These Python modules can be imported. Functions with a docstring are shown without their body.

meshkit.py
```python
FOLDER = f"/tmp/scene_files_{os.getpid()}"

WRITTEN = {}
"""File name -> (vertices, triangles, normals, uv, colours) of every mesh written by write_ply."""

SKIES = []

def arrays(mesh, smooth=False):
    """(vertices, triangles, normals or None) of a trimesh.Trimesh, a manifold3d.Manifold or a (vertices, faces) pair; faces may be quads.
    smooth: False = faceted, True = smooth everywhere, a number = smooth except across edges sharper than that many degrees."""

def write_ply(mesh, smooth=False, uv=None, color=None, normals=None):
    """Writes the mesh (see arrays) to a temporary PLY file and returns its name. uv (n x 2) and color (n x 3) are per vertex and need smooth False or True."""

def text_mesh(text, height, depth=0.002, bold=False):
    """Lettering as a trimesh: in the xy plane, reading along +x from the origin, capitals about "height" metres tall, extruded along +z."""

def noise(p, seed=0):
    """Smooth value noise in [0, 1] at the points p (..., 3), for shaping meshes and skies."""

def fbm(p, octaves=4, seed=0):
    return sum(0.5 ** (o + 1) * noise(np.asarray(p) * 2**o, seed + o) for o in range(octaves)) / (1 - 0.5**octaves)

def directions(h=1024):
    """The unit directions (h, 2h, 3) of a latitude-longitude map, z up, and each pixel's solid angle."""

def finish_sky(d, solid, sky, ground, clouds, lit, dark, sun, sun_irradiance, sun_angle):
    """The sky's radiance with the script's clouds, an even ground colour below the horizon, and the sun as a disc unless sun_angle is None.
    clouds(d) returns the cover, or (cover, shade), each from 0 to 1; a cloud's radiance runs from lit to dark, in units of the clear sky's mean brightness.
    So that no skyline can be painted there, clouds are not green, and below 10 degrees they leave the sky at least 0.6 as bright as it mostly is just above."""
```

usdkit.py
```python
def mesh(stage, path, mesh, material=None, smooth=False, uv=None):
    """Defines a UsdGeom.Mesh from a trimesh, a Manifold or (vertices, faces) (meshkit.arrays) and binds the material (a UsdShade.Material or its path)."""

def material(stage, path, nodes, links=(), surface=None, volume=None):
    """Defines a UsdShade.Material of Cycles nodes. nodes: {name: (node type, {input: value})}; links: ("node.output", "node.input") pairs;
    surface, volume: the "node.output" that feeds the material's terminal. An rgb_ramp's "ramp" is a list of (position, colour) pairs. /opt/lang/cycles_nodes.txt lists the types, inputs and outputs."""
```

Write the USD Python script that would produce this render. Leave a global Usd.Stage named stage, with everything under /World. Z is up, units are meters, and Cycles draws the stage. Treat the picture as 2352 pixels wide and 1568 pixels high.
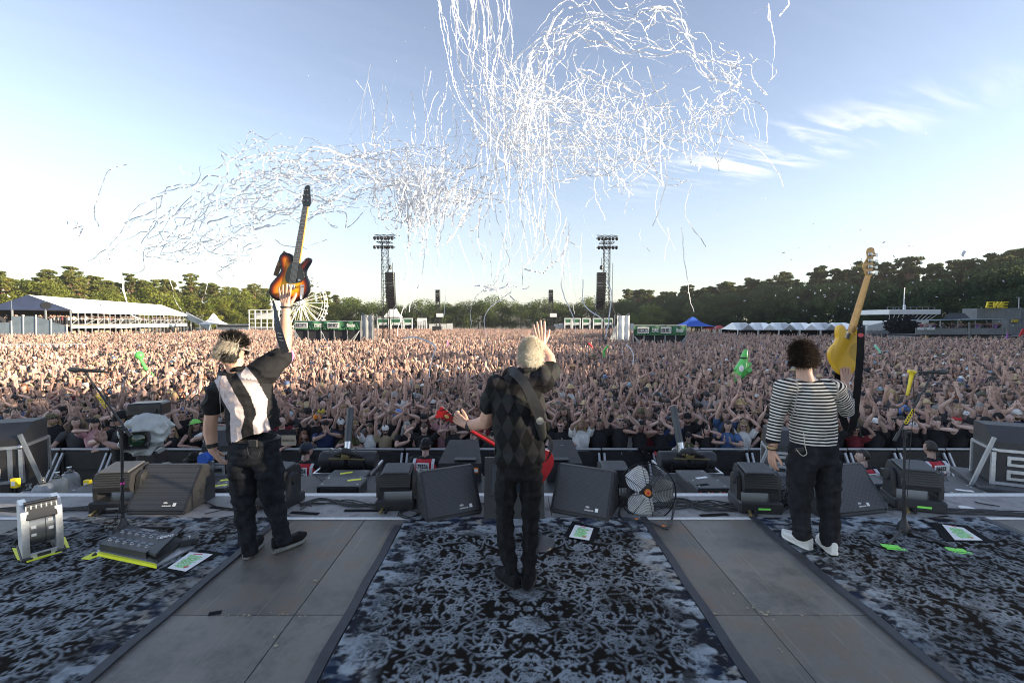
import math, random
import numpy as np, trimesh, usdkit, meshkit
import manifold3d as m3
from scipy.spatial import cKDTree, ConvexHull
from pxr import Usd, UsdGeom, UsdLux, UsdShade, Gf, Sdf, Vt

PI = math.pi
stage = Usd.Stage.CreateInMemory()
UsdGeom.SetStageUpAxis(stage, UsdGeom.Tokens.z)
UsdGeom.SetStageMetersPerUnit(stage, 1.0)
UsdGeom.Xform.Define(stage, '/World')
UsdGeom.Scope.Define(stage, '/World/Looks')

# ------------------------------------------------------------------ camera, sky, sun, exposure
CAMH, PITCH, FPX = 1.95, math.radians(2.52), 1045.3      # stage floor is z = 0; FPX in units of a 2352 px wide picture
GROUND = -1.9
EXPOSURE = 2.3
SUN_AZ, SUN_EL = math.radians(102), math.radians(10.6)     # azimuth to the right of the view direction
SUN_I, SKY_S = 0.8, 0.10
cam = UsdGeom.Camera.Define(stage, '/World/camera')
cam.AddTranslateOp().Set(Gf.Vec3d(0, 0, CAMH))
cam.AddRotateXOp().Set(90 - math.degrees(PITCH))
cam.CreateFocalLengthAttr(16.0); cam.CreateHorizontalApertureAttr(36.0); cam.CreateVerticalApertureAttr(24.0)
cam.CreateExposureAttr(EXPOSURE)
cam.CreateClippingRangeAttr(Gf.Vec2f(0.05, 20000))
SUN_DIR = np.array([math.sin(SUN_AZ) * math.cos(SUN_EL), math.cos(SUN_AZ) * math.cos(SUN_EL), math.sin(SUN_EL)])
sun = UsdLux.DistantLight.Define(stage, '/World/sun_light')
sun.CreateIntensityAttr(SUN_I); sun.CreateAngleAttr(0.5); sun.CreateNormalizeAttr(True); sun.CreateColorAttr(Gf.Vec3f(1.0, 0.85, 0.63))
sun.AddRotateZOp().Set(-math.degrees(SUN_AZ)); sun.AddRotateXOp().Set(-(90 - math.degrees(SUN_EL)))
# -z axis must point from the sun to the scene: rotX(-(90-el)) tips +z towards +y, rotZ(-az) turns it to the azimuth
sky = UsdLux.DomeLight.Define(stage, '/World/sky')
_sky = usdkit.material(stage, '/World/Looks/sky_look', {
    'tc': ('texture_coordinate', {}),
    'st': ('sky_texture', {'sky_type': 'single_scattering', 'sun_disc': False, 'sun_elevation': SUN_EL, 'sun_rotation': SUN_AZ, 'air_density': 1.0, 'aerosol_density': 0.04, 'ozone_density': 1.0}),
    'sep': ('separate_xyz', {}),
    # thin cirrus on a plane high above (direction / height): wisps along one axis inside one oval bank
    'hs': ('hsv', {'hue': .517, 'saturation': .82, 'value': .67}),
    'zc': ('math', {'math_type': 'maximum', 'value2': 0.05}), 'dx': ('math', {'math_type': 'divide'}), 'dy': ('math', {'math_type': 'divide'}), 'cb': ('combine_xyz', {'z': 0.0}),
    'm1': ('mapping', {'mapping_type': 'point', 'rotation': (0, 0, -.47)}), 'm2': ('mapping', {'mapping_type': 'point', 'scale': (.75, 3.6, 1)}),
    'n1': ('noise_texture', {'scale': 1.7, 'detail': 8.0, 'roughness': 0.6, 'distortion': 0.9}), 'r1': ('map_range', {'from_min': 0.45, 'from_max': 0.74, 'to_min': 0.0, 'to_max': 1.0, 'clamp': True}),
    'k1': ('mapping', {'mapping_type': 'point', 'location': (-1.5, -2.85, 0)}), 'k2': ('mapping', {'mapping_type': 'point', 'rotation': (0, 0, 1.0)}), 'k3': ('mapping', {'mapping_type': 'point', 'scale': (.85, 2.0, 1)}),
    'kl': ('vector_math', {'math_type': 'length'}), 'r2': ('map_range', {'range_type': 'smoothstep', 'from_min': .25, 'from_max': 1.15, 'to_min': .95, 'to_max': 0.03}), 'cov': ('math', {'math_type': 'multiply'}),
    'cl': ('mix_color', {'blend_type': 'mix', 'b': (3.0, 2.95, 3.1)}),
    'vr': ('map_range', {'range_type': 'smoothstep', 'from_min': -.02, 'from_max': .33, 'to_min': .62, 'to_max': 0.0}), 'veil': ('mix_color', {'b': (1.12, 1.06, 1.28)}),   # pale summer haze low in the sky, all round
    'bg': ('background_shader', {'strength': SKY_S}),
}, [('tc.generated', 'sep.vector'), ('sep.z', 'zc.value1'), ('sep.x', 'dx.value1'), ('zc.value', 'dx.value2'), ('sep.y', 'dy.value1'), ('zc.value', 'dy.value2'), ('dx.value', 'cb.x'), ('dy.value', 'cb.y'),
    ('cb.vector', 'm1.vector'), ('m1.vector', 'm2.vector'), ('m2.vector', 'n1.vector'), ('n1.fac', 'r1.value'), ('cb.vector', 'k1.vector'), ('k1.vector', 'k2.vector'), ('k2.vector', 'k3.vector'), ('k3.vector', 'kl.vector1'), ('kl.value', 'r2.value'),
    ('r1.result', 'cov.value1'), ('r2.result', 'cov.value2'), ('sep.z', 'vr.value'), ('vr.result', 'veil.fac'), ('st.color', 'hs.color'), ('hs.color', 'veil.a'), ('veil.result', 'cl.a'), ('cov.value', 'cl.fac'), ('cl.result', 'bg.color')], surface='bg.background')
UsdShade.MaterialBindingAPI.Apply(sky.GetPrim()).Bind(_sky)
sky.GetPrim().SetCustomDataByKey('kind', 'structure'); sky.GetPrim().SetCustomDataByKey('label', 'clear evening sky with thin white cirrus over the trees'); sky.GetPrim().SetCustomDataByKey('category', 'sky')

# ------------------------------------------------------------------ helpers
_used = {}
def numbered(parent, name):
    k = (parent, name); n = _used.get(k, -1) + 1; _used[k] = n
    return name if n == 0 else '%s_%03d' % (name, n)

class T:                                    # a thing or part: its path and the world position of its origin
    def __init__(s, path, loc): s.path, s.loc = path, np.array(loc, float)
    @property
    def prim(s): return stage.GetPrimAtPath(s.path)

def say(prim, label=None, cat=None, group=None, kind=None):
    for k, v in (('label', label), ('category', cat), ('group', group), ('kind', kind)):
        if v: prim.SetCustomDataByKey(k, v)

def thing(name, label, cat, loc=(0, 0, 0), group=None, kind=None):
    p = '/World/' + numbered('/World', name)
    x = UsdGeom.Xform.Define(stage, p)
    x.AddTranslateOp().Set(Gf.Vec3d(*map(float, loc))); x.AddRotateZOp().Set(0.0); x.AddScaleOp().Set(Gf.Vec3f(1, 1, 1))
    say(x.GetPrim(), label, cat, group, kind)
    return T(p, loc)

def move(t, loc, rot=0.0, sc=(1, 1, 1)):
    x = UsdGeom.Xformable(t.prim); ops = x.GetOrderedXformOps()
    ops[0].Set(Gf.Vec3d(*map(float, loc))); ops[1].Set(float(math.degrees(rot))); ops[2].Set(Gf.Vec3f(*map(float, sc)))

def copy(src, loc, rot=0.0, sc=(1, 1, 1), label=None, group=None, cat=None):
    base = src.path.rsplit('/', 1)[1]
    base = base[:-4] if base[-4:-3] == '_' and base[-3:].isdigit() else base
    p = '/World/' + numbered('/World', base)
    x = UsdGeom.Xform.Define(stage, p)
    x.GetPrim().GetReferences().AddInternalReference(src.path)
    x.GetPrim().SetInstanceable(True)
    for n, v in (('xformOp:translate', Gf.Vec3d(*map(float, loc))), ('xformOp:rotateZ', float(math.degrees(rot))), ('xformOp:scale', Gf.Vec3f(*map(float, sc)))):
        x.GetPrim().GetAttribute(n).Set(v)
    d = src.prim.GetCustomData()
    say(x.GetPrim(), label or d.get('label'), cat or d.get('category'), group or d.get('group'), d.get('kind'))
    return T(p, loc)

def arr(m):
    if isinstance(m, MB): return m.get()
    v, f, _ = meshkit.arrays(m, False)
    return np.asarray(v, float), np.asarray(f, int)

def part(parent, name, mesh, mat, smooth=35, label=None, col=None, attrs=None):
    """a Mesh prim under a thing or a part; mesh is in the world frame and is shifted to the thing's own origin"""
    pp = parent.path if parent else '/World'
    p = pp + '/' + numbered(pp, name)
    loc = parent.loc if parent else np.zeros(3)
    v, f = arr(mesh)
    if col is not None or attrs: smooth = bool(smooth)
    m = usdkit.mesh(stage, p, (v - loc, f), '/World/Looks/' + mat, smooth=smooth)
    if col is not None:
        UsdGeom.PrimvarsAPI(m).CreatePrimvar('col', Sdf.ValueTypeNames.Color3fArray, 'vertex').Set(Vt.Vec3fArray.FromNumpy(np.asarray(col, np.float32)))
    for k, a in (attrs or {}).items():
        UsdGeom.PrimvarsAPI(m).CreatePrimvar(k, Sdf.ValueTypeNames.FloatArray, 'vertex').Set(Vt.FloatArray.FromNumpy(np.asarray(a, np.float32)))
    if label: m.GetPrim().SetCustomDataByKey('label', label)
    return T(p, loc)

def solo(name, mesh, mat, label, cat, group=None, kind=None, smooth=35, col=None):
    t = part(None, name, mesh, mat, smooth, None, col); say(t.prim, label, cat, group, kind); return t

def at(u, v, Y):
    """point at depth Y (metres in front of the camera, along the ground) seen at u, v of the 2352 x 1568 picture"""
    x, z = (u - 1176) / FPX, (784 - v) / FPX
    dy, dz = math.cos(PITCH) + z * math.sin(PITCH), -math.sin(PITCH) + z * math.cos(PITCH)
    return np.array([x / dy * Y, Y, CAMH + dz / dy * Y])

def on(u, v, z=0.0):
    """point at height z seen at u, v"""
    a = at(u, v, 1.0); t = (z - CAMH) / (a[2] - CAMH)
    return np.array([a[0] * t, t, z])

def rotm(axis, ang):
    return trimesh.transformations.rotation_matrix(ang, axis)[:3, :3]
RX, RY, RZ = (lambda a: rotm([1, 0, 0], a)), (lambda a: rotm([0, 1, 0], a)), (lambda a: rotm([0, 0, 1], a))

def frame(d, up=(0, 0, 1)):
    """3x3 whose columns are side, other, d"""
    d = np.asarray(d, float); d = d / np.linalg.norm(d); up = np.asarray(up, float)
    if abs(d @ up) > 0.99 * np.linalg.norm(up): up = np.array([0, 1.0, 0]) if abs(d[1]) < 0.9 else np.array([1.0, 0, 0])
    s = np.cross(up, d); s /= np.linalg.norm(s)
    return np.stack([s, np.cross(d, s), d], 1)

class MB:
    def __init__(s): s.v, s.f, s.n = [], [], 0
    def add(s, m, R=None, t=None):
        v, f = arr(m)
        if R is not None: v = v @ np.asarray(R).T
        if t is not None: v = v + np.asarray(t)
        s.v.append(v); s.f.append(f + s.n); s.n += len(v); return s
    def box(s, c, size, b=0.0, R=None): return s.add(box(size, b), R, c)
    def tube(s, pts, r, n=8, cap=True): return s.add(tube(pts, r, n, cap))
    def bar(s, a, b, w, h=None, bev=0.0):
        a, b = np.asarray(a, float), np.asarray(b, float); L = np.linalg.norm(b - a)
        return s.add(box((w, h or w, L), bev), frame(b - a), (a + b) / 2)
    def get(s): return (np.vstack(s.v), np.vstack(s.f)) if s.v else (np.zeros((0, 3)), np.zeros((0, 3), int))
    def __len__(s): return s.n

_boxes = {}
def box(size, b=0.0):
    key = (tuple(np.round(size, 4)), b)
    if key in _boxes: return _boxes[key]
    sx, sy, sz = [x / 2 for x in size]
    if b <= 0:
        m = trimesh.creation.box(size); r = (np.array(m.vertices), np.array(m.faces))
    else:
        b = min(b, sx * .9, sy * .9, sz * .9)
        P = []
        for x in (-1, 1):
            for y in (-1, 1):
                for z in (-1, 1):
                    P += [(x * (sx - b), y * (sy - b), z * sz), (x * (sx - b), y * sy, z * (sz - b)), (x * sx, y * (sy - b), z * (sz - b))]
        r = hull(P)
    _boxes[key] = r
    return r

def hull(P):
    h = trimesh.convex.convex_hull(np.asarray(P, float)); return np.array(h.vertices), np.array(h.faces)

def tube(pts, r, n=8, cap=True):
    pts = np.asarray(pts, float); k = len(pts)
    r = np.broadcast_to(np.asarray(r, float), (k,)) if np.ndim(r) < 2 else np.asarray(r, float)
    tan = np.gradient(pts, axis=0); tan /= np.maximum(np.linalg.norm(tan, axis=1, keepdims=True), 1e-9)
    F = frame(tan[0]); s = F[:, 0]
    a = np.arange(n) / n * 2 * PI; V = []
    for i in range(k):
        s = s - tan[i] * (s @ tan[i]); s = s / max(np.linalg.norm(s), 1e-9); o = np.cross(tan[i], s)
        ra, rb = (r[i], r[i]) if r.ndim == 1 else r[i]
        V.append(pts[i] + np.outer(np.cos(a) * ra, s) + np.outer(np.sin(a) * rb, o))
    V = np.vstack(V); f = []
    for i in range(k - 1):
        for j in range(n):
            p, q = i * n + j, i * n + (j + 1) % n
            f += [(p, q, q + n), (p, q + n, p + n)]
    if cap:
        V = np.vstack([V, pts[0], pts[-1]]); e = k * n
        for j in range(n):
            f += [(e, (j + 1) % n, j), (e + 1, (k - 1) * n + j, (k - 1) * n + (j + 1) % n)]
    return V, np.array(f)

def loft(secs, cap=True):
    """rings (same count) joined in order"""
    n = len(secs[0]); V = np.vstack(secs); f = []
    for i in range(len(secs) - 1):
        for j in range(n):
            p, q = i * n + j, i * n + (j + 1) % n
            f += [(p, q, q + n), (p, q + n, p + n)]
    if cap:
        V = np.vstack([V, np.mean(secs[0], 0), np.mean(secs[-1], 0)]); e = len(secs) * n; k = len(secs)
        for j in range(n):
            f += [(e, (j + 1) % n, j), (e + 1, (k - 1) * n + j, (k - 1) * n + (j + 1) % n)]
    return V, np.array(f)

def spline(pts, m=8):
    """Catmull-Rom through the points, m samples per span"""
    P = np.asarray(pts, float); Q = np.vstack([2 * P[0] - P[1], P, 2 * P[-1] - P[-2]]); out = []
    for i in range(1, len(Q) - 2):
        p0, p1, p2, p3 = Q[i - 1:i + 3]
        for t in np.arange(m) / m:
            out.append(0.5 * (2 * p1 + (p2 - p0) * t + (2 * p0 - 5 * p1 + 4 * p2 - p3) * t * t + (3 * p1 - p0 - 3 * p2 + p3) * t ** 3))
    return np.array(out + [P[-1]])

def lathe(prof, n=20):
    """profile [(radius, z)] turned about z"""
    a = np.arange(n) / n * 2 * PI
    return loft([np.stack([np.cos(a) * max(r, 1e-4), np.sin(a) * max(r, 1e-4), np.full(n, z)], 1) for r, z in prof])

def prism(poly, d0, d1):
    """polygon [(x, y)] extruded along z from d0 to d1"""
    from shapely.geometry import Polygon
    m = trimesh.creation.extrude_polygon(Polygon(poly).buffer(0), d1 - d0, engine='earcut'); m.apply_translation([0, 0, d0])
    return np.array(m.vertices), np.array(m.faces)

def text(s, h, R, t, depth=0.003, bold=True, width=None):
    m = meshkit.text_mesh(s, h, depth, bold); v = np.array(m.vertices)
    if width: v[:, 0] *= width / max(np.ptp(v[:, 0]), 1e-6)
    v[:, 0] -= v[:, 0].mean() * 0 + (v[:, 0].max() + v[:, 0].min()) / 2
    return v @ np.asarray(R).T + np.asarray(t), np.array(m.faces)
FACE_CAM = np.array([[1, 0, 0], [0, 0, -1], [0, 1, 0]], float)      # lettering upright, read from the camera (faces -y)

def grid(x0, x1, y0, y1, nx, ny, z=0.0):
    X, Y = np.meshgrid(np.linspace(x0, x1, nx + 1), np.linspace(y0, y1, ny + 1))
    v = np.stack([X.ravel(), Y.ravel(), np.full(X.size, z)], 1)
    i = (np.arange(ny)[:, None] * (nx + 1) + np.arange(nx)).ravel()
    return v, np.vstack([np.stack([i, i + 1, i + nx + 2], 1), np.stack([i, i + nx + 2, i + nx + 1], 1)])

# ------------------------------------------------------------------ materials
def look(name, color, rough=0.6, metal=0.0, vary=0.12, scale=6.0, bump=0.0, bscale=60.0, col=None, spec=0.5, coat=0.0, attr=False, sheen=0.0):
    """principled with a slow noise in tone and a fine noise in relief; attr: colour from the mesh's own 'col'"""
    c = np.array(color, float)
    N = {'tc': ('texture_coordinate', {}), 'n': ('noise_texture', {'scale': scale, 'detail': 5.0, 'roughness': 0.6}),
         'r': ('rgb_ramp', {'ramp': [(0.3, tuple(c * (1 - vary))), (0.7, tuple(np.minimum(c * (1 + vary), 0.95)))]}),
         'p': ('principled_bsdf', {'roughness': rough, 'metallic': metal, 'specular_ior_level': spec, 'coat_weight': coat, 'coat_roughness': 0.08, 'sheen_weight': sheen})}
    L = [('tc.object', 'n.vector'), ('n.fac', 'r.fac')]
    if attr:
        N['a'] = ('attribute', {'attribute': 'col'}); N['m'] = ('mix_color', {'blend_type': 'multiply', 'fac': 1.0})
        L += [('a.color', 'm.a'), ('r.color', 'm.b'), ('m.result', 'p.base_color')]
    else: L += [('r.color', 'p.base_color')]
    if bump:
        N['bn'] = ('noise_texture', {'scale': bscale, 'detail': 4.0}); N['b'] = ('bump', {'strength': bump, 'distance': 0.01})
        L += [('tc.object', 'bn.vector'), ('bn.fac', 'b.height'), ('b.normal', 'p.normal')]
    return usdkit.material(stage, '/World/Looks/' + name, N, L, surface='p.BSDF')
# ------------------------------------------------------------------ looks shared by many things
look('black_paint', (.025, .025, .027), .45, vary=.25, scale=9, bump=.12, bscale=160)
look('black_plastic', (.022, .022, .024), .38, vary=.15, bump=.06, bscale=220)
look('black_rubber', (.018, .018, .018), .6, vary=.2)
look('black_cloth', (.009, .009, .0105), .92, vary=.35, scale=14, bump=.4, bscale=260, spec=.2)
look('dark_metal', (.06, .06, .065), .35, .8, vary=.25)
look('steel', (.55, .56, .57), .32, .95, vary=.12, scale=14)
look('aluminium', (.62, .63, .64), .42, .9, vary=.15, scale=20, bump=.05)
look('gold_metal', (.65, .5, .22), .3, .9)
look('white_paint', (.78, .78, .76), .5, vary=.06, scale=5)
look('white_cloth', (.8, .8, .78), .85, vary=.06, scale=3)
look('grey_cloth', (.33, .34, .35), .85, vary=.15)
look('yellow_tape', (.78, .82, .04), .5, vary=.08)
look('green_tape', (.25, .85, .12), .5, vary=.08)
look('yellow_paint', (.8, .6, .02), .5, vary=.08)
look('orange_paint', (.75, .2, .03), .5)
look('red_paint', (.6, .03, .03), .45)
look('pink_paint', (.8, .05, .4), .5)
look('blue_paint', (.03, .12, .5), .5)
look('vertex_paint', (.95, .95, .95), .6, vary=.05, attr=True)
look('paper', (.85, .85, .83), .7, vary=.03)
look('green_ink', (.25, .6, .2), .7); look('red_ink', (.6, .08, .1), .7); look('black_ink', (.02, .02, .02), .7)

# ------------------------------------------------------------------ ground
usdkit.material(stage, '/World/Looks/meadow', {
    'g': ('geometry', {}), 'n': ('noise_texture', {'scale': .05, 'detail': 8.0}), 'n2': ('noise_texture', {'scale': 1.5, 'detail': 6.0}),
    'r': ('rgb_ramp', {'ramp': [(.35, (.06, .075, .025)), (.5, (.10, .085, .045)), (.68, (.15, .12, .075))]}),
    'm': ('mix_color', {'blend_type': 'multiply', 'fac': .6}), 'p': ('principled_bsdf', {'roughness': .95})},
    [('g.position', 'n.vector'), ('g.position', 'n2.vector'), ('n.fac', 'r.fac'), ('r.color', 'm.a'), ('n2.color', 'm.b'), ('m.result', 'p.base_color')], surface='p.BSDF')
gv, gf = grid(-900, 900, -300, 1300, 40, 40, GROUND)
solo('ground', (gv, gf), 'meadow', 'trampled festival field under the crowd', 'ground', kind='structure', smooth=False)
look('pit_floor_look', (.05, .05, .052), .8, vary=.3, scale=2, bump=.2, bscale=30)
solo('pit_floor', box((60, 5.6, .02)) , 'pit_floor_look', 'dark floor of the photographers pit below the stage', 'floor', kind='structure', smooth=False)
UsdGeom.Xformable(stage.GetPrimAtPath('/World/pit_floor')).AddTranslateOp().Set(Gf.Vec3d(0, 6.6, GROUND + .014))

# ------------------------------------------------------------------ stage deck of coated plywood panels
def deck_look(name, base, brown, rough):
    N = {'g': ('geometry', {}), 'oi': ('object_info', {}),
         'n': ('noise_texture', {'scale': 1.7, 'detail': 10.0, 'roughness': .72}), 'r': ('rgb_ramp', {'ramp': [(.26, tuple(np.array(base) * .5)), (.42, tuple(np.array(base) * .85)), (.52, tuple(np.array(base) * 1.25)), (.62, brown), (.78, tuple(np.array(base) * 1.9))]}),
         # scuffs: long thin scratches along the depth and across
         'mp': ('mapping', {'mapping_type': 'point', 'rotation': (0, 0, .25), 'scale': (28, .7, 1)}), 's': ('noise_texture', {'scale': 1.0, 'detail': 4.0, 'roughness': .7}),
         'sr': ('map_range', {'from_min': .58, 'from_max': .70, 'to_min': 0, 'to_max': .5, 'clamp': True}),
         'mx': ('mix_color', {'b': (.33, .29, .23)}),
         'd': ('noise_texture', {'scale': 9.0, 'detail': 9.0, 'roughness': .75}), 'dr': ('map_range', {'from_min': .69, 'from_max': .73, 'to_min': 0, 'to_max': .6, 'clamp': True}),
         'mx2': ('mix_color', {'b': (.30, .26, .2)}),
         'v': ('voronoi_texture', {'scale': 150.0, 'feature': 'distance_to_edge'}), 'vr': ('map_range', {'from_min': 0., 'from_max': .2, 'to_min': 0, 'to_max': 1, 'clamp': True}),
         'b': ('bump', {'strength': .35, 'distance': .002}),
         'rr': ('map_range', {'from_min': .3, 'from_max': .7, 'to_min': rough - .1, 'to_max': rough + .14}),
         'p': ('principled_bsdf', {'specular_ior_level': .5})}
    L = [('g.position', 'n.vector'), ('n.fac', 'r.fac'), ('g.position', 'mp.vector'), ('mp.vector', 's.vector'), ('s.fac', 'sr.value'), ('sr.result', 'mx.fac'), ('r.color', 'mx.a'),
         ('g.position', 'd.vector'), ('d.fac', 'dr.value'), ('dr.result', 'mx2.fac'), ('mx.result', 'mx2.a'), ('mx2.result', 'p.base_color'),
         ('g.position', 'v.vector'), ('v.distance', 'vr.value'), ('vr.result', 'b.height'), ('b.normal', 'p.normal'), ('n.fac', 'rr.value'), ('rr.result', 'p.roughness')]
    return usdkit.material(stage, '/World/Looks/' + name, N, L, surface='p.BSDF')
deck_look('deck_a', (0.135, 0.124, 0.106), (0.181, 0.143, 0.104), .40)
deck_look('deck_b', (0.116, 0.105, 0.089), (0.181, 0.124, 0.085), .44)
deck_look('deck_c', (0.149, 0.140, 0.124), (0.172, 0.148, 0.116), .36)
deck_look('deck_worn', (.25, .245, .24), (.16, .155, .155), .6)
R0 = random.Random(4)
floor = thing('stage_floor', 'dark coated plywood stage floor with seams and scuffs', 'floor', kind='structure')
xs = [-9.2, -7.65, -6.1, -4.55, -3.0, -1.45, .1, 1.65, 3.2, 4.75, 6.3, 7.85, 9.4]
ys = [-.7, .53, 1.74, 2.95, 4.47]
for i in range(len(xs) - 1):
    for j in range(len(ys) - 1):
        g = .003
        part(floor, 'panel', MB().box(((xs[i] + xs[i + 1]) / 2, (ys[j] + ys[j + 1]) / 2, -.0125 - R0.random() * .0012), (xs[i + 1] - xs[i] - 2 * g, ys[j + 1] - ys[j] - 2 * g, .021), .002), R0.choice(['deck_a', 'deck_b', 'deck_c', 'deck_a']), False)
for i in range(len(xs) - 1):
    part(floor, 'panel', MB().box(((xs[i] + xs[i + 1]) / 2 + .3, 4.745, -.0125 - R0.random() * .0012), (xs[i + 1] - xs[i] - .006, .535, .021), .002), 'deck_worn', False)
part(floor, 'substructure', MB().box((0, 2.1, -.5), (18.6, 5.84, .95)), 'black_paint', False)
look('edge_white', (.72, .72, .70), .5, vary=.12, scale=25)
solo('white_stripe', MB().box((0, on(1176, 1190.5)[1], .002), (18.4, .052, .004)), 'edge_white', 'long white marking strip just in front of the rugs', 'marking', smooth=False)
solo('stage_lip', MB().box((0, 5.06, -.03), (18.6, .09, .06), .006), 'edge_white', 'white edging along the front lip of the stage', 'edge strip', smooth=False)
# loose bits on the floor
solo('guitar_pick', MB().add(prism([(0, 0), (.016, .012), (.02, .026), (.012, .034), (0, .03), (-.006, .012)], .001, .0035), t=on(1613, 1389)), 'yellow_paint', 'tiny yellow pick lying on the grey deck right of the centre rug', 'pick', smooth=False)
solo('tape_scrap', MB().box(on(494, 1407) + [0, 0, .002], (.075, .035, .003), R=RZ(.3)), 'black_cloth', 'short black tape scrap stuck on the deck left of the centre rug', 'tape', smooth=False)
r = np.random.default_rng(8)
m = MB()
for i in range(46):
    c = [r.choice([-1.42, 1.66]) + r.normal(0, .05), r.uniform(1.9, 4.2), .0015] if i < 22 else [r.choice([-1, 1]) * r.uniform(1.3, 2.2), 2.95 + r.normal(0, .012), .0015]
    a = np.sort(r.uniform(0, 6.28, 6)); s = r.uniform(.004, .013)
    m.add(prism([(math.cos(k) * s * r.uniform(.6, 1.3), math.sin(k) * s) for k in a], 0, .002), t=c)
solo('paint_flecks', m, 'deck_fleck' if look('deck_fleck', (.38, .33, .24), .8) else '', 'cream paint flecks along the deck seams', 'paint', kind='stuff', smooth=False)

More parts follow.
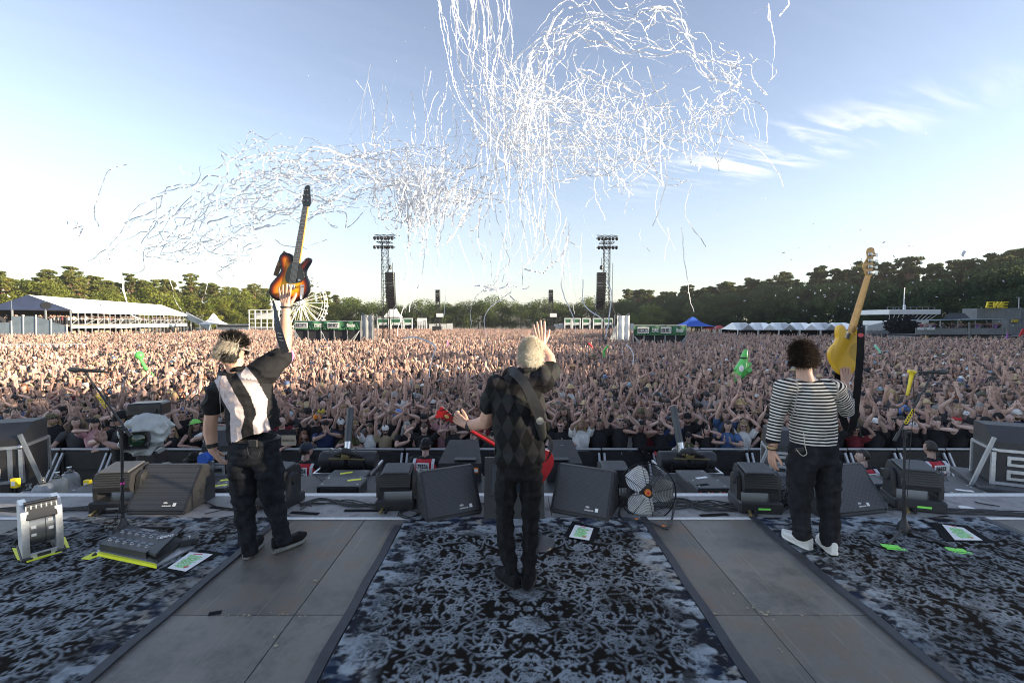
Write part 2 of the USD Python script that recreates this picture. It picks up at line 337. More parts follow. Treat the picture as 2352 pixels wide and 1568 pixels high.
# ------------------------------------------------------------------ rugs: a scrolling damask worn away at the borders, cut pile a few mm deep
def scroll_points(rng, hx, hy):
    P = []
    def curve(p, r0, r1):
        p = np.asarray(p); n = len(p); P.append(np.column_stack([p, np.linspace(r0, r1, n)]))
    def leaf(x, y, a, L, w):
        t = np.linspace(0, 1, 7); bend = rng.uniform(-.9, .9)
        aa = a + bend * t
        p = np.column_stack([x + np.cumsum(np.cos(aa)) * L / 7, y + np.cumsum(np.sin(aa)) * L / 7])
        P.append(np.column_stack([p, w * np.sin(np.pi * (t * .85 + .12)) + .001]))
    def flower(x, y, s):
        for k in range(6):
            a = k * PI / 3 + .3; P.append(np.array([[x + math.cos(a) * s, y + math.sin(a) * s, s * .42]]))
        P.append(np.array([[x, y, s * .35]]))
    def spiral(cx, cy, R, a0, turn, sgn):
        t = np.linspace(0, 1, int(60 * turn)); a = a0 + sgn * t * turn * 2 * PI; rr = R * (1 - .82 * t)
        p = np.column_stack([cx + np.cos(a) * rr, cy + np.sin(a) * rr]); curve(p, .0088, .0052)
        for k in range(3, len(t) - 2, 5):
            side = 1 if (k // 5) % 2 else -1
            leaf(p[k, 0], p[k, 1], a[k] + (0 if side > 0 else PI) + rng.uniform(-.9, .9) , rng.uniform(.045, .1) * (R / .22), rng.uniform(.0045, .0095))
            if rng.random() < .5: leaf(p[k, 0], p[k, 1], a[k] + sgn * PI / 2 + rng.uniform(-.6, .6), rng.uniform(.04, .08), .01)
        flower(cx, cy, .022)
    cs = []
    for _ in range(6000):
        R = rng.uniform(.08, .225); x, y = rng.uniform(.02, hx), rng.uniform(.02, hy)
        if all((x - a) ** 2 + (y - b) ** 2 > (.93 * (R + c)) ** 2 for a, b, c in cs): cs.append((x, y, R))
    for x, y, R in cs: spiral(x, y, R, rng.uniform(0, 6.28), rng.uniform(1.2, 1.9), rng.choice([-1, 1]))
    for i, (x, y, R) in enumerate(cs):      # tendrils from scroll to scroll
        d = sorted(range(len(cs)), key=lambda j: (cs[j][0] - x) ** 2 + (cs[j][1] - y) ** 2)[1:3]
        for j in d:
            u = np.linspace(0, 1, 30)[:, None]; a, b = np.array([x, y]), np.array(cs[j][:2]); n = np.array([-(b - a)[1], (b - a)[0]])
            curve(a + (b - a) * u + n * np.sin(u * PI * 2) * .22, .008, .008)
    for _ in range(420):
        x, y = rng.uniform(0, hx), rng.uniform(0, hy)
        leaf(x, y, rng.uniform(0, 6.28), rng.uniform(.03, .08), rng.uniform(.005, .011))
    for _ in range(60): flower(rng.uniform(0, hx), rng.uniform(0, hy), rng.uniform(.012, .02))
    for _ in range(5):                      # whatever is still bare gets sprigs and blossoms
        tr_ = cKDTree(np.vstack(P)[:, :2]); c_ = np.column_stack([rng.uniform(0, hx, 900), rng.uniform(0, hy, 900)]); c_ = c_[tr_.query(c_)[0] > .034]
        for x, y in c_[:70]:
            if rng.random() < .3: flower(x, y, rng.uniform(.012, .019))
            else:
                a = rng.uniform(0, 6.28)
                for q in (-.8, .1, .9): leaf(x, y, a + q, rng.uniform(.04, .075), rng.uniform(.005, .009))
    for t in np.linspace(0, 1, 26):         # ogee along the axes
        leaf(.0 + .06 * math.sin(t * 9) ** 2, t * hy, rng.uniform(0, 3), .07, .012)
    return np.vstack(P)

look('rug_pile', (.95, .95, .95), .95, vary=.12, scale=260, bump=.5, bscale=700, attr=True, spec=.1)
def rug(x0, x1, y0, y1, step, seed, label, stretch=1.0, worn=1.0):
    rng = np.random.default_rng(seed)
    nx, ny = int((x1 - x0) / step), int((y1 - y0) / step)
    v, f = grid(x0, x1, y0, y1, nx, ny, .009)
    cx, cy = (x0 + x1) / 2, (y0 + y1) / 2
    S = scroll_points(rng, (x1 - x0) / 2, (y1 - y0) / 2)
    q = np.column_stack([np.abs(v[:, 0] - cx), np.abs(v[:, 1] - cy)])
    wob = np.column_stack([meshkit.fbm(v * 14, 2, 3), meshkit.fbm(v * 14, 2, 4)]) - .5
    d, i = cKDTree(S[:, :2]).query(q + wob * .016, k=5)
    fld = (d - S[i, 2]).min(1)
    fbig, fmid, ffine = meshkit.fbm(v * 2.3, 4, seed), meshkit.fbm(v * 11, 4, seed + 1), meshkit.fbm(v * 60, 3, seed + 2)
    edge = np.minimum(np.minimum(v[:, 0] - x0, x1 - v[:, 0]), np.minimum(v[:, 1] - y0, y1 - v[:, 1]) * .8)
    wear = np.clip(1.15 - edge / .30 + (fbig - .5) * 2.3, 0, 1) * worn
    on_ = 1 / (1 + np.exp((fld + (ffine - .5) * .012 + .001) / .0016))
    mott = np.clip((fmid - .42) * 5, 0, 1)
    on_ = np.clip(on_ * (.35 + .65 * np.clip((fmid - .25) * 4, 0, 1)), 0, 1)
    on_ = on_ * (1 - wear) + wear * np.clip(on_ * .4 + (meshkit.fbm(v * [13, 22, 1], 5, seed + 5) - .44) * 6, 0, 1)
    blue = np.array([.30, .335, .36]) * (.55 + .95 * fbig[:, None]) + np.array([.10, .12, .13]) * (mott * wear)[:, None]
    tan = np.array([.33, .28, .21])
    tn = np.clip((meshkit.fbm(v * 4.1, 4, seed + 8) - .55) * 9, 0, 1) * wear
    blue = blue * (1 - tn[:, None] * .8) + tan * tn[:, None] * .8
    dark = np.array([.015, .0115, .009]) * (.6 + .9 * ffine[:, None]) + np.array([.02, .03, .05]) * (wear * fmid)[:, None]
    ink = np.clip((meshkit.fbm(v * 5.3, 4, seed + 11) - .6) * 9, 0, 1) * wear     # dark blue blots
    col = dark * (1 - on_[:, None]) + blue * on_[:, None]
    col = col * (1 - .8 * ink[:, None]) + np.array([.02, .035, .07]) * .8 * ink[:, None]
    v[:, 2] += .003 * on_ + .002 * ffine
    # the rug's rim goes down to the floor
    rim = (edge < step * .6); v[rim, 2] = .001
    t = thing('rug', label, 'rug', (cx, cy, 0))
    part(t, 'pile', (v, f), 'rug_pile', True, col=col)
    return t
rugs = [rug(-1.05, 1.27, 1.55, 4.445, .0062, 21, 'blue and black scroll patterned rug under the waving guitarist, centre of the stage'),
        rug(-4.68, -2.33, 1.5, 4.445, .008, 22, 'blue worn scroll rug under the pedalboard on the left'),
        rug(2.42, 4.62, 1.5, 4.445, .008, 23, 'darker blue worn rug under the microphone stand on the right', worn=1.0)]
look('edge_tape', (.03, .033, .042), .55, vary=.3, scale=12)
for x, lab in ((-1.085, 'dark tape strip along the left side of the centre rug'), (1.30, 'dark tape strip along the right side of the centre rug'), (-2.30, 'dark tape strip along the right side of the left rug'), (2.385, 'dark tape strip along the left side of the right rug'), (4.65, 'dark tape strip along the far right side of the right rug')):
    yy = np.linspace(1.5, 4.44 if x != -1.085 else 4.25, 40); w = .032
    top = np.column_stack([x + .004 * np.sin(yy * 9) - w, yy, np.full(40, .0145)]); bot = top + [2 * w, 0, 0]
    V = np.vstack([top, bot, top * [1, 1, 0], bot * [1, 1, 0]]); F = []
    for i in range(39):
        a, b = i, i + 40
        F += [(a, b, b + 1), (a, b + 1, a + 1), (a, a + 1, a + 81), (a, a + 81, a + 80), (b, b + 81, b + 1), (b, b + 80, b + 81)]
    solo('tape_strip', (V, np.array(F)), 'edge_tape', lab, 'tape strip', group='tape strips along the rugs', smooth=False)
# ------------------------------------------------------------------ trees
def leaf_look(name, tint, trans):
    usdkit.material(stage, '/World/Looks/' + name, {
        'a': ('attribute', {'attribute': 'col'}), 'o': ('object_info', {}), 'r': ('rgb_ramp', {'ramp': [(0, tuple(np.array(tint) * .75)), (.5, tint), (1, tuple(np.array(tint) * [1.3, 1.2, 1.05]))]}),
        'm': ('mix_color', {'blend_type': 'multiply', 'fac': 1.0}), 'd': ('principled_bsdf', {'roughness': .65, 'specular_ior_level': .25}), 't': ('translucent_bsdf', {}), 'x': ('mix_closure', {'fac': trans})},
        [('o.random', 'r.fac'), ('a.color', 'm.a'), ('r.color', 'm.b'), ('m.result', 'd.base_color'), ('m.result', 't.color'), ('d.BSDF', 'x.closure1'), ('t.BSDF', 'x.closure2')], surface='x.closure')
leaf_look('broad_leaf', (1, 1, 1), .35); leaf_look('needle', (1.15, 1.15, 1.1), .3)
look('bark', (.09, .07, .05), .9, vary=.3, scale=3); look('pine_bark', (.16, .09, .055), .9, vary=.3, scale=3)

def leaves(clumps, per, size, cols, rng, flat=1.0):
    """leaf-sized quads spread through and over clumps [(x, y, z, r)]"""
    C = np.asarray(clumps, float); n = len(C) * per
    k = np.repeat(np.arange(len(C)), per)
    d = rng.normal(size=(n, 3)); d /= np.linalg.norm(d, axis=1, keepdims=True)
    rad = C[k, 3:4] * rng.uniform(.25, 1.08, (n, 1)) ** .6
    p = C[k, :3] + d * rad * [1, 1, flat]
    a = rng.normal(size=(n, 3)) + d * .5; a /= np.linalg.norm(a, axis=1, keepdims=True)
    b = np.cross(a, rng.normal(size=(n, 3))); b /= np.linalg.norm(b, axis=1, keepdims=True); c = np.cross(a, b)
    s = size * rng.uniform(.6, 1.35, (n, 1))
    V = np.stack([p + b * s, p + c * s * .6, p - b * s, p - c * s * .6], 1).reshape(-1, 3)
    i = np.arange(n)[:, None] * 4
    F = np.vstack([i + [0, 1, 2], i + [0, 2, 3]])
    tone = rng.uniform(.75, 1.25, len(C))[k] * rng.uniform(.8, 1.2, n)
    hue = rng.random(len(C))[k][:, None]
    col = (np.array(cols[0]) * (1 - hue) + np.array(cols[1]) * hue) * tone[:, None]
    return (V, F), np.repeat(col, 4, 0)

def broadleaf(rng, h, w):
    cl = []
    n = 46
    for i in range(n):
        t = rng.random(); z = h * (.2 + .74 * t)
        env = w * .5 * math.sin(PI * min(1, (.16 + .8 * t))) ** .55
        a = rng.uniform(0, 6.28); r = env * math.sqrt(rng.uniform(.15, 1))
        cl.append((math.cos(a) * r, math.sin(a) * r, z, w * rng.uniform(.1, .19)))
    return cl
def pine(rng, h, w):
    cl = []
    for i in range(62):
        t = rng.random() ** .85; z = h * (.36 + .62 * t); lay = round(z / (h * .075)) * h * .075      # flat layers along whorled limbs
        z = z * .75 + lay * .25
        env = w * .5 * (1.02 - .62 * t ** 2.2) * rng.choice([1, 1, .75, 1.15])
        a = rng.uniform(0, 6.28); r = env * rng.uniform(.15, 1)
        cl.append((math.cos(a) * r, math.sin(a) * r, z, w * rng.uniform(.07, .15) * (1.1 - .25 * t)))
    for q in range(5): cl.append((rng.normal(0, .10 * w), rng.normal(0, .10 * w), h * rng.uniform(.9, .99), w * .09))
    return cl

def make_tree(name, kind, h, w, cols, seed, label, group, loc=(0, 0, 0)):
    rng = np.random.default_rng(seed)
    t = thing(name, label, 'tree', loc, group)
    P = np.array(loc, float)
    cl = broadleaf(rng, h, w) if kind == 'broad' else pine(rng, h, w)
    m = MB(); lean = rng.normal(0, .02 * h, 2)
    zz = np.linspace(-.3, h * (.75 if kind == 'broad' else .97), 7)
    trunk = np.column_stack([lean[0] * np.sin(zz / h * 3), lean[1] * np.sin(zz / h * 2.5), zz])
    m.tube(trunk + P, np.linspace(h * .022, h * .005, 7), 7)
    for c in cl[:16 if kind == 'broad' else 26]:
        k = np.array([np.interp(c[2] * .72, zz, trunk[:, 0]), np.interp(c[2] * .72, zz, trunk[:, 1]), c[2] * .72])
        m.tube(np.array([k, (k + np.array(c[:3])) / 2 + [0, 0, -.02 * h], c[:3]]) + P, [h * .008, h * .006, h * .003], 5)
    part(t, 'trunk', m, 'pine_bark' if kind == 'pine' else 'bark', 30)
    (V, F), col = leaves(cl, 105 if kind == 'broad' else 95, h * (.019 if kind == 'broad' else .014), cols, rng, .8 if kind == 'broad' else .5)
    part(t, 'crown', (V + P, F), 'broad_leaf' if kind == 'broad' else 'needle', False, col=col)
    return t

RT = np.random.default_rng(77)
G = GROUND
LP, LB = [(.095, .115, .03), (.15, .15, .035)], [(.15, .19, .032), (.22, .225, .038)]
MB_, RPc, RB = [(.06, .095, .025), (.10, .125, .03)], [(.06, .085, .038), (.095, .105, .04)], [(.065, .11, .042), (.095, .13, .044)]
def stand(protos, spots, label, group):
    """first tree of each kind is moved to its spot, the others are copies"""
    used = set()
    for i, (x, y, s) in enumerate(spots):
        k = i % len(protos); sc = s * RT.uniform(.9, 1.12)
        S = (sc * RT.uniform(.9, 1.15), sc * RT.uniform(.9, 1.15), sc)
        if k not in used: used.add(k); move(protos[k], (x, y, G), RT.uniform(0, 6.28), S); protos[k].prim.SetCustomDataByKey('label', label)
        else: copy(protos[k], (x, y, G), RT.uniform(0, 6.28), S, label, group)
# left forest edge: broadleaf in front, pines behind, curving away
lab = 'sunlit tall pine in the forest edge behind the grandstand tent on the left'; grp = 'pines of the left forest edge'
pl = [make_tree('pine_tree', 'pine', 19, 8.5, LP, s, lab, grp) for s in (1, 2, 3)]
sp = []
for k in range(58):
    t = max(0, (k + RT.uniform(-.3, .3)) / 57); row = k % 3
    x = -172 + 90 * t ** .9 - row * 5; y = 104 + 108 * t + row * 9
    sp.append((x, y, RT.uniform(.92, 1.12) * (1.0 - .12 * t)))
stand(pl, sp, lab, grp)
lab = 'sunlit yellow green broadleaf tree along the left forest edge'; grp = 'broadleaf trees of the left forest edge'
bl = [make_tree('broadleaf_tree', 'broad', 12.5, 11, LB, s, lab, grp) for s in (11, 12, 13)]
sp = []
for k in range(40):
    t = max(0, (k + RT.uniform(-.4, .4)) / 39)
    sp.append((-166 + 92 * t ** .9 + RT.uniform(-2, 5), 96 + 98 * t - RT.uniform(0, 6), RT.uniform(.8, 1.2)))
stand(bl, sp, lab, grp)
# middle: a row of round trees beyond the stalls
lab = 'round dark green tree in the distant row beyond the food stalls'; grp = 'round trees of the distant middle row'
ml = [make_tree('round_tree', 'broad', 11.8, 15, MB_, s, lab, grp) for s in (21, 22, 23)]
sp = []
for k in range(44):
    u = 690 + 800 * (k + RT.uniform(-.3, .3)) / 43; y = 184 + (k % 3) * 9
    sp.append(((u - 1176) / FPX * y, y, RT.uniform(.84, 1.08)))
stand(ml, sp, lab, grp)
make_tree('lime_tree', 'broad', 8.8, 12, [(.075, .12, .025), (.10, .145, .03)], 31, 'bright green round tree standing in front of the dark forest, right of centre', None, loc=((1492 - 1176) / FPX * 150, 150, G))
# right forest, in its own shade, rising towards the right
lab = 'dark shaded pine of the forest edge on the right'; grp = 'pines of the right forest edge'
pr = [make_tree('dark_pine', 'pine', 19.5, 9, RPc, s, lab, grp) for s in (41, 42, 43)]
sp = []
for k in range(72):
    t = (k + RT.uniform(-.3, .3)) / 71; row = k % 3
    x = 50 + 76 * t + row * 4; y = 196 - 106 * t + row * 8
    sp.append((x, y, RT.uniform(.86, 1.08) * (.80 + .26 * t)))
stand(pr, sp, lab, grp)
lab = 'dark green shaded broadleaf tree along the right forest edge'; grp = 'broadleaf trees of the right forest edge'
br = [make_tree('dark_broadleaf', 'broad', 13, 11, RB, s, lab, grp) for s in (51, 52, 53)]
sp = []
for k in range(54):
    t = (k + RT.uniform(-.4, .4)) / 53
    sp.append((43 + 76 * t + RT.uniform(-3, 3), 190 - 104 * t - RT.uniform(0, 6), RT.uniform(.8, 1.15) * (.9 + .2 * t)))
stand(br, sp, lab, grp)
# the forest goes on beside the field and the stage, out of the picture; it is what shades the field from the low sun
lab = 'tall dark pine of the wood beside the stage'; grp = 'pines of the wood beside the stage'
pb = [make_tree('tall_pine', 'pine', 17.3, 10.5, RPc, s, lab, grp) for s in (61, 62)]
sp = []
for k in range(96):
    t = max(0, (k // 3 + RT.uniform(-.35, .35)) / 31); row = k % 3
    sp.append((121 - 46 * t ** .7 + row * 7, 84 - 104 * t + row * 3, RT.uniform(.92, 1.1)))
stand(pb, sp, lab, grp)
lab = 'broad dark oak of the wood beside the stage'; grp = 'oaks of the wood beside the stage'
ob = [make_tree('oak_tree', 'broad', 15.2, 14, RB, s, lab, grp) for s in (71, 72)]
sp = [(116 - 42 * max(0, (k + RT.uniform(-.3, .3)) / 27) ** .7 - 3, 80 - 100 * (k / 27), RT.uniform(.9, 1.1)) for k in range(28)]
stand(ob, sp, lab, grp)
# ------------------------------------------------------------------ far structures round the field
look('tent_roof', (.74, .73, .70), .6, vary=.07, scale=.4)
look('navy_canvas', (.03, .045, .10), .7, vary=.2, scale=.7)
look('fence_cloth', (.22, .27, .31), .85, vary=.25, scale=.6)
look('timber', (.32, .25, .17), .8, vary=.2, scale=2)
look('truss_black', (.03, .03, .032), .5, .3)
look('truss_grey', (.38, .39, .40), .45, .7)
look('banner_green', (.03, .12, .055), .75, vary=.9, scale=.9)
look('wall_black', (.02, .021, .026), .8, vary=.3, scale=.6)
look('corrugated', (.16, .17, .175), .6, .2, vary=.2, scale=.5)
look('dark_glass', (.015, .02, .025), .12)
look('blue_canvas', (.02, .10, .48), .7); look('red_canvas', (.5, .05, .05), .7); look('pale_wall', (.6, .6, .58), .7)
look('far_screen', (.10, .11, .12), .5, vary=.5, scale=1)

def truss(m, base, h, w, n, r=.03, rung=True):
    """square lattice mast"""
    x, y, z = base; c = [(x - w / 2, y - w / 2), (x + w / 2, y - w / 2), (x + w / 2, y + w / 2), (x - w / 2, y + w / 2)]
    for a in c: m.bar((*a, z), (*a, z + h), r * 2)
    for k in range(n):
        z0, z1 = z + h * k / n, z + h * (k + 1) / n
        for i in range(4):
            a, b = c[i], c[(i + 1) % 4]
            if k % 2: a, b = b, a
            m.bar((*a, z0), (*b, z1), r * 1.2)
            m.bar((*c[i], z1), (*c[(i + 1) % 4], z1), r * 1.1)

# grandstand tent on the left
O, dl, dp = np.array([-77.5, 80.0, 0]), np.array([-.28, .96, 0]), np.array([-.96, -.28, 0])
def L(a, b, z): return O + dl * a + dp * b + np.array([0, 0, z])
tent = thing('grandstand_tent', 'long white roofed two storey grandstand tent on the left with a navy gable', 'grandstand', L(0, 0, G))
W_, LEN, EV, RI = 11.5, 50.0, 3.9, 6.5
for k in range(8):
    a0, a1 = LEN * k / 8 + .03, LEN * (k + 1) / 8 - .03
    for b0, b1, z0, z1 in ((-.3, W_ / 2, EV, RI), (W_ / 2, W_ + .3, RI, EV)):
        q = np.array([L(a0, b0, z0), L(a1, b0, z0), L(a1, b1, z1), L(a0, b1, z1)]); mid = q.mean(0); mid[2] -= .12
        part(tent, 'roof_panel', (np.vstack([q, q - [0, 0, .06]]), np.array([(0, 1, 2), (0, 2, 3), (4, 6, 5), (4, 7, 6), (0, 4, 5), (0, 5, 1), (2, 6, 7), (2, 7, 3), (1, 5, 6), (1, 6, 2), (3, 7, 4), (3, 4, 0)])), 'tent_roof', False)
part(tent, 'gable', loft([np.array([L(-.1 + d, -.3, EV), L(-.1 + d, W_ / 2, RI), L(-.1 + d, W_ + .3, EV)]) for d in (0, .08)]), 'navy_canvas', False)
part(tent, 'gable_badge', MB().add(lathe([(0, 0), (.75, 0), (.75, .05), (0, .05)], 24), np.column_stack([dp, [0, 0, 1], -dl]) @ np.diag([1, .8, 1]), L(-.12, 3.3, EV + .8)), 'black_paint', False)
part(tent, 'valance', MB().bar(L(0, -.3, EV - .2), L(LEN, -.3, EV - .2), .06, .45), 'white_cloth', False)
part(tent, 'upper_deck', MB().add((np.array([L(0, 0, 1.3), L(LEN, 0, 1.3), L(LEN, W_, 1.3), L(0, W_, 1.3), L(0, 0, 1.05), L(LEN, 0, 1.05), L(LEN, W_, 1.05), L(0, W_, 1.05)]), np.array([(0, 1, 2), (0, 2, 3), (4, 6, 5), (4, 7, 6), (0, 4, 5), (0, 5, 1), (0, 3, 7), (0, 7, 4)]))), 'timber', False)
part(tent, 'deck_skirt', MB().bar(L(14, -.2, .95), L(LEN, -.2, .95), .06, .7), 'white_cloth', False)
part(tent, 'deck_skirt', MB().bar(L(0, -.2, .95), L(14, -.2, .95), .06, .5), 'white_cloth', False)
m = MB()
for k in range(26):
    a = LEN * k / 25; part(tent, 'post', MB().bar(L(a, -.05, G), L(a, -.05, EV), .16), 'aluminium', False)
for b in (W_ * .3, W_ * .7, W_): part(tent, 'post', MB().bar(L(0, b, G), L(0, b, EV + (RI - EV) * (1 - abs(b / W_ * 2 - 1))), .2), 'aluminium', False)
for k in range(13):
    a0, a1 = LEN * k / 13, LEN * (k + 1) / 13; m = MB()
    m.bar(L(a0, -.1, 1.4), L(a1, -.1, 1.4), .05).bar(L(a0, -.1, 2.4), L(a1, -.1, 2.4), .05)
    m.bar(L(a0, -.1, 1.4), L(a1, -.1, 2.4) if k % 2 else L((a0 + a1) / 2, -.1, 2.4), .05).bar(L(a0, -.1, 1.4), L(a0, -.1, 2.4), .05)
    part(tent, 'railing', m, 'pale_wall', False)
part(tent, 'back_wall', MB().bar(L(0, W_ - .2, 1.2), L(LEN, W_ - .2, 1.2), .1, 5.6), 'wall_black', False)
for k in range(17): part(tent, 'bar_panel', MB().add(prism([(-.55, 0), (.55, 0), (.55, 2.1), (-.55, 2.1)], 0, .1), np.column_stack([dl, [0, 0, 1], dp]), L(3 * k + 1, 1.2 + (k % 3) * .5, G)), 'timber', False)
for k, (u0, u1, v0, v1) in enumerate([(-8, 25, 740, 775), (27, 52, 726, 778), (53, 81, 726, 778), (82, 116, 727, 778), (117, 152, 739, 778)]):
    a, b, c, d = at(u0, v1 - 2, 74), at(u1, v1 - 2, 74), at(u1, v0 + (9 if k > 2 else 0), 74), at(u0, v0, 74)
    f_ = thing('fence_banner', ['pale mesh fence at the far left edge below the tent', 'grey blue fence sheet left of the tent steps, tallest pair left one', 'grey blue fence sheet, tallest pair right one', 'sagging grey blue fence sheet below the tent badge', 'low sagging grey blue fence sheet beside the tent corner'][k], 'fence', (a + b) / 2)
    q = np.array([a, b, c, d]); part(f_, 'sheet', (np.vstack([q, q + [0, .05, 0]]), np.array([(0, 1, 2), (0, 2, 3), (4, 6, 5), (4, 7, 6)])), 'fence_cloth', False)
    part(f_, 'post', MB().bar(b * [1, 1, 0] + [.12, 0, G], c + [.12, 0, .25], .14), 'pale_wall', False)
st_ = thing('tent_stair', 'sloping covered stair at the far end of the grandstand tent', 'stair', L(LEN, 0, G))
a, b = at(428, 725, 128), at(482, 752, 126)
part(st_, 'ramp', MB().bar(a, b, .3, 1.5), 'fence_cloth', False); part(st_, 'rail', MB().bar(a + [0, 0, 1], b + [0, 0, 1], .12), 'aluminium', False)
for q in (.2, .6): part(st_, 'post', MB().bar(a + (b - a) * q, (a + (b - a) * q) * [1, 1, 0] + [0, 0, G], .18), 'aluminium', False)

def pagoda(u, Y, w, h, e, mat, label, cat='tent'):
    c = at(u, 738, Y); c[2] = G; t = thing('pagoda_tent', label, cat, c)
    n = 13; secs = []
    for k in range(n):
        q = k / (n - 1); s = (1 - q) ** 1.0 * w / 2 * (1 - .35 * math.sin(PI * q)); z = e + (h - e) * q
        secs.append(np.array([[-s, -s, z], [s, -s, z], [s, s, z], [-s, s, z]]) + c)
    part(t, 'roof', loft(secs), mat, False)
    for i in (-1, 1):
        for j in (-1, 1): part(t, 'post', MB().bar(c + [i * w * .48, j * w * .48, 0], c + [i * w * .48, j * w * .48, e], .14), 'aluminium', False)
    return t
pagoda(491, 118, 4.6, 6.0, 3.2, 'white_cloth', 'small white pagoda tent beyond the end of the grandstand')
pagoda(1591, 90, 6.4, 4.8, 2.9, 'blue_canvas', 'bright blue pointed tent right of the right screen wall')
pagoda(1629, 88, 2.9, 3.2, 2.4, 'red_canvas', 'small red parasol tent beside the blue tent')
pagoda(1652, 92, 3.4, 3.1, 2.5, 'red_canvas', 'flat red parasol between the blue tent and the white tents')
pagoda(903, 172, 6, 12.5, 5.5, 'white_cloth', 'tall white spire tent among the trees behind the left lattice tower')

# viewing platform of white scaffolding
c = at(607, 738, 110); c[2] = G
t = thing('scaffold_platform', 'white scaffold viewing platform left of the raised guitar', 'platform', c)
for i in range(6):
    for j in range(2): part(t, 'post', MB().bar(c + [-3.6 + 1.45 * i, j * 2.5, 0], c + [-3.6 + 1.45 * i, j * 2.5, 6.6 if i < 5 else 9.2], .16), 'white_paint', False)
for z in (2.4, 4.5, 6.6): part(t, 'deck', MB().box(c + [0, 1.2, z], (7.4, 2.7, .18)), 'white_paint', False)
for z in (3.5, 5.6): part(t, 'railing', MB().bar(c + [-3.6, -.1, z], c + [3.65, -.1, z], .1), 'white_paint', False)
part(t, 'wall_panel', MB().box(c + [-1, 1.5, 5.3], (4.6, .1, 1.4)), 'pale_wall', False)
part(t, 'cabin', MB().box(c + [2.6, 1.2, 7.8], (1.5, 1.6, 2.2), .05), 'white_paint', False)
bw = thing('site_wall', 'long low pale wall beside the scaffold platform', 'wall', at(520, 745, 118))
part(bw, 'wall_panel', MB().bar(at(498, 751, 118), at(572, 751, 116), .2, 1.5), 'pale_wall', False); part(bw, 'dark_band', MB().bar(at(498, 748.5, 117.7), at(572, 748.5, 115.7), .2, .5), 'black_paint', False)

# ferris wheel, seen at an angle, half hidden by the raised guitar
c = at(690, 694, 150); wheel = thing('ferris_wheel', 'white ferris wheel half hidden behind the raised sunburst guitar', 'ferris wheel', (c[0], c[1], G))
Rw = 9.6; ax = np.array([math.cos(1.0), math.sin(1.0), 0]); ay = np.array([0, 0, 1.0]); az = np.cross(ax, ay)
def wp(a, r, d=0): return c + ax * math.cos(a) * r + ay * math.sin(a) * r + az * d
for d in (-.7, .7):
    for r in (Rw, Rw - 1.1): part(wheel, 'rim', tube([wp(k * PI / 24, r, d) for k in range(49)], .06, 5, False), 'white_paint')
for k in range(24):
    a = k * PI / 12
    part(wheel, 'spoke', MB().bar(c + az * .6, wp(a, Rw, .7), .05).bar(c - az * .6, wp(a, Rw, -.7), .05).bar(wp(a, Rw, -.7), wp(a, Rw, .7), .08), 'white_paint', False)
    g_ = part(wheel, 'gondola', MB().add(lathe([(.0, -1.5), (.6, -1.4), (.75, -.9), (.7, -.7), (.1, -.65), (.1, -.2), (.85, -.1), (.3, .25), (0, .3)], 10), t=wp(a, Rw, 0)), 'pale_wall')
part(wheel, 'hub', MB().add(lathe([(0, -1), (.8, -1), (.8, 1), (0, 1)], 14), frame(az), c), 'white_paint')
for d in (-1.6, 1.6):
    for s in (-7.5, -2.6, 2.6, 7.5): part(wheel, 'leg', MB().bar(c + az * d * .6, c * [1, 1, 0] + ax * s + az * d * 2 + [0, 0, G], .2), 'white_paint', False)

# delay screen walls with sponsor banners
def screen_wall(u0, u1, v0, v1, Y, label, words):
    a, b = at(u0, v0, Y), at(u1, v0, Y); x0, x1, z1 = a[0], b[0], a[2]; zb = at(u0, v1, Y)[2]
    t = thing('screen_wall', label, 'stage wall', ((x0 + x1) / 2, Y, G))
    part(t, 'black_wall', MB().box(((x0 + x1) / 2, Y + .3, (zb + G) / 2), (x1 - x0 - .1, .25, zb - G)), 'wall_black', False)
    v, f = grid(0, x1 - x0, 0, z1 - zb, 60, 6); v = np.column_stack([v[:, 0] + x0, Y + .06 * np.sin(v[:, 0] * 5 + v[:, 1]) + .05 * np.sin(v[:, 0] * 2.3), v[:, 1] + zb])
    part(t, 'banner', (v, f), 'banner_green', True)
    n = 26; r = np.random.default_rng(int(u0)); m = MB()
    for k in range(n):      # palm fronds printed on the banner
        x = x0 + (x1 - x0) * (k + .5) / n; L0 = (z1 - zb) * r.uniform(.5, .95); s = r.uniform(-.6, .6)
        m.add((np.array([[x, Y - .12, zb + .03], [x + .09, Y - .12, zb + .03], [x + s * .6 + .1, Y - .12, zb + L0 * .6], [x + s, Y - .12, zb + L0]]), np.array([(0, 1, 2), (0, 2, 3)])))
    part(t, 'frond_print', m, 'frond' if stage.GetPrimAtPath('/World/Looks/frond') else str(look('frond', (.10, .26, .12), .8).GetPath().name), False)
    for x in np.linspace(x0, x1, 6): part(t, 'post', MB().bar((x, Y + .1, G), (x, Y + .1, z1 + .05), .09), 'truss_grey', False)
    part(t, 'rail', MB().bar((x0, Y + .1, z1 + .05), (x1, Y + .1, z1 + .05), .09), 'truss_grey', False)
    for x, d in ((x0, 1), (x1, -1)):
        for q in (1.0, 1.5): part(t, 'brace', MB().bar((x + d * .05, Y - .1, zb - .1), (x + d * q * 1.5, Y - .9, G), .07), 'truss_grey', False)
    for (s, q, w, boxed) in words:
        xc = x0 + (x1 - x0) * q; zc = zb + (z1 - zb) * .34; h = (z1 - zb) * .4
        if boxed: part(t, 'word_panel', MB().box((xc, Y - .17, zc + h * .5), (w * 1.16, .02, h * 1.6)), 'white_paint', False)
        part(t, 'lettering', text(s, h, FACE_CAM, (xc, Y - .2, zc), .015, True, w), 'black_ink' if boxed else 'white_paint', False)
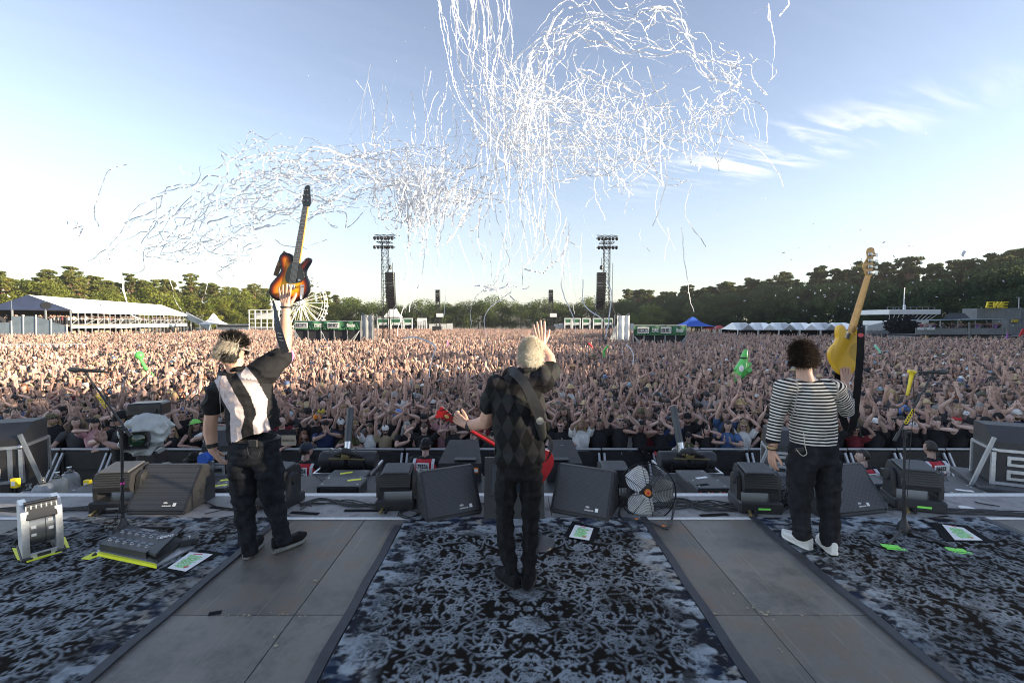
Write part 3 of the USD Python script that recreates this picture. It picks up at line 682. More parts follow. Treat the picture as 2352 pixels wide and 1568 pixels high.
screen_wall(676, 827, 738, 757, 49, 'left black screen wall with a green banner reading BECKS and EWE', [("BECK'S", .12, 1.15, True), ('EWE', .37, .75, False), ('EINE WELT', .6, 1.1, True), ('firestar', .87, .9, False)])
screen_wall(1456, 1577, 748, 770, 46, 'right black screen wall with a green banner reading BECKS and EWE', [("BECK'S", .17, 1.0, True), ('EWE', .4, .65, False), ('EINE WELT', .6, .9, True), ('firestar', .86, .75, False)])

# delay towers: lattice mast, light head, hanging line array
def delay_tower(u, Y, top, side, label):
    c = at(u, 738, Y); c[2] = G; H = at(u, top, Y)[2] - G
    t = thing('delay_tower', label, 'speaker tower', c)
    m = MB(); truss(m, c, H - .4, .62, 17, .028); part(t, 'mast', m, 'truss_black', False)
    for k, dz in enumerate((.0, -.55, -1.0)):
        z = G + H + dz - .2; w = (2.1, 1.5, 2.0)[k]
        m = MB()
        for q in (-1, 1): m.bar(c * [1, 1, 0] + [-w / 2, q * .5, z], c * [1, 1, 0] + [w / 2, q * .5, z], .07)
        for q in np.linspace(-w / 2, w / 2, 7): m.bar(c * [1, 1, 0] + [q, -.5, z], c * [1, 1, 0] + [q, .5, z], .05)
        part(t, 'light_frame', m, 'truss_black', False)
    rr = np.random.default_rng(int(u))
    for k in range(12):
        q = -1 + 2 * (k % 6) / 5; z = G + H - .2 - (.2 if k < 6 else 1.15)
        part(t, 'lamp_head', MB().box(c * [1, 1, 0] + [q * .95, -.55, z], (.26, .3, .34), .06, RX(.5) @ RZ(rr.uniform(-.4, .4))), 'black_plastic', False)
    for k in range(3): part(t, 'top_panel', MB().box(c * [1, 1, 0] + [-.7 + .75 * k, .1, G + H + .06], (.66, .8, .05), R=RX(.25) @ RY(.1)), 'truss_black', False)
    xa = side * .62
    part(t, 'array_hoist', MB().bar(c * [1, 1, 0] + [xa, -.3, G + H * .62 + 2.6], c * [1, 1, 0] + [xa, -.3, G + H * .62 + 1.2], .05).add(lathe([(0, 0), (.16, 0), (.2, .2), (.12, .42), (0, .45)], 10), t=c * [1, 1, 0] + [xa, -.3, G + H * .62 + 1.35]), 'black_plastic')
    z = G + H * .62 + 1.15
    for k in range(14):
        ang = .02 * k; z -= .285 * math.cos(ang); xo = c * [1, 1, 0] + [xa, -.35 + .006 * k * k * .6, z]
        part(t, 'speaker_box', MB().box(xo, (.98, .55, .265), .03, RX(ang)), 'black_plastic', False)
    part(t, 'base_stack', MB().box(c + [.7 * side * .6, -.4, .95], (1.7, 1.3, 1.9), .04), 'black_paint', False)
    for q in (-1, 1): part(t, 'stay', tube([c * [1, 1, 0] + [0, 0, G + H * .55], c * [1, 1, 0] + [q * 3.2, 1.5, G]], .025, 4), 'truss_grey', False)
    part(t, 'flag_pole', MB().bar(c + [.75, .3, 2], c + [.75, .3, H * .78], .05), 'truss_black', False)
delay_tower(886, 50, 541, 1, 'left black lattice tower with a hanging line of loudspeakers')
delay_tower(1392, 50, 542, -1, 'right black lattice tower with a hanging line of loudspeakers')
def slim_tower(u, Y, top, label):
    c = at(u, 738, Y); c[2] = G; H = at(u, top, Y)[2] - G
    t = thing('slim_tower', label, 'speaker tower', c); m = MB(); truss(m, c, H - 1.2, .8, 12, .05); part(t, 'mast', m, 'truss_black', False)
    for k in range(7): part(t, 'speaker_box', MB().box(c + [0, 0, H - .3 - k * .34], (1.0, .8, .3), .04, RX(.03 * k)), 'black_plastic', False)
    part(t, 'head_frame', MB().box(c + [0, 0, H], (.9, .9, .25)), 'truss_black', False)
    part(t, 'sign', MB().box(c + [.5, -.7, 5.2], (1.5, .06, .8)), 'white_paint', False); part(t, 'base_stack', MB().box(c + [0, -1, 1.4], (2, 1.4, 2.8), .05), 'black_paint', False)
slim_tower(1006, 100, 667, 'thin distant speaker mast left of the waving hand')
slim_tower(1265, 100, 667, 'thin distant speaker mast right of the waving hand')

def cloth_tower(u0, u1, v0, Y, lean, label):
    a, b = at(u0, v0, Y), at(u1, v0, Y); w = b[0] - a[0]; c = np.array([(a[0] + b[0]) / 2, Y, G]); H = a[2] - G
    t = thing('cloth_tower', label, 'tower', c)
    for i in (-1, 1):
        for j in (-1, 1): part(t, 'post', MB().bar(c + [i * w / 2, j * w / 2, 0], c + [i * w / 2, j * w / 2, H + .1], .08), 'truss_grey', False)
    for k in range(5):
        z = H * (k + .3) / 5
        for i in (-1, 1): part(t, 'brace', MB().bar(c + [-i * w / 2, -w / 2, z], c + [i * w / 2, -w / 2, z + H / 5], .05).bar(c + [-w / 2, -w / 2, z], c + [w / 2, -w / 2, z], .05), 'truss_grey', False)
    v, f = grid(-w / 2, w / 2, H * .38, H, 12, 12); v = np.column_stack([v[:, 0], -w / 2 - .1 + .05 * np.sin(v[:, 0] * 9) - .02 * np.sin(v[:, 1] * 6), v[:, 1]])
    part(t, 'cloth', (v + c, f), 'white_cloth' if lean else 'grey_cloth', True)
    if lean: part(t, 'slanted_cloth', (np.array([c + [-w / 2, -.2, H * .78], c + [-w / 2, -.2, H * .2], c + [-w * 1.25, -.2, H * .2], c + [-w * 1.2, -.2, H * .3]]), np.array([(0, 1, 2), (0, 2, 3)])), 'white_cloth', False)
    part(t, 'floor_deck', MB().box(c + [0, 0, H * .36], (w * 1.05, w, .08)), 'timber', False)
cloth_tower(835, 862, 724, 52, False, 'scaffold tower with grey see-through sheeting beside the left black lattice tower')
cloth_tower(1415, 1442, 725, 52, True, 'white sheeted scaffold tower with a slanted sheet beside the right lattice tower')

# food stalls with green fascia signs
look('stall_green', (.03, .13, .06), .6, vary=.4, scale=1.2)
stalls = [(866, 893), (896, 924), (926, 948), (958, 980), (1296, 1313), (1314, 1334), (1337, 1356), (1362, 1384), (1386, 1408)]
for k, (u0, u1) in enumerate(stalls):
    Y = 126; a, b = at(u0, 731, Y), at(u1, 731, Y); w = b[0] - a[0]; c = np.array([(a[0] + b[0]) / 2, Y, G]); H = a[2] - G
    green = k not in (3,)
    t = thing('food_stall', ['first', 'second', 'third', 'fourth', 'fifth', 'sixth', 'seventh', 'eighth', 'ninth'][k] + ' food stall from the left in the far row, with ' + ('a green fascia sign' if green else 'a white slatted front'), 'stall', c, 'food stalls beyond the crowd')
    part(t, 'body', MB().box(c + [0, 1.6, H * .36], (w, 2.6, H * .72)), 'wall_black', False)
    for q in (-1, 1): part(t, 'side_post', MB().box(c + [q * (w / 2 - .14), 0, H * .45], (.28, .3, H * .9)), 'white_paint', False)
    part(t, 'fascia_frame', MB().box(c + [0, .1, H * .80], (w, .2, H * .42), .05), 'white_paint', False)
    if green:
        part(t, 'fascia_sign', MB().box(c + [0, -.03, H * .80], (w * .84, .1, H * .33)), 'stall_green', False)
        part(t, 'sign_strip', MB().box(c + [0, -.1, H * .70], (w * .7, .04, H * .09)), 'white_paint', False)
    else:
        for q in range(6): part(t, 'slat', MB().box(c + [-w * .4 + w * .16 * q, -.1, H * .45], (.16, .1, H * .8)), 'white_paint', False)
for (u0, u1, lab) in ((985, 1040, 'row of low white counters right of the left food stalls'), (1272, 1295, 'low pale counter left of the right food stalls'), (1440, 1456, 'low white counter beside the right screen wall')):
    a, b = at(u0, 742, 128), at(u1, 742, 128); t = thing('counter', lab, 'counter', (a + b) / 2)
    n = max(2, int((b[0] - a[0]) / 1.6))
    for k in range(n): part(t, 'panel', MB().box((a[0] + (k + .5) * (b[0] - a[0]) / n, 128, .45), ((b[0] - a[0]) / n - .12, .2, 1.6 + .3 * (k % 2))), 'pale_wall', False)

# white peaked tents on the right
for k in range(6):
    u0, u1 = 1681 + k * 46.5, 1681 + (k + 1) * 46.5; Y = 76
    a, b = at(u0, 757, Y), at(u1, 757, Y); w = b[0] - a[0]; c = np.array([(a[0] + b[0]) / 2, Y, G]); e = a[2] - G; h = at(u0, 740.5, Y)[2] - G
    t = thing('white_tent', ['first', 'second', 'third', 'fourth', 'fifth', 'sixth'][k] + ' white peaked tent from the left in the row behind the striped shirt bassist', 'tent', c, 'row of white tents on the right')
    part(t, 'roof', loft([np.array([[-w / 2, -2, e], [w / 2, -2, e], [w / 2, 4, e], [-w / 2, 4, e]]) + c, np.array([[-w * .33, 1, h], [w * .33, 1, h], [w * .33, 1.2, h], [-w * .33, 1.2, h]]) + c]), 'white_cloth', False)
    part(t, 'gable', (np.array([[-w * .3, -2.1, e], [w * .3, -2.1, e], [0, -2.1, e + (h - e) * .75], [0, .5, h]]) + c, np.array([(0, 1, 2), (0, 2, 3), (1, 3, 2)])), 'grey_cloth' if k % 2 == 0 else 'white_cloth', False)
    for q in (-1, 1):
        for y in (-1.9, 3.9): part(t, 'post', MB().bar(c + [q * w * .49, y, 0], c + [q * w * .49, y, e], .12), 'white_paint', False)
    part(t, 'back_wall', MB().box(c + [0, 3.9, e / 2], (w, .1, e)), 'wall_black', False)
    part(t, 'bar_counter', MB().box(c + [0, 1.5, .6], (w * .8, .6, 1.2)), 'timber', False)

# race control building with slanted glass
Y = 92; a, b = at(2033, 711, Y), at(2151, 711, Y); c = np.array([(a[0] + b[0]) / 2, Y, G]); w = b[0] - a[0]
zt, z1, z2, z3 = [at(2100, v, Y)[2] for v in (711, 722, 736, 747)]
bld = thing('control_building', 'white control tower building with slanted windows and a flagpole on the right', 'building', c)
part(bld, 'roof_slab', MB().box((c[0], Y + 3, (zt + z1) / 2), (w, 8, zt - z1), .05), 'white_paint', False)
part(bld, 'lower_band', MB().box((c[0] - .3, Y + 3.4, (z2 + z3) / 2), (w * .82, 6.4, z2 - z3), .05), 'white_paint', False)
part(bld, 'body', MB().box((c[0] - .4, Y + 3.6, (z3 + G) / 2), (w * .8, 6, z3 - G)), 'wall_black', False)
gx0, gx1 = c[0] - w * .46, c[0] + w * .46
wd = part(bld, 'window_band', (np.array([[gx0 + .8, Y + .5, z2], [gx1 - .8, Y + .5, z2], [gx1, Y - .6, z1], [gx0, Y - .6, z1]]), np.array([(0, 1, 2), (0, 2, 3)])), 'dark_glass', False)
for k in range(11):
    q = k / 10; part(bld, 'mullion', MB().bar((gx0 + .8 + (gx1 - gx0 - 1.6) * q, Y + .45, z2), (gx0 + (gx1 - gx0) * q, Y - .65, z1), .1), 'white_paint', False)
for k in range(9): part(bld, 'rail_post', MB().bar((gx0 + (gx1 - gx0) * k / 8, Y, zt), (gx0 + (gx1 - gx0) * k / 8, Y, zt + .5), .06), 'truss_grey', False)
part(bld, 'rail', MB().bar((gx0, Y, zt + .5), (gx1, Y, zt + .5), .06), 'truss_grey', False)
part(bld, 'mast', MB().bar((c[0] + .3, Y + 2, zt), (c[0] + .3, Y + 2, zt + 4.6), .12).box((c[0] + .4, Y + 2, zt + .5), (.4, .3, 1.0)), 'white_paint', False)
part(bld, 'lettering', text('DO', .55, FACE_CAM, (c[0] - 2.8, Y + .17, z3 + .3), .03), 'black_ink', False)
t = thing('site_wall', 'pale concrete ramp wall left of the white control building', 'wall', at(2000, 745, 90)); part(t, 'wall_panel', MB().bar(at(1990, 757, 88), at(2046, 745, 92), .3, 1.5), 'pale_wall', False)
t = thing('crash_barrier', 'low grey guard rail below the pale ramp wall', 'guard rail', at(2020, 762, 84))
for k in range(3): part(t, 'rail', MB().bar(at(1990, 760 + 2.5 * k, 84), at(2080, 760 + 2.5 * k, 84), .08, .16), 'truss_grey', False)
for k in range(8): part(t, 'post', MB().bar(at(1990 + 12 * k, 757, 84.1), at(1990 + 12 * k, 768, 84.1), .1), 'truss_grey', False)
c = at(2074, 754, 78); t = thing('dark_round_tree', 'black rounded tree like canopy on a short trunk before the control building', 'tree', (c[0], c[1], G))
rr = np.random.default_rng(5); cl = [(c[0] + 2.3 * math.cos(a) * q, c[1] + math.sin(a * 3) * .8, c[2] + .3 + 1.2 * math.sin(a) * q, .85) for a in np.linspace(0, 6.2, 15) for q in (.45, .95)]
(V, F), col = leaves(cl, 60, .3, [(.012, .013, .015), (.02, .02, .024)], rr); part(t, 'crown', (V, F), 'needle', False, col=col)
part(t, 'trunk', tube([(c[0], c[1], G), (c[0], c[1], c[2] - .3)], [.35, .2], 8), 'truss_black')

# container bar on the right: two deck levels, lettering, railings
Y = 66
def rx(u, v, y=Y): return at(u, v, y)
kw = thing('container_bar', 'grey container bar with a railed balcony lettered KRAFTWERK at the right edge', 'building', rx(2280, 780) * [1, 1, 0] + [0, 0, G])
def cor(name, u0, u1, v0, v1, y, depth, mat='corrugated', pitch=.22):
    a, b = at(u0, v0, y), at(u1, v1, y); n = int((b[0] - a[0]) / pitch); xs_ = np.linspace(a[0], b[0], n * 2 + 1); P = []
    for i, x in enumerate(xs_): P.append((x, y + (.06 if i % 2 else 0)))
    P += [(b[0], y + depth), (a[0], y + depth)]
    return part(kw, name, loft([np.array([[x, yy, b[2]] for x, yy in P]), np.array([[x, yy, a[2]] for x, yy in P])]), mat, False)
cor('lower_container', 2103, 2240, 772, 800, Y, 5); cor('lower_container', 2242, 2420, 772, 800, Y + .3, 5)
cor('balcony_front', 2104, 2224, 753, 768, Y - .6, .12); cor('balcony_front', 2226, 2310, 753, 768, Y - .5, .12)
cor('upper_container', 2245, 2345, 708, 733, 72, 2.4); cor('upper_container', 2347, 2440, 707, 733, 72.3, 2.4)
cor('side_container', 2316, 2440, 734, 772, 70, 2.4)
part(kw, 'balcony_deck', MB().box((rx(2207, 768)[0], Y + 2, rx(2207, 769)[2]), (rx(2312, 768)[0] - rx(2103, 768)[0], 5.4, .18)), 'truss_black', False)
part(kw, 'canopy', MB().box((rx(2235, 733)[0], Y + 2, rx(2235, 733.5)[2]), (rx(2320, 733)[0] - rx(2158, 733)[0], 5, .1), R=RY(-.02)), 'fence_cloth', False)
for u in (2160, 2200, 2240, 2280, 2316): part(kw, 'canopy_post', MB().bar(rx(u, 768, Y - .3), rx(u, 734, Y - .3), .09), 'truss_grey', False)
part(kw, 'gable_roof', (np.array([rx(2165, 731, 69), rx(2228, 731, 69), rx(2215, 719, 71), rx(2180, 719, 71)]), np.array([(0, 1, 2), (0, 2, 3)])), 'wall_black', False)
for u in (2226, 2312): part(kw, 'corner_post', MB().bar(rx(u, 800, Y - .7), rx(u, 740, Y - .7), .16), 'truss_grey', False)
for k in range(3): part(kw, 'scaffold_brace', MB().bar(rx(2265 + 16 * k, 736, Y + 4.5), rx(2281 + 16 * k, 768, Y + 4.5), .07).bar(rx(2281 + 16 * k, 736, Y + 4.5), rx(2281 + 16 * k, 768, Y + 4.5), .07), 'truss_grey', False)
part(kw, 'lettering', text('KRAFTWERK', .36, FACE_CAM, rx(2127.5, 757.5, Y - .75), .04, True, rx(2148, 757, Y - .75)[0] - rx(2108, 757, Y - .75)[0]), 'white_paint', False)
a = rx(2128, 773.5, Y - .5); part(kw, 'warning_sign', MB().add(prism([(-.32, 0), (.32, 0), (0, .56)], 0, .04), FACE_CAM, a), 'yellow_paint', False); part(kw, 'warning_mark', MB().add(prism([(-.04, .12), (.06, .12), (.02, .36), (-.06, .3)], .045, .06), FACE_CAM, a), 'black_ink', False)
part(kw, 'wall_sign', MB().box(rx(2331, 737, 69.8), (1.1, .06, .5)), 'corrugated', False); part(kw, 'wall_lettering', text('EWE', .38, FACE_CAM, rx(2331, 740, 69.7), .04, True, 1.0), 'yellow_paint', False)
sg = thing('roof_sign', 'large slanted yellow EWE letters on top of the grey container', 'sign', rx(2287, 707, 71))
sl = np.array([[1, .22, 0], [0, 0, -1], [0, 1, 0]], float)
for i, ch in enumerate('EWE'): part(sg, 'letter', text(ch, .92, sl, rx(2270 + 17.5 * i - (1 if i == 2 else 0), 706.5, 71), .2, True, [.98, 1.42, .98][i]), 'yellow_paint', False)
for k in range(3): part(sg, 'foot', MB().bar(rx(2268 + 17 * k, 709, 71.15), rx(2268 + 17 * k, 700, 71.15), .06), 'truss_grey', False)
lp = thing('lamp_pole', 'thin grey lamp pole behind the containers at the right edge', 'lamp post', rx(2341, 760, 74) * [1, 1, 0] + [0, 0, G])
part(lp, 'pole', MB().bar(rx(2341, 700, 74) * [1, 1, 0] + [0, 0, G], rx(2341, 683, 74), .12), 'truss_grey', False); part(lp, 'arm', MB().bar(rx(2335, 683, 74), rx(2346, 683, 74), .1), 'truss_grey', False)
bs = thing('booth', 'low dark booth with a notice board under a red arrow sign at the right edge', 'booth', rx(2335, 790, 58) * [1, 1, 0] + [0, 0, G])
part(bs, 'roof', MB().box(rx(2346, 773, 58), (5, 2, .12)), 'truss_black', False)
for u in (2308, 2335): part(bs, 'post', MB().bar(rx(u, 773, 57.5), rx(u, 805, 57.5), .12), 'truss_black', False)
part(bs, 'notice_board', MB().box(rx(2315, 778, 57.3), (.7, .04, .55)), 'white_paint', False); part(bs, 'notice_print', MB().box(rx(2315, 776.5, 57.25), (.55, .03, .12)).box(rx(2315, 780, 57.25), (.55, .03, .14)), 'black_ink', False)
part(bs, 'arrow_sign', MB().add(prism([(-.55, -.2), (-.2, -.2), (0, .25), (.2, -.2), (.55, -.2), (.12, .75), (-.12, .75)], 0, .1), FACE_CAM, rx(2349, 768, 57.6)), 'red_paint', False)
pb_ = thing('pole_banner', 'slim purple banner post beside the dark booth', 'banner', rx(2314, 790, 50) * [1, 1, 0] + [0, 0, G]); part(pb_, 'pole', MB().bar(rx(2314, 800, 50), rx(2314, 764, 50), .12), 'purple' if look('purple', (.25, .08, .3), .6) else '', False)
mt = thing('phone_mast', 'thin phone mast rising above the forest on the right', 'mast', at(1936, 720, 190) * [1, 1, 0] + [0, 0, G])
part(mt, 'mast', MB().bar(at(1936, 760, 190) * [1, 1, 0] + [0, 0, G], at(1936, 641, 190), .45), 'truss_grey', False)
for k in range(4): part(mt, 'antenna', MB().box(at(1934 + (k % 2) * 4, 649 + 9 * (k // 2), 190), (.5, .5, 1.4), .05), 'truss_black', False)
hd = thing('hedge', 'round green bush before the container bar', 'bush', rx(2237, 790, 60) * [1, 1, 0] + [0, 0, G]); c = rx(2237, 786, 60)
(V, F), col = leaves([(c[0] + q, c[1], c[2] - .2, .9) for q in (-1, 0, .9)], 150, .2, [(.04, .07, .02), (.06, .09, .025)], rr); part(hd, 'crown', (V, F), 'broad_leaf', False, col=col)
# ------------------------------------------------------------------ crowd people: one generator, near ones with parts, far ones joined and coloured per vertex
_ico = {}
def ico(n):
    if n not in _ico:
        m = trimesh.creation.icosphere(n); _ico[n] = (np.array(m.vertices), np.array(m.faces))
    return _ico[n][0].copy(), _ico[n][1]

def head_shape(n=2):
    v, f = ico(n); d = v.copy()
    v = v * [.076, .096, .118]
    jaw = np.clip(-d[:, 2], 0, 1); v[:, 0] *= 1 - .28 * jaw; v[:, 1] = np.where(d[:, 1] > 0, v[:, 1] * (1 - .3 * jaw), v[:, 1])
    if n >= 2:
        nose = np.exp(-((d[:, 0] / .16) ** 2 + ((d[:, 2] + .12) / .22) ** 2)) * (d[:, 1] < 0); v[:, 1] -= .019 * nose
        eye = np.exp(-(((np.abs(d[:, 0]) - .36) / .16) ** 2 + ((d[:, 2] - .08) / .14) ** 2)) * (d[:, 1] < 0); v[:, 1] += .008 * eye
    return v, f

def ik(S, W, l1, l2, pole):
    d = W - S; L = np.linalg.norm(d); L2 = min(L, (l1 + l2) * .995); d = d / L; W = S + d * L2
    a = (l1 ** 2 - l2 ** 2 + L2 ** 2) / (2 * L2); h = math.sqrt(max(l1 ** 2 - a * a, 1e-6))
    p = np.asarray(pole, float) - d * (np.asarray(pole, float) @ d); p /= max(np.linalg.norm(p), 1e-6)
    return S + d * a + p * h, W

def hand_mesh(W, d, palm, side, spread=.2, curl=.15, lod=0, s=1.0):
    """palm, four fingers and a thumb; d along the hand, palm = direction that the palm faces, side = +1 when the thumb lies on the x side"""
    F = frame(d, palm); x, y, z = F[:, 0] * side, np.cross(d, F[:, 0]), F[:, 2]
    y = palm - d * (palm @ d); y = y / np.linalg.norm(y)
    m = MB(); P = lambda a, b, c: W + x * a * s + y * b * s + z * c * s
    w = .042
    m.add(hull([P(a, b, c) for a, c in ((-.028, -.005), (.028, -.005), (-w, .05), (w, .045), (-w, .092), (w, .092)) for b in (-.012, .012)]))
    if lod:
        m.add(hull([P(a, b, c) for a, c in ((-w, .09), (w, .09), (-w * 1.1, .165), (w * .9, .17)) for b in (-.007, .007)])); m.add(hull([P(a, b, c) for a, c in ((w * .8, .02), (w, .055), (w + .038, .085), (w + .03, .1)) for b in (-.007, .01)]))
        return m.get()
    for i, (q, L) in enumerate(((-.033, .062), (-.011, .078), (.011, .083), (.033, .075))):
        sp = (q / .033) * spread * .03
        m.tube([P(q, 0, .085), P(q + sp * .6, curl * .012, .085 + L * .55), P(q + sp, curl * .045, .085 + L)], [.0095 * s, .009 * s, .0065 * s], 5)
    m.tube([P(.03, .004, .025), P(.052, .01, .06), P(.064, .016, .098)], [.013 * s, .011 * s, .008 * s], 5)
    return m.get()

ARM = {   # right wrist target relative to the feet (x outward, y towards the stage is negative), hand direction, palm direction, per pose
    'clap overhead': lambda r: ((.05, -.19 + r.normal(0, .05), 1.79 + r.normal(0, .06)), (-.05, -.1, 1), (-1, 0, 0)),
    'clap wide': lambda r: ((.2, -.22, 1.76 + r.normal(0, .07)), (-.3, -.1, 1), (-1, -.3, 0)),
    'both arms up': lambda r: ((.33 + r.normal(0, .08), -.16, 1.84 + r.normal(0, .07)), (.15, -.15, 1), (-.3, -1, 0)),
    'clap chest': lambda r: ((.05, -.3, 1.33 + r.normal(0, .05)), (-.1, -.3, 1), (-1, 0, 0)),
    'clap face': lambda r: ((.06, -.26, 1.55 + r.normal(0, .05)), (-.1, -.1, 1), (-1, 0, 0)),
    'at the mouth': lambda r: ((.06, -.2, 1.48), (-.2, .0, 1), (-1, .4, 0)),
    'lean': lambda r: ((.12, -.36, 1.18), (-.8, -.6, 0), (0, 0, -1)),
    'down': lambda r: ((.25, -.05, .92), (0, -.1, -1), (-1, 0, 0)),
    'fist': lambda r: ((.2, -.12, 1.98), (0, 0, 1), (0, -1, 0)),
    'heart': lambda r: ((.13, -.1, 1.78), (-.9, -.1, .5), (0, -1, .3)),
}
SAY = {'clap overhead': 'clapping overhead', 'clap wide': 'clapping high', 'both arms up': 'arms raised', 'clap chest': 'clapping at the chest', 'clap face': 'clapping at the face', 'at the mouth': 'hands at the mouth',
       'lean': 'leaning on the barrier', 'down': 'arms down', 'one up': 'one arm raised', 'heart': 'arms over the head'}
SKIN = [(.50, .325, .265), (.46, .295, .235), (.56, .385, .32), (.41, .255, .20), (.51, .32, .265)]
TOPS = [('black', (.024, .024, .027), 60), ('charcoal', (.055, .055, .06), 15), ('dark grey', (.09, .09, .095), 6), ('white', (.7, .7, .68), 7), ('grey', (.25, .25, .26), 6), ('maroon', (.17, .025, .035), 4), ('navy', (.025, .04, .11), 6),
        ('blue', (.07, .13, .27), 2), ('olive', (.10, .10, .05), 3), ('red', (.45, .03, .03), 2), ('pink', (.6, .33, .36), 2), ('tan', (.40, .32, .21), 2), ('purple', (.2, .08, .3), 1), ('green', (.05, .16, .07), 1)]
HAIR = [('dark', (.025, .018, .014), 36), ('brown', (.075, .045, .026), 34), ('blond', (.36, .25, .12), 16), ('reddish', (.18, .07, .03), 6), ('grey', (.28, .27, .26), 5), ('blue', (.12, .25, .6), 1)]
HATS = [('black', (.02, .02, .022), 12), ('white', (.75, .75, .73), 4), ('olive', (.11, .11, .06), 2), ('blue', (.09, .14, .27), 1.2), ('straw', (.5, .38, .2), 2), ('lime green', (.25, .65, .15), .35), ('red', (.4, .04, .04), 1), ('orange', (.7, .22, .03), 1), ('light blue', (.35, .5, .6), .4), ('yellow', (.6, .47, .08), .5)]
def pick(rng, L):
    w = np.array([x[2] for x in L], float); return L[rng.choice(len(L), p=w / w.sum())]

def attributes(rng, up):
    A = {'female': rng.random() < .36, 'skin': SKIN[rng.integers(len(SKIN))], 'top': pick(rng, TOPS)[:2], 'hair': pick(rng, HAIR)[:2], 'tone': rng.uniform(.72, 1.14)}
    A['hat'] = pick(rng, HATS)[:2] if rng.random() < .26 else None
    A['style'] = ('long' if rng.random() < .78 else 'bob') if A['female'] else rng.choice(['short', 'short', 'short', 'long', 'bald', 'shaved'])
    A['glasses'] = rng.random() < .36; A['beard'] = (not A['female']) and rng.random() < .45; A['bare'] = A['female'] and rng.random() < .35
    A['kind'] = rng.choice(['clap overhead', 'clap wide', 'both arms up', 'one up', 'heart'], p=[.42, .2, .2, .14, .04]) if rng.random() < up else rng.choice(['clap chest', 'clap face', 'at the mouth', 'down'], p=[.45, .25, .12, .18])
    A['turn'] = rng.normal(0, .22); A['tilt'] = rng.normal(-.05, .12); A['fat'] = rng.uniform(.9, 1.18) * (.92 if A['female'] else 1.05)
    return A

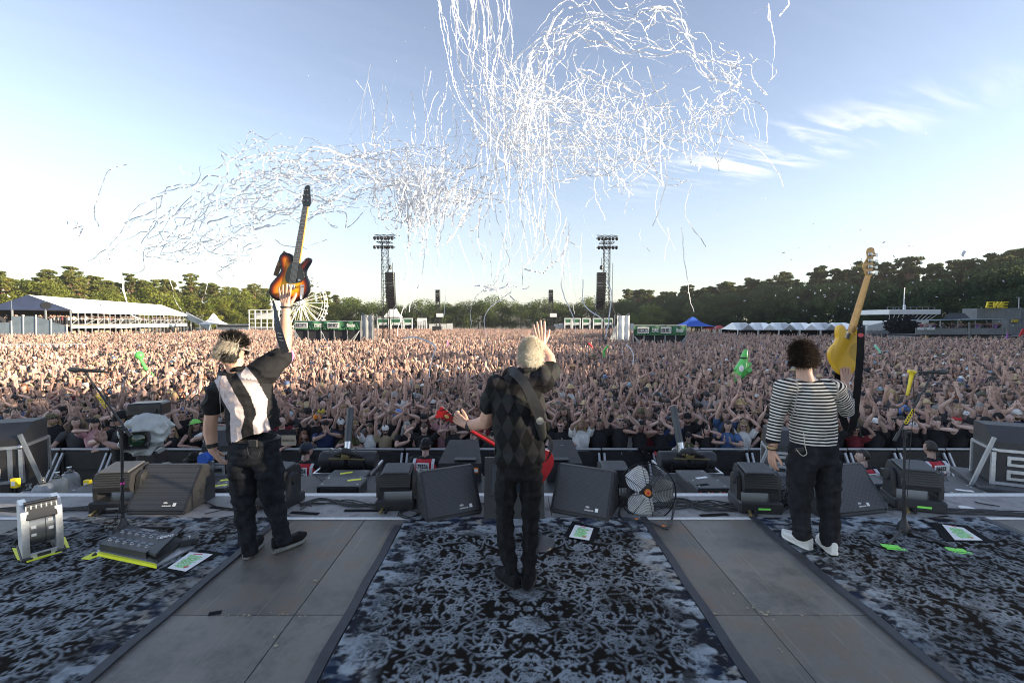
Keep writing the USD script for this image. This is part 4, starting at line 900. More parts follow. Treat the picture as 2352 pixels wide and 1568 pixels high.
def person(rng, A, lod=0):
    """{part: (mesh, colour)} of a standing person who faces -y; lod 1 is the far version"""
    n = 6 if lod else 9
    B = {}
    fat = A['fat']; ring = lambda z, a, b, y=0: np.column_stack([np.cos(np.arange(n) / n * 2 * PI) * a, np.sin(np.arange(n) / n * 2 * PI) * b + y, np.full(n, z)])
    bust = .028 if A['female'] else 0
    secs = [ring(.86, .165 * fat, .115 * fat), ring(1.0, .15 * fat, .112 * fat), ring(1.13, .148 * fat, .112 * fat, -.005), ring(1.29, .172 * fat, .118 * fat + bust, -.006 - bust * .5), ring(1.395, .168 * fat, .095), ring(1.445, .115, .07), ring(1.475, .062, .058)]
    shirt = MB().add(loft(secs)); body = MB(); skin = A['skin']
    body.tube([(0, .012, 1.42), (0, .0, 1.55)], [.056, .052], n)
    # head
    hv, hf = head_shape(1 if lod else 2)
    Rh = RZ(A['turn']) @ RX(A['tilt']); hc = np.array([0, -.02, 1.615])
    H = lambda v: np.asarray(v) @ Rh.T + hc
    body.add((H(hv), hf))
    if not lod:
        for s in (-1, 1): body.add(hull([H((s * .074, .004 + a, b)) for a, b in ((-.014, -.028), (.014, -.022), (.018, .028), (-.012, .03))] + [H((s * .09, .022, .02)), H((s * .088, .015, -.01))]))
    # arms
    sh = .185 * (.93 if A['female'] else 1.0) * (.6 + .4 * fat)
    l1, l2 = .285, .255
    for s in (-1, 1):
        kind = A['kind']
        if kind == 'one up': kind = 'both arms up' if s == A.get('side', 1) else ('clap chest' if rng.random() < .4 else 'down')
        t, d, pl = ARM[kind](rng)
        S = np.array([s * sh, 0, 1.39]); Wt = np.array([t[0] * s, t[1], t[2]]) + rng.normal(0, .02, 3)
        dd = np.array([d[0] * s, d[1], d[2]], float) + rng.normal(0, .12, 3); dd /= np.linalg.norm(dd)
        pl = np.array([pl[0] * s, pl[1], pl[2]], float) + rng.normal(0, .1, 3)
        E, Wp = ik(S, Wt, l1, l2, (s * 1.0, -.1, -.35 if kind in ('clap chest', 'down', 'lean', 'at the mouth') else .25))
        body.tube([S, S + (E - S) * .5, E, E + (Wp - E) * .3, Wp], np.array([.056, .049, .039, .042, .026]) * (.8 + .2 * fat) * (.88 if A['female'] else 1.05), n - 1)
        body.add(hand_mesh(Wp, dd, pl, -s if kind != 'both arms up' else -s, .5 if kind == 'both arms up' else .15, .3, lod))
        if not A['bare']: shirt.tube([S - (E - S) * .12 + [-s * .03, 0, 0], S, S + (E - S) * .58], np.array([.06, .078, .066]) * (.7 + .3 * fat), n)
        elif not lod: shirt.tube([(s * .07, -.08, 1.37), (s * .075, 0, 1.46), (s * .07, .08, 1.37)], .014, 5)
    B['body'] = (body, skin); B['shirt'] = (shirt, A['top'][1])
    # legs
    leg = MB()
    for s in (-1, 1):
        leg.tube([(s * .085, 0, .9), (s * .09, -.01, .5), (s * .1, .01, .06)], np.array([.1, .07, .05]) * (.7 + .3 * fat), 5 if lod else 8)
        if not lod: leg.add(box((.095, .26, .075), .025), None, (s * .1, -.05, .04))
    B['trousers'] = (leg, (.02, .022, .03))
    # hair, cap, beard, glasses
    st = A['style']
    if st != 'bald':
        v, f = ico(1 if lod else 2); d = v.copy(); k = 1.05 if st == 'shaved' else 1.13
        v = v * np.array([.078, .099, .118]) * k; v[:, 2] += .006
        face = (d[:, 1] < -.2) & (d[:, 2] < .5) | (d[:, 2] < (-.75 if st in ('long', 'bob') else -.35))
        v[face] *= .72
        if not lod: v *= 1 + (meshkit.noise(d * 4.5, int(rng.integers(99))) - .5)[:, None] * (.16 if st != 'shaved' else .03)
        h = MB().add((H(v), f))
        if st in ('long', 'bob'):
            z1 = -.17 if st == 'bob' else -rng.uniform(.26, .42); m_ = 7
            for s, wd in ((-1, .035), (1, .035), (0, .07)):
                rad = np.array([[wd, .03], [wd * 1.15, .04], [wd * .9, .025]])
                top = H((s * .07, .03 + (.05 if s == 0 else 0), .02)); bot = top + [s * .03, .01 if s == 0 else -.045, z1]
                h.tube([top, (top + bot) / 2 + [s * .02, .02, 0], bot], rad, m_ - (2 if lod else 0))
        B['hair'] = (h, A['hair'][1])
    if A['hat']:
        v, f = ico(1 if lod else 2); d = v.copy(); v = v * [.089, .108, .105]; v[:, 2] = np.where(d[:, 2] < .05, .03, v[:, 2] + .032); v[d[:, 2] < -.3] *= .9
        h = MB().add((H(v), f))
        if A['hat'][0] in ('straw', 'lime green', 'olive'):
            a = np.arange(14) / 14 * 2 * PI; h.add((lambda q: (H(q[0]), q[1]))(loft([np.column_stack([np.cos(a) * .09, np.sin(a) * .105, np.full(14, .045)]), np.column_stack([np.cos(a) * .15, np.sin(a) * .17, np.full(14, .022)]), np.column_stack([np.cos(a) * .09, np.sin(a) * .105, np.full(14, .035)])])))
            A['hatkind'] = 'brimmed hat'
        else:
            a = np.linspace(PI, 2 * PI, 7); fwd = 1 if rng.random() < .85 else -1
            top = np.column_stack([np.cos(a) * .075, np.sin(a) * .07 * fwd - .095 * fwd, np.full(7, .032)]); h.add((H(np.vstack([top, top - [0, 0, .008]])), ConvexHull(np.vstack([top, top - [0, 0, .008]])).simplices))
            A['hatkind'] = 'cap'
        B['hat'] = (h, A['hat'][1])
    if A['glasses']:
        g = MB()
        for s in (-1, 1): g.add(hull([H((s * x, y, z)) for x, y, z in ((.008, -.103, .028), (.008, -.103, .004), (.03, -.105, .032), (.052, -.088, .028), (.05, -.09, -.004), (.022, -.106, -.006), (.03, -.09, .01))]))
        g.bar(H((-.07, -.06, .018)), H((.07, -.06, .018)), .006)
        B['sunglasses'] = (g, (.012, .012, .014))
    if A['beard']:
        v, f = ico(1 if lod else 2); d = v.copy(); v = v * np.array([.076, .096, .118]) * 1.06; v[:, 0] *= 1 - .2 * np.clip(-d[:, 2], 0, 1); keep = (d[:, 2] < -.32) & (d[:, 1] < .25); v[~keep] *= .7
        B['beard'] = (MB().add((H(v), f)), tuple(np.array(A['hair'][1]) * .9))
    if not lod:
        e = MB()
        if not A['glasses']:
            for s in (-1, 1): e.add(box((.018, .006, .008), .002), Rh, H((s * .029, -.0905, .012))); e.add(box((.026, .006, .006), .002), Rh, H((s * .03, -.094, .032)))
        B['eyes'] = (e, (.03, .02, .018)) if len(e) else None
        B['mouth'] = (MB().add(box((.042, .008, .013 if rng.random() < .4 else .006), .002), Rh, H((0, -.0895, -.052))), (.22, .07, .065))
        if not B['eyes']: del B['eyes']
    return B

look('skin', (.95, .95, .95), .5, vary=.06, scale=30, bump=.08, bscale=120, attr=True)
look('cloth_colour', (.95, .95, .95), .88, vary=.28, scale=9, bump=.35, bscale=26, attr=True, spec=.2)
look('hair_colour', (.95, .95, .95), .55, vary=.45, scale=45, bump=.5, bscale=90, attr=True)
look('plain_colour', (.95, .95, .95), .4, vary=.08, attr=True)
LOOK = {'body': 'skin', 'shirt': 'cloth_colour', 'trousers': 'cloth_colour', 'hair': 'hair_colour', 'hat': 'cloth_colour', 'sunglasses': 'plain_colour', 'beard': 'hair_colour', 'eyes': 'plain_colour', 'mouth': 'plain_colour'}

def place_person(t, B, R, s, loc, tone=1.0, skip=()):
    for k, (m, c) in B.items():
        if k in skip: continue
        v, f = arr(m); part(t, k, ((v * s) @ R.T + loc, f), LOOK[k], 40 if k not in ('body', 'shirt', 'hair') else True, col=np.tile(np.array(c) * (tone if k == 'body' else 1), (len(v), 1)))

BARRIER_Y = 9.45
def facing(x, y, rng): return math.atan2(x, -(0.5 - y)) * -1 + rng.normal(0, .18)     # turns -y towards the middle of the stage

# people of the photograph that stand out: where they are seen and how they look
OVER = [((445, 985), {'hat': HATS[5][:2], 'top': TOPS[0][:2], 'female': True, 'style': 'long', 'kind': 'lean', 'beard': False}), ((660, 1005), {'top': TOPS[0][:2], 'glasses': True, 'kind': 'lean', 'hat': None}),
        ((1710, 985), {'top': TOPS[3][:2], 'female': True, 'style': 'long', 'kind': 'heart', 'hair': HAIR[2][:2], 'hat': None, 'beard': False}), ((1979, 962), {'hair': HAIR[5][:2], 'female': True, 'style': 'long', 'hat': None, 'kind': 'clap chest', 'beard': False}),
        ((850, 985), {'top': TOPS[3][:2], 'female': True, 'kind': 'both arms up', 'style': 'long', 'hair': HAIR[1][:2], 'hat': None, 'beard': False}), ((885, 975), {'top': TOPS[11][:2], 'hat': HATS[1][:2], 'kind': 'both arms up', 'glasses': True, 'female': False, 'style': 'short'}),
        ((1180, 1010), {'hat': HATS[0][:2], 'kind': 'clap chest', 'female': True, 'style': 'long', 'hair': HAIR[2][:2], 'beard': False}), ((210, 985), {'top': TOPS[10][:2], 'female': True, 'style': 'long', 'hat': HATS[0][:2], 'kind': 'clap face', 'beard': False}),
        ((570, 975), {'top': TOPS[10][:2], 'kind': 'down', 'female': False, 'style': 'short', 'hat': None}), ((985, 945), {'top': TOPS[0][:2], 'beard': True, 'female': False, 'hair': HAIR[1][:2], 'kind': 'both arms up', 'hat': HATS[0][:2]}),
        ((55, 990), {'top': TOPS[4][:2], 'hat': HATS[0][:2], 'kind': 'lean', 'female': False, 'beard': True, 'style': 'short'}), ((1335, 985), {'top': TOPS[3][:2], 'female': True, 'style': 'long', 'kind': 'clap overhead', 'hat': None, 'beard': False}),
        ((1480, 1000), {'bare': True, 'female': False, 'top': TOPS[0][:2], 'hat': HATS[0][:2], 'kind': 'clap face', 'style': 'short'}), ((1560, 1000), {'bare': True, 'female': True, 'top': TOPS[8][:2], 'hat': HATS[0][:2], 'kind': 'clap chest', 'style': 'short', 'beard': False})]
RC = np.random.default_rng(2024)
ordw = lambda n: '%d%s' % (n, 'th' if 10 <= n % 100 <= 20 else {1: 'st', 2: 'nd', 3: 'rd'}.get(n % 10, 'th'))
rows = ['front row at the barrier', 'second row', 'third row', 'fourth row', 'fifth row', 'sixth row', 'seventh row']
n_near = 0
for rw in range(6):
    Y = BARRIER_Y + .34 + rw * .41; half = 1.15 * Y; xs_ = np.arange(-half, half, .46) + RC.uniform(0, .4)
    people = []
    for x in xs_:
        x += RC.normal(0, .07); y = Y + RC.normal(0, .06) + .0
        people.append((x, y))
    for i, (x, y) in enumerate(people):
        if n_near >= 300: break
        centre = abs(x) < 6
        A = attributes(RC, (.85 if centre else .55) * (.7 if rw == 0 else 1))
        if rw == 0 and RC.random() < .16: A['kind'] = 'lean'
        sc = RC.normal(.985, .045) * (.95 if A['female'] else 1.02)
        u = 1176 + x / y * FPX; v = 738 + (CAMH - (GROUND + 1.6 * sc)) / y * FPX
        for (ou, ov), o in OVER:
            if abs(u - ou) < 29 and abs(v - ov) < 21 and not o.get('used'): A.update({k: z for k, z in o.items()}); o['used'] = True; break
        B = person(RC, A)
        look_ = A['top'][0] + ' top'
        hd = (A['hat'][0] + ' ' + A['hatkind']) if A['hat'] else {'bald': 'bald head', 'shaved': 'cropped hair'}.get(A['style'], ('long ' if A['style'] == 'long' else '') + A['hair'][0] + ' hair')
        lab = 'person, %s, %s, %s, %s from left in %s' % (look_, hd, SAY[A['kind']], ordw(i + 1), rows[rw])
        lab = lab if len(lab.replace(',', '').split()) <= 16 else 'person, %s, %s, %s from left in %s' % (look_, hd, ordw(i + 1), rows[rw])
        t = thing('person', lab, 'person', (x, y, GROUND), 'spectators near the barrier')
        place_person(t, B, RZ(facing(x, y, RC)), sc, t.loc, A['tone']); n_near += 1

# the rest of the crowd
def limit(u):
    return np.interp(u, [-200, 430, 445, 680, 690, 1440, 1460, 1670, 1690, 1990, 2010, 2600], [77, 84, 108, 114, 122, 122, 88, 86, 72, 70, 60, 56])
protos, RF = [], np.random.default_rng(99)
UsdGeom.Xform.Define(stage, '/World/crowd_sources')
inst = UsdGeom.PointInstancer.Define(stage, '/World/crowd')
say(inst.GetPrim(), 'huge dense festival crowd filling the field to the far stalls, arms raised', 'crowd', None, 'stuff')
NP = 72
for k in range(NP):
    A = attributes(RF, 0 if k >= 54 else 1.0); B = person(RF, A, 1)
    m, cols = MB(), []
    for name, (q, c) in B.items():
        v, f = arr(q); m.add((v, f)); cols.append(np.tile(np.array(c) * (A['tone'] if name == 'body' else 1), (len(v), 1)))
    v, f = m.get()
    p = '/World/crowd/spectator' + ('_%03d' % k if k else '')
    g = usdkit.mesh(stage, p, (v, f), '/World/Looks/vertex_paint', smooth=True)
    UsdGeom.PrimvarsAPI(g).CreatePrimvar('col', Sdf.ValueTypeNames.Color3fArray, 'vertex').Set(Vt.Vec3fArray.FromNumpy(np.vstack(cols).astype(np.float32)))
    protos.append(p)
stage.RemovePrim('/World/crowd_sources')
inst.CreatePrototypesRel().SetTargets([Sdf.Path(p) for p in protos])
pos, idx, ori, scl = [], [], [], []
Y = BARRIER_Y + .34 + 5.75 * .41
free = [(-3.9, 49, 4.2, 2.2), ]      # kept clear: x, y, half width, half depth
def blocked(x, y):
    u = 1176 + x / y * FPX
    for (u0, u1, y0, y1) in ((674, 830, 48.2, 49.8), (1454, 1580, 45.2, 46.8), (866, 905, 48.8, 51), (1370, 1402, 48.8, 51), (833, 866, 50.8, 53.5), (1400, 1445, 50.8, 53.5)):
        if u0 < u < u1 and y0 < y < y1: return True
    return False
while Y < 124:
    step = .46 if Y < 30 else (.58 if Y < 55 else .8); lat = .5 if Y < 30 else (.6 if Y < 55 else .72)
    half = min(1.17 * Y, 92)
    for x in np.arange(-half, half, lat):
        x += RF.normal(0, .16); y = Y + RF.uniform(-.5, .5) * step
        u = 1176 + x / y * FPX
        if y > limit(u) or blocked(x, y): continue
        up = .66 if abs(u - 1176) < 620 else .36
        up *= 1.0 if y < 45 else .75
        pos.append((x, y, GROUND)); idx.append(int(RF.integers(0, 54)) if RF.random() < up else int(RF.integers(54, NP)))
        a = facing(x, y, RF) / 2; ori.append((math.cos(a), 0, 0, math.sin(a))); s = RF.normal(.985, .055); scl.append((s, s, s))
    Y += step
# guests on the upper deck and under the grandstand tent, and on the container bar balcony
for k in range(150):
    a, b = RF.uniform(0, 50), RF.uniform(.3, 3); q = L(a, b, 1.3 if k % 3 else GROUND); pos.append(tuple(q)); idx.append(int(RF.integers(54, NP))); ori.append((math.cos(.3), 0, 0, math.sin(.3))); scl.append((1, 1, 1))
for k in range(14):
    q = L(RF.uniform(0, .8), RF.uniform(1, 10), 1.3); pos.append(tuple(q)); idx.append(int(RF.integers(54, NP))); ori.append((1, 0, 0, 0)); scl.append((1, 1, 1))
for k in range(55):
    q = at(RF.uniform(2110, 2300), 768.6, 66 + RF.uniform(-.2, 1.5)); z = at(2200, 768.2, 68)[2]; pos.append((q[0], q[1], z)); idx.append(int(RF.integers(54, NP))); a = -.25; ori.append((math.cos(a), 0, 0, math.sin(a))); scl.append((1, 1, 1))
inst.CreatePositionsAttr(Vt.Vec3fArray.FromNumpy(np.array(pos, np.float32)))
inst.CreateProtoIndicesAttr(Vt.IntArray.FromNumpy(np.array(idx, np.int32)))
inst.CreateOrientationsAttr([Gf.Quath(*map(float, q)) for q in ori]); inst.CreateScalesAttr(Vt.Vec3fArray.FromNumpy(np.array(scl, np.float32)))
print('crowd', len(pos))
# ------------------------------------------------------------------ the three musicians, modelled in their poses
_sph = ico(2)[0]
def blob(chains, edge=.016, it=8, cuts=(), extra=(), fold=0.0, fscale=(13, 13, 7), seed=0):
    """hulls between the balls of each chain, joined, refined, smoothed and creased; chain = [(point, radius or (rx, ry, rz)), ...]"""
    Ms = []
    for ch in chains:
        B = [np.asarray(p, float) + _sph * np.broadcast_to(np.asarray(r, float), (3,)) for p, r in ch]
        if len(B) == 1: B = B * 2
        for a, b in zip(B[:-1], B[1:]): Ms.append(m3.Manifold.hull_points(np.vstack([a, b])))
    for v, f in extra: Ms.append(m3.Manifold(m3.Mesh(np.asarray(v, np.float32), np.asarray(f, np.uint32))))
    M = m3.Manifold.batch_boolean(Ms, m3.OpType.Add)
    for n, o in cuts: M = M.trim_by_plane([float(x) for x in n], float(o))
    M = M.refine_to_length(edge); g = M.to_mesh()
    t = trimesh.Trimesh(np.array(g.vert_properties[:, :3], float), np.array(g.tri_verts, int), process=True)
    trimesh.smoothing.filter_taubin(t, .5, .53, it)
    v, f = np.array(t.vertices), np.array(t.faces)
    if fold:
        n = np.array(t.vertex_normals); s = np.array(fscale)
        a = meshkit.fbm(v * s, 3, seed); rdg = 1 - np.abs(meshkit.noise(v * s * .8 + 7, seed + 3) - .5) * 2
        v = v + n * ((a - .5) * fold + (rdg ** 3 - .35) * fold * .55)[:, None]
    return v, f

def finger(root, pts, r): return [(p, r * (1 - .12 * i)) for i, p in enumerate([root] + list(pts))]
def hand_chains(W, d, palm, side, curl=.2, spread=.5, s=1.0, thumb=1.0):
    """chains of balls: palm block, four jointed fingers of unequal length, a thumb from the side; d = direction of the hand, palm = where the palm faces"""
    d = np.asarray(d, float); d /= np.linalg.norm(d); y = np.asarray(palm, float); y = y - d * (y @ d); y /= np.linalg.norm(y); x = np.cross(d, y) * side
    P = lambda a, b, c: np.asarray(W) + (x * a + y * b + d * c) * s
    ch = [[(P(-.006, 0, -.01), .027 * s), (P(0, 0, .02), .024 * s)]]
    for q in (-.03, -.01, .01, .03): ch.append([(P(q * .5, 0, .012), .019 * s), (P(q, .0, .078), .0125 * s)])
    for q, L in ((-.032, .062), (-.011, .079), (.0105, .086), (.032, .077)):
        a = q * spread * .7
        ch.append([(P(q, 0, .078), .0108 * s), (P(q + a * .5, curl * .012, .082 + L * .45), .0102 * s), (P(q + a * .8, curl * .034, .082 + L * .8 * (1 - .12 * curl)), .0094 * s), (P(q + a, curl * .058, .082 + L * (1.08 - .3 * curl)), .0078 * s)])
    ch.append([(P(.018, .004, .008), .017 * s), (P(.046, .012 * thumb, .042), .0135 * s), (P(.062, .022 * thumb, .074), .0115 * s), (P(.07, .028 * thumb, .1), .009 * s)])
    return ch

def strands(hc, R, n, rng, sel, length, width, colf, lift, comb, scale=(.078, .098, .118)):
    """short hair as narrow blades rooted on the skull: sel(d) keeps a root, comb(d) is the direction it is combed"""
    V, F, C, k = [], [], [], 0
    while k < n:
        d = rng.normal(size=3); d /= np.linalg.norm(d)
        if not sel(d, rng): continue
        p = d * np.array(scale) * rng.uniform(.97, 1.03); L = length(d, rng); w = width * rng.uniform(.6, 1.3)
        g = d * lift(d, rng) + np.asarray(comb(d, rng)) + rng.normal(0, .22, 3); g /= np.linalg.norm(g)
        s = np.cross(g, d); s /= max(np.linalg.norm(s), 1e-6); b = rng.normal(0, .3, 3) - d * .25
        q = [p, p + g * L * .5 + b * L * .08, p + g * L + b * L * .3]; i = len(V)
        V += [q[0] - s * w, q[0] + s * w, q[1] - s * w * .8, q[1] + s * w * .8, q[2]]
        F += [(i, i + 1, i + 3), (i, i + 3, i + 2), (i + 2, i + 3, i + 4)]; C += [colf(d, rng)] * 5; k += 1
    return (np.array(V) @ R.T + hc, np.array(F)), np.array(C)

def skull_cap(hc, R, sel, col, k=1.03):
    v, f = ico(3); d = v.copy(); v = v * [.078, .098, .118] * k; v[~np.array([sel(q, None) for q in d])] *= .9
    return (v @ R.T + hc, f), np.array([col(q, np.random.default_rng(int((q[0] + 2) * 900 + q[2] * 77))) for q in d])

def ear(hc, R, s): return hull([np.array([s * (.074 + dx), .004 + a, b]) @ R.T + hc for dx, a, b in ((0, -.014, -.028), (0, .014, -.024), (.012, .018, .03), (0, -.012, .03), (.018, .024, .018), (.012, .018, -.012), (.004, .0, .034))])

def shoe(t, heel, toe, L=.29, style='runner', mats=('black_cloth', 'sole_grey', 'black_rubber')):
    """upper, sole, laces, collar; heel and toe are floor points"""
    heel, toe = np.asarray(heel, float) * [1, 1, 0], np.asarray(toe, float) * [1, 1, 0]
    d = (toe - heel) / np.linalg.norm(toe - heel); s = np.array([d[1], -d[0], 0]); R = np.column_stack([s, d, [0, 0, 1]])
    q = np.linspace(0, 1, 13); w = .036 + .012 * np.sin(q * PI * .9) + .010 * np.exp(-((q - .7) / .22) ** 2); w[0] *= .62; w[-1] *= .35; w[-2] *= .75; w[1] *= .93
    base = .004; th = {'runner': .034, 'canvas': .024, 'plain': .022}[style]
    kick = .014 * np.clip((q - .75) / .25, 0, 1) ** 2
    top = {'runner': .052, 'canvas': .04, 'plain': .045}[style]
    h = top + .05 * np.clip(1 - q / .42, 0, 1) ** .6 * (q < .42) + .03 * np.exp(-((q - .38) / .12) ** 2); h[-1] = .02; h[-2] *= .75
    a = np.arange(16) / 16 * 2 * PI
    def ring(i, z0, z1, k, pw=.7):
        c, sn = np.cos(a), np.sin(a); x = np.sign(c) * np.abs(c) ** pw * w[i] * k; z = (z0 + z1) / 2 + np.sign(sn) * np.abs(sn) ** pw * (z1 - z0) / 2
        return np.column_stack([x, np.full(16, q[i] * L), z]) @ R.T + heel
    part(t, 'sole', loft([ring(i, base + kick[i], base + th + kick[i] + (.012 if style == 'runner' and i < 3 else 0), 1.1, .5) for i in range(13)]), mats[1], 30)
    up = part(t, 'shoe', loft([ring(i, base + th * .6 + kick[i], base + th + kick[i] + h[i], 1.0) for i in range(13)]), mats[0], 50)
    m = MB()
    for k in range(5):
        y = (.43 + .065 * k) * L; z = base + th + np.interp(y / L, q, h) + .002
        m.bar(np.array([-.022, y, z - .006]) @ R.T + heel, np.array([.022, y + .008, z - .004]) @ R.T + heel, .006)
    part(up, 'laces', m, mats[2] if style != 'canvas' else 'white_cloth', False)
    return R, heel

look('skin_hero', (.52, .31, .225), .46, vary=.13, scale=11, bump=.18, bscale=180)
look('sole_grey', (.17, .18, .17), .7, vary=.15); look('sole_white', (.72, .71, .67), .6, vary=.08, scale=20); look('canvas_white', (.68, .67, .63), .8, vary=.1, scale=15, bump=.3, bscale=400)
look('jeans_black', (.014, .0155, .02), .9, vary=.6, scale=16, bump=.35, bscale=420, spec=.15)
look('jeans_dark', (.011, .011, .0125), .9, vary=.6, scale=18, bump=.35, bscale=420, spec=.15)
look('trouser_twill', (.017, .0175, .021), .9, vary=.5, scale=12, bump=.35, bscale=350, spec=.15)
look('leather', (.016, .016, .018), .55, vary=.3, scale=30, bump=.25, bscale=200)
look('guitar_black', (.01, .01, .011), .18, coat=.6); look('maple', (.55, .30, .085), .3, vary=.15, scale=30, coat=.4); look('rosewood', (.045, .025, .017), .5, vary=.3, scale=40)
look('guitar_red', (.27, .008, .014), .22, coat=.5, vary=.15); look('guitar_yellow', (.72, .42, .03), .3, coat=.5, vary=.1, scale=5); look('burst', (.95, .95, .95), .3, vary=.04, attr=True, coat=.25, spec=.3)
usdkit.material(stage, '/World/Looks/hair_hero', {'a': ('attribute', {'attribute': 'col'}), 'p': ('principled_bsdf', {'roughness': .5, 'specular_ior_level': .3}), 't': ('translucent_bsdf', {}), 'x': ('mix_closure', {'fac': .38})}, [('a.color', 'p.base_color'), ('a.color', 't.color'), ('p.BSDF', 'x.closure1'), ('t.BSDF', 'x.closure2')], surface='x.closure')
look('sock_grey', (.16, .16, .17), .95, vary=.25, scale=90); look('silver', (.7, .7, .7), .25, 1.0); look('ear_cable', (.55, .5, .4), .5)

def hero(name_loc, label): return thing('person', label, 'person', (name_loc[0], name_loc[1], 0))

# ---------- left: bowling shirt, guitar held up
Y = 3.70
A_ = lambda u, v, dy=0.0: at(u, v, Y + dy)
man = hero(on(600, 1280), 'person in a black and pale pink panelled shirt holding a sunburst guitar up high')
hc = A_(531, 806, -.06); Rh = RZ(-.62) @ RX(-.32) @ RZ(PI)      # faces away, turned right, chin up
hv, hf = head_shape(3)
W1, W2 = A_(488, 1030, .02), at(657, 705, 3.90)
body = blob([[(A_(545, 862), .075), (A_(538, 828, -.04), .064)],
             [(A_(495, 905), .06), (A_(483, 972, .0), .050), (A_(483, 992, .02), .052), (W1, .034)],
             [(A_(612, 846), .07), (A_(651, 806, .08), .056), (at(655, 780, 3.82), .056), (at(656, 745, 3.86), .046), (W2, .036)]]
            + hand_chains(W1 + [.004, 0, -.02], [.10, .10, -.25], [.75, .5, .1], -1, .55, .2, 1.06)
            + hand_chains(W2 + [-.004, 0, .0], [-.03, .02, 1], [0, 1, .02], -1, .10, .55, 1.12),
            .0115, 7, extra=[(hv * 1.04 @ Rh.T + hc, hf), ear(hc, Rh, 1), ear(hc, Rh, -1)])
part(man, 'body', body, 'skin_hero', True)
# hair: black and spiky above, bleached at the back
RS = np.random.default_rng(3)
blond = lambda d: d[1] > -.1 and d[2] < .52 and not (d[2] < -.05 and abs(d[0]) > .62)
hcol = lambda d, r: (np.array([.52, .46, .37]) * r.uniform(.5, 1.15)) if (blond(d) and r.random() < .93) else np.array([.014, .012, .012]) * r.uniform(.7, 1.6)
hs = lambda d, r: (d[2] > -.5 and d[1] > -.25) or d[2] > .45
cap = skull_cap(hc, Rh, hs, hcol, 1.07)
st = strands(hc, Rh, 6500, RS, hs, lambda d, r: (.055 if d[2] > .5 else .045) * r.uniform(.6, 1.3), .0018, hcol, lambda d, r: .75 if d[2] > .45 else .28, lambda d, r: (0, .15, .35) if d[2] > .5 else (.25, .1, -.75), (.086, .106, .128))
part(man, 'hair', MB().add(cap[0]).add(st[0]), 'hair_hero', True, col=np.vstack([cap[1], st[1]]))
g = MB(); g.bar(np.array([-.081, .02, .03]) @ Rh.T + hc, np.array([-.082, -.1, .035]) @ Rh.T + hc, .008, .012).bar(np.array([.081, .02, .03]) @ Rh.T + hc, np.array([.082, -.1, .035]) @ Rh.T + hc, .008, .012).box((np.array([0, -.108, .02]) @ Rh.T + hc), (.15, .012, .045), .004, Rh)
part(man, 'glasses', g, 'black_plastic', False)
# shirt with slanted pale panels
sh = blob([[(A_(586, 1004, .0), (.212, .155, .10)), (A_(580, 950, -.01), (.205, .155, .10)), (A_(564, 893, -.02), (.215, .14, .09)), (A_(550, 862, -.01), (.15, .10, .05))],
           [(A_(562, 878, -.02), (.14, .12, .08)), (A_(503, 896), .088), (A_(489, 931, .0), .083)], [(A_(564, 880, -.02), (.14, .12, .08)), (A_(611, 851), .105), (A_(645, 822, .06), .086)],
           [(A_(548, 858, .0), (.085, .08, .03)), (A_(545, 848, -.01), (.075, .072, .02))]], .0135, 6,
          cuts=[((-.33, 0, .94), float(np.array([-.33, 0, .94]) @ A_(586, 994))), ], fold=.027, fscale=(9, 9, 13), seed=4)
# stripes follow two slanted bands down the back
def band(v):
    uu = 1176 + v[:, 0] / v[:, 1] * FPX; vv = 738 - (v[:, 2] - CAMH) / v[:, 1] * FPX
    zx, zy = (uu * 1.0884 - 480) * 2.6125, (vv * 1.0884 - 820) * 2.6125
    e = lambda ys, xs_: np.interp(zy, ys, xs_)
    b1 = (zx > e([320, 480, 560, 640, 750], [128, 190, 235, 232, 235])) & (zx < e([315, 430, 520, 590, 680, 740], [212, 268, 318, 328, 302, 312])) & (zy > 312)
    b2 = (zx > e([275, 340, 450, 560, 620, 710], [272, 312, 372, 408, 382, 390])) & (zx < e([250, 330, 470, 560, 670], [348, 412, 484, 472, 500])) & (zy > 250 + np.abs(zx - 345) * .4)
    return (b1 | b2) & (v[:, 1] < Y + .02)
t_ = trimesh.Trimesh(*sh, process=False); vs, fs = trimesh.remesh.subdivide(np.array(t_.vertices), np.array(t_.faces))
m_ = band(vs); arm_ = (np.linalg.norm(vs - A_(489, 920), axis=1) < .115); m_ &= ~arm_
part(man, 'shirt', (vs, fs), 'shirt_cloth' if look('shirt_cloth', (.95, .95, .95), .85, vary=.12, scale=30, bump=.25, bscale=320, attr=True, spec=.2) else '', True, col=np.where(m_[:, None], [.56, .49, .49], [.016, .016, .018]))
part(man, 'collar', blob([[(A_(527, 852, -.06), .018), (A_(545, 847, -.09), .02), (A_(566, 845, -.05), .018)]], .02, 3), 'black_cloth', True)
tr = blob([[(A_(586, 1012), (.198, .15, .05)), (A_(585, 1050), (.195, .155, .07))], [(A_(557, 1062), (.108, .135, .09)), (A_(560, 1110, .01), .1), (A_(561, 1168, .02), .083), (A_(566, 1215, .02), .07), (A_(573, 1262, .0), .062)],
           [(A_(614, 1060), (.108, .135, .09)), (A_(622, 1100, .02), .102), (A_(629, 1152, .05), .083), (A_(641, 1200, .04), .068), (A_(651, 1238, .05), .062)]], .014, 6, fold=.025, fscale=(6, 6, 17), seed=9)
part(man, 'trousers', tr, 'jeans_black', True)
part(man, 'belt', blob([[(A_(586, 1006), (.204, .156, .02))]], .03, 2, cuts=[((0, 0, 1), A_(586, 1012)[2]), ((0, 0, -1), -A_(586, 1003)[2])]), 'leather', 30)
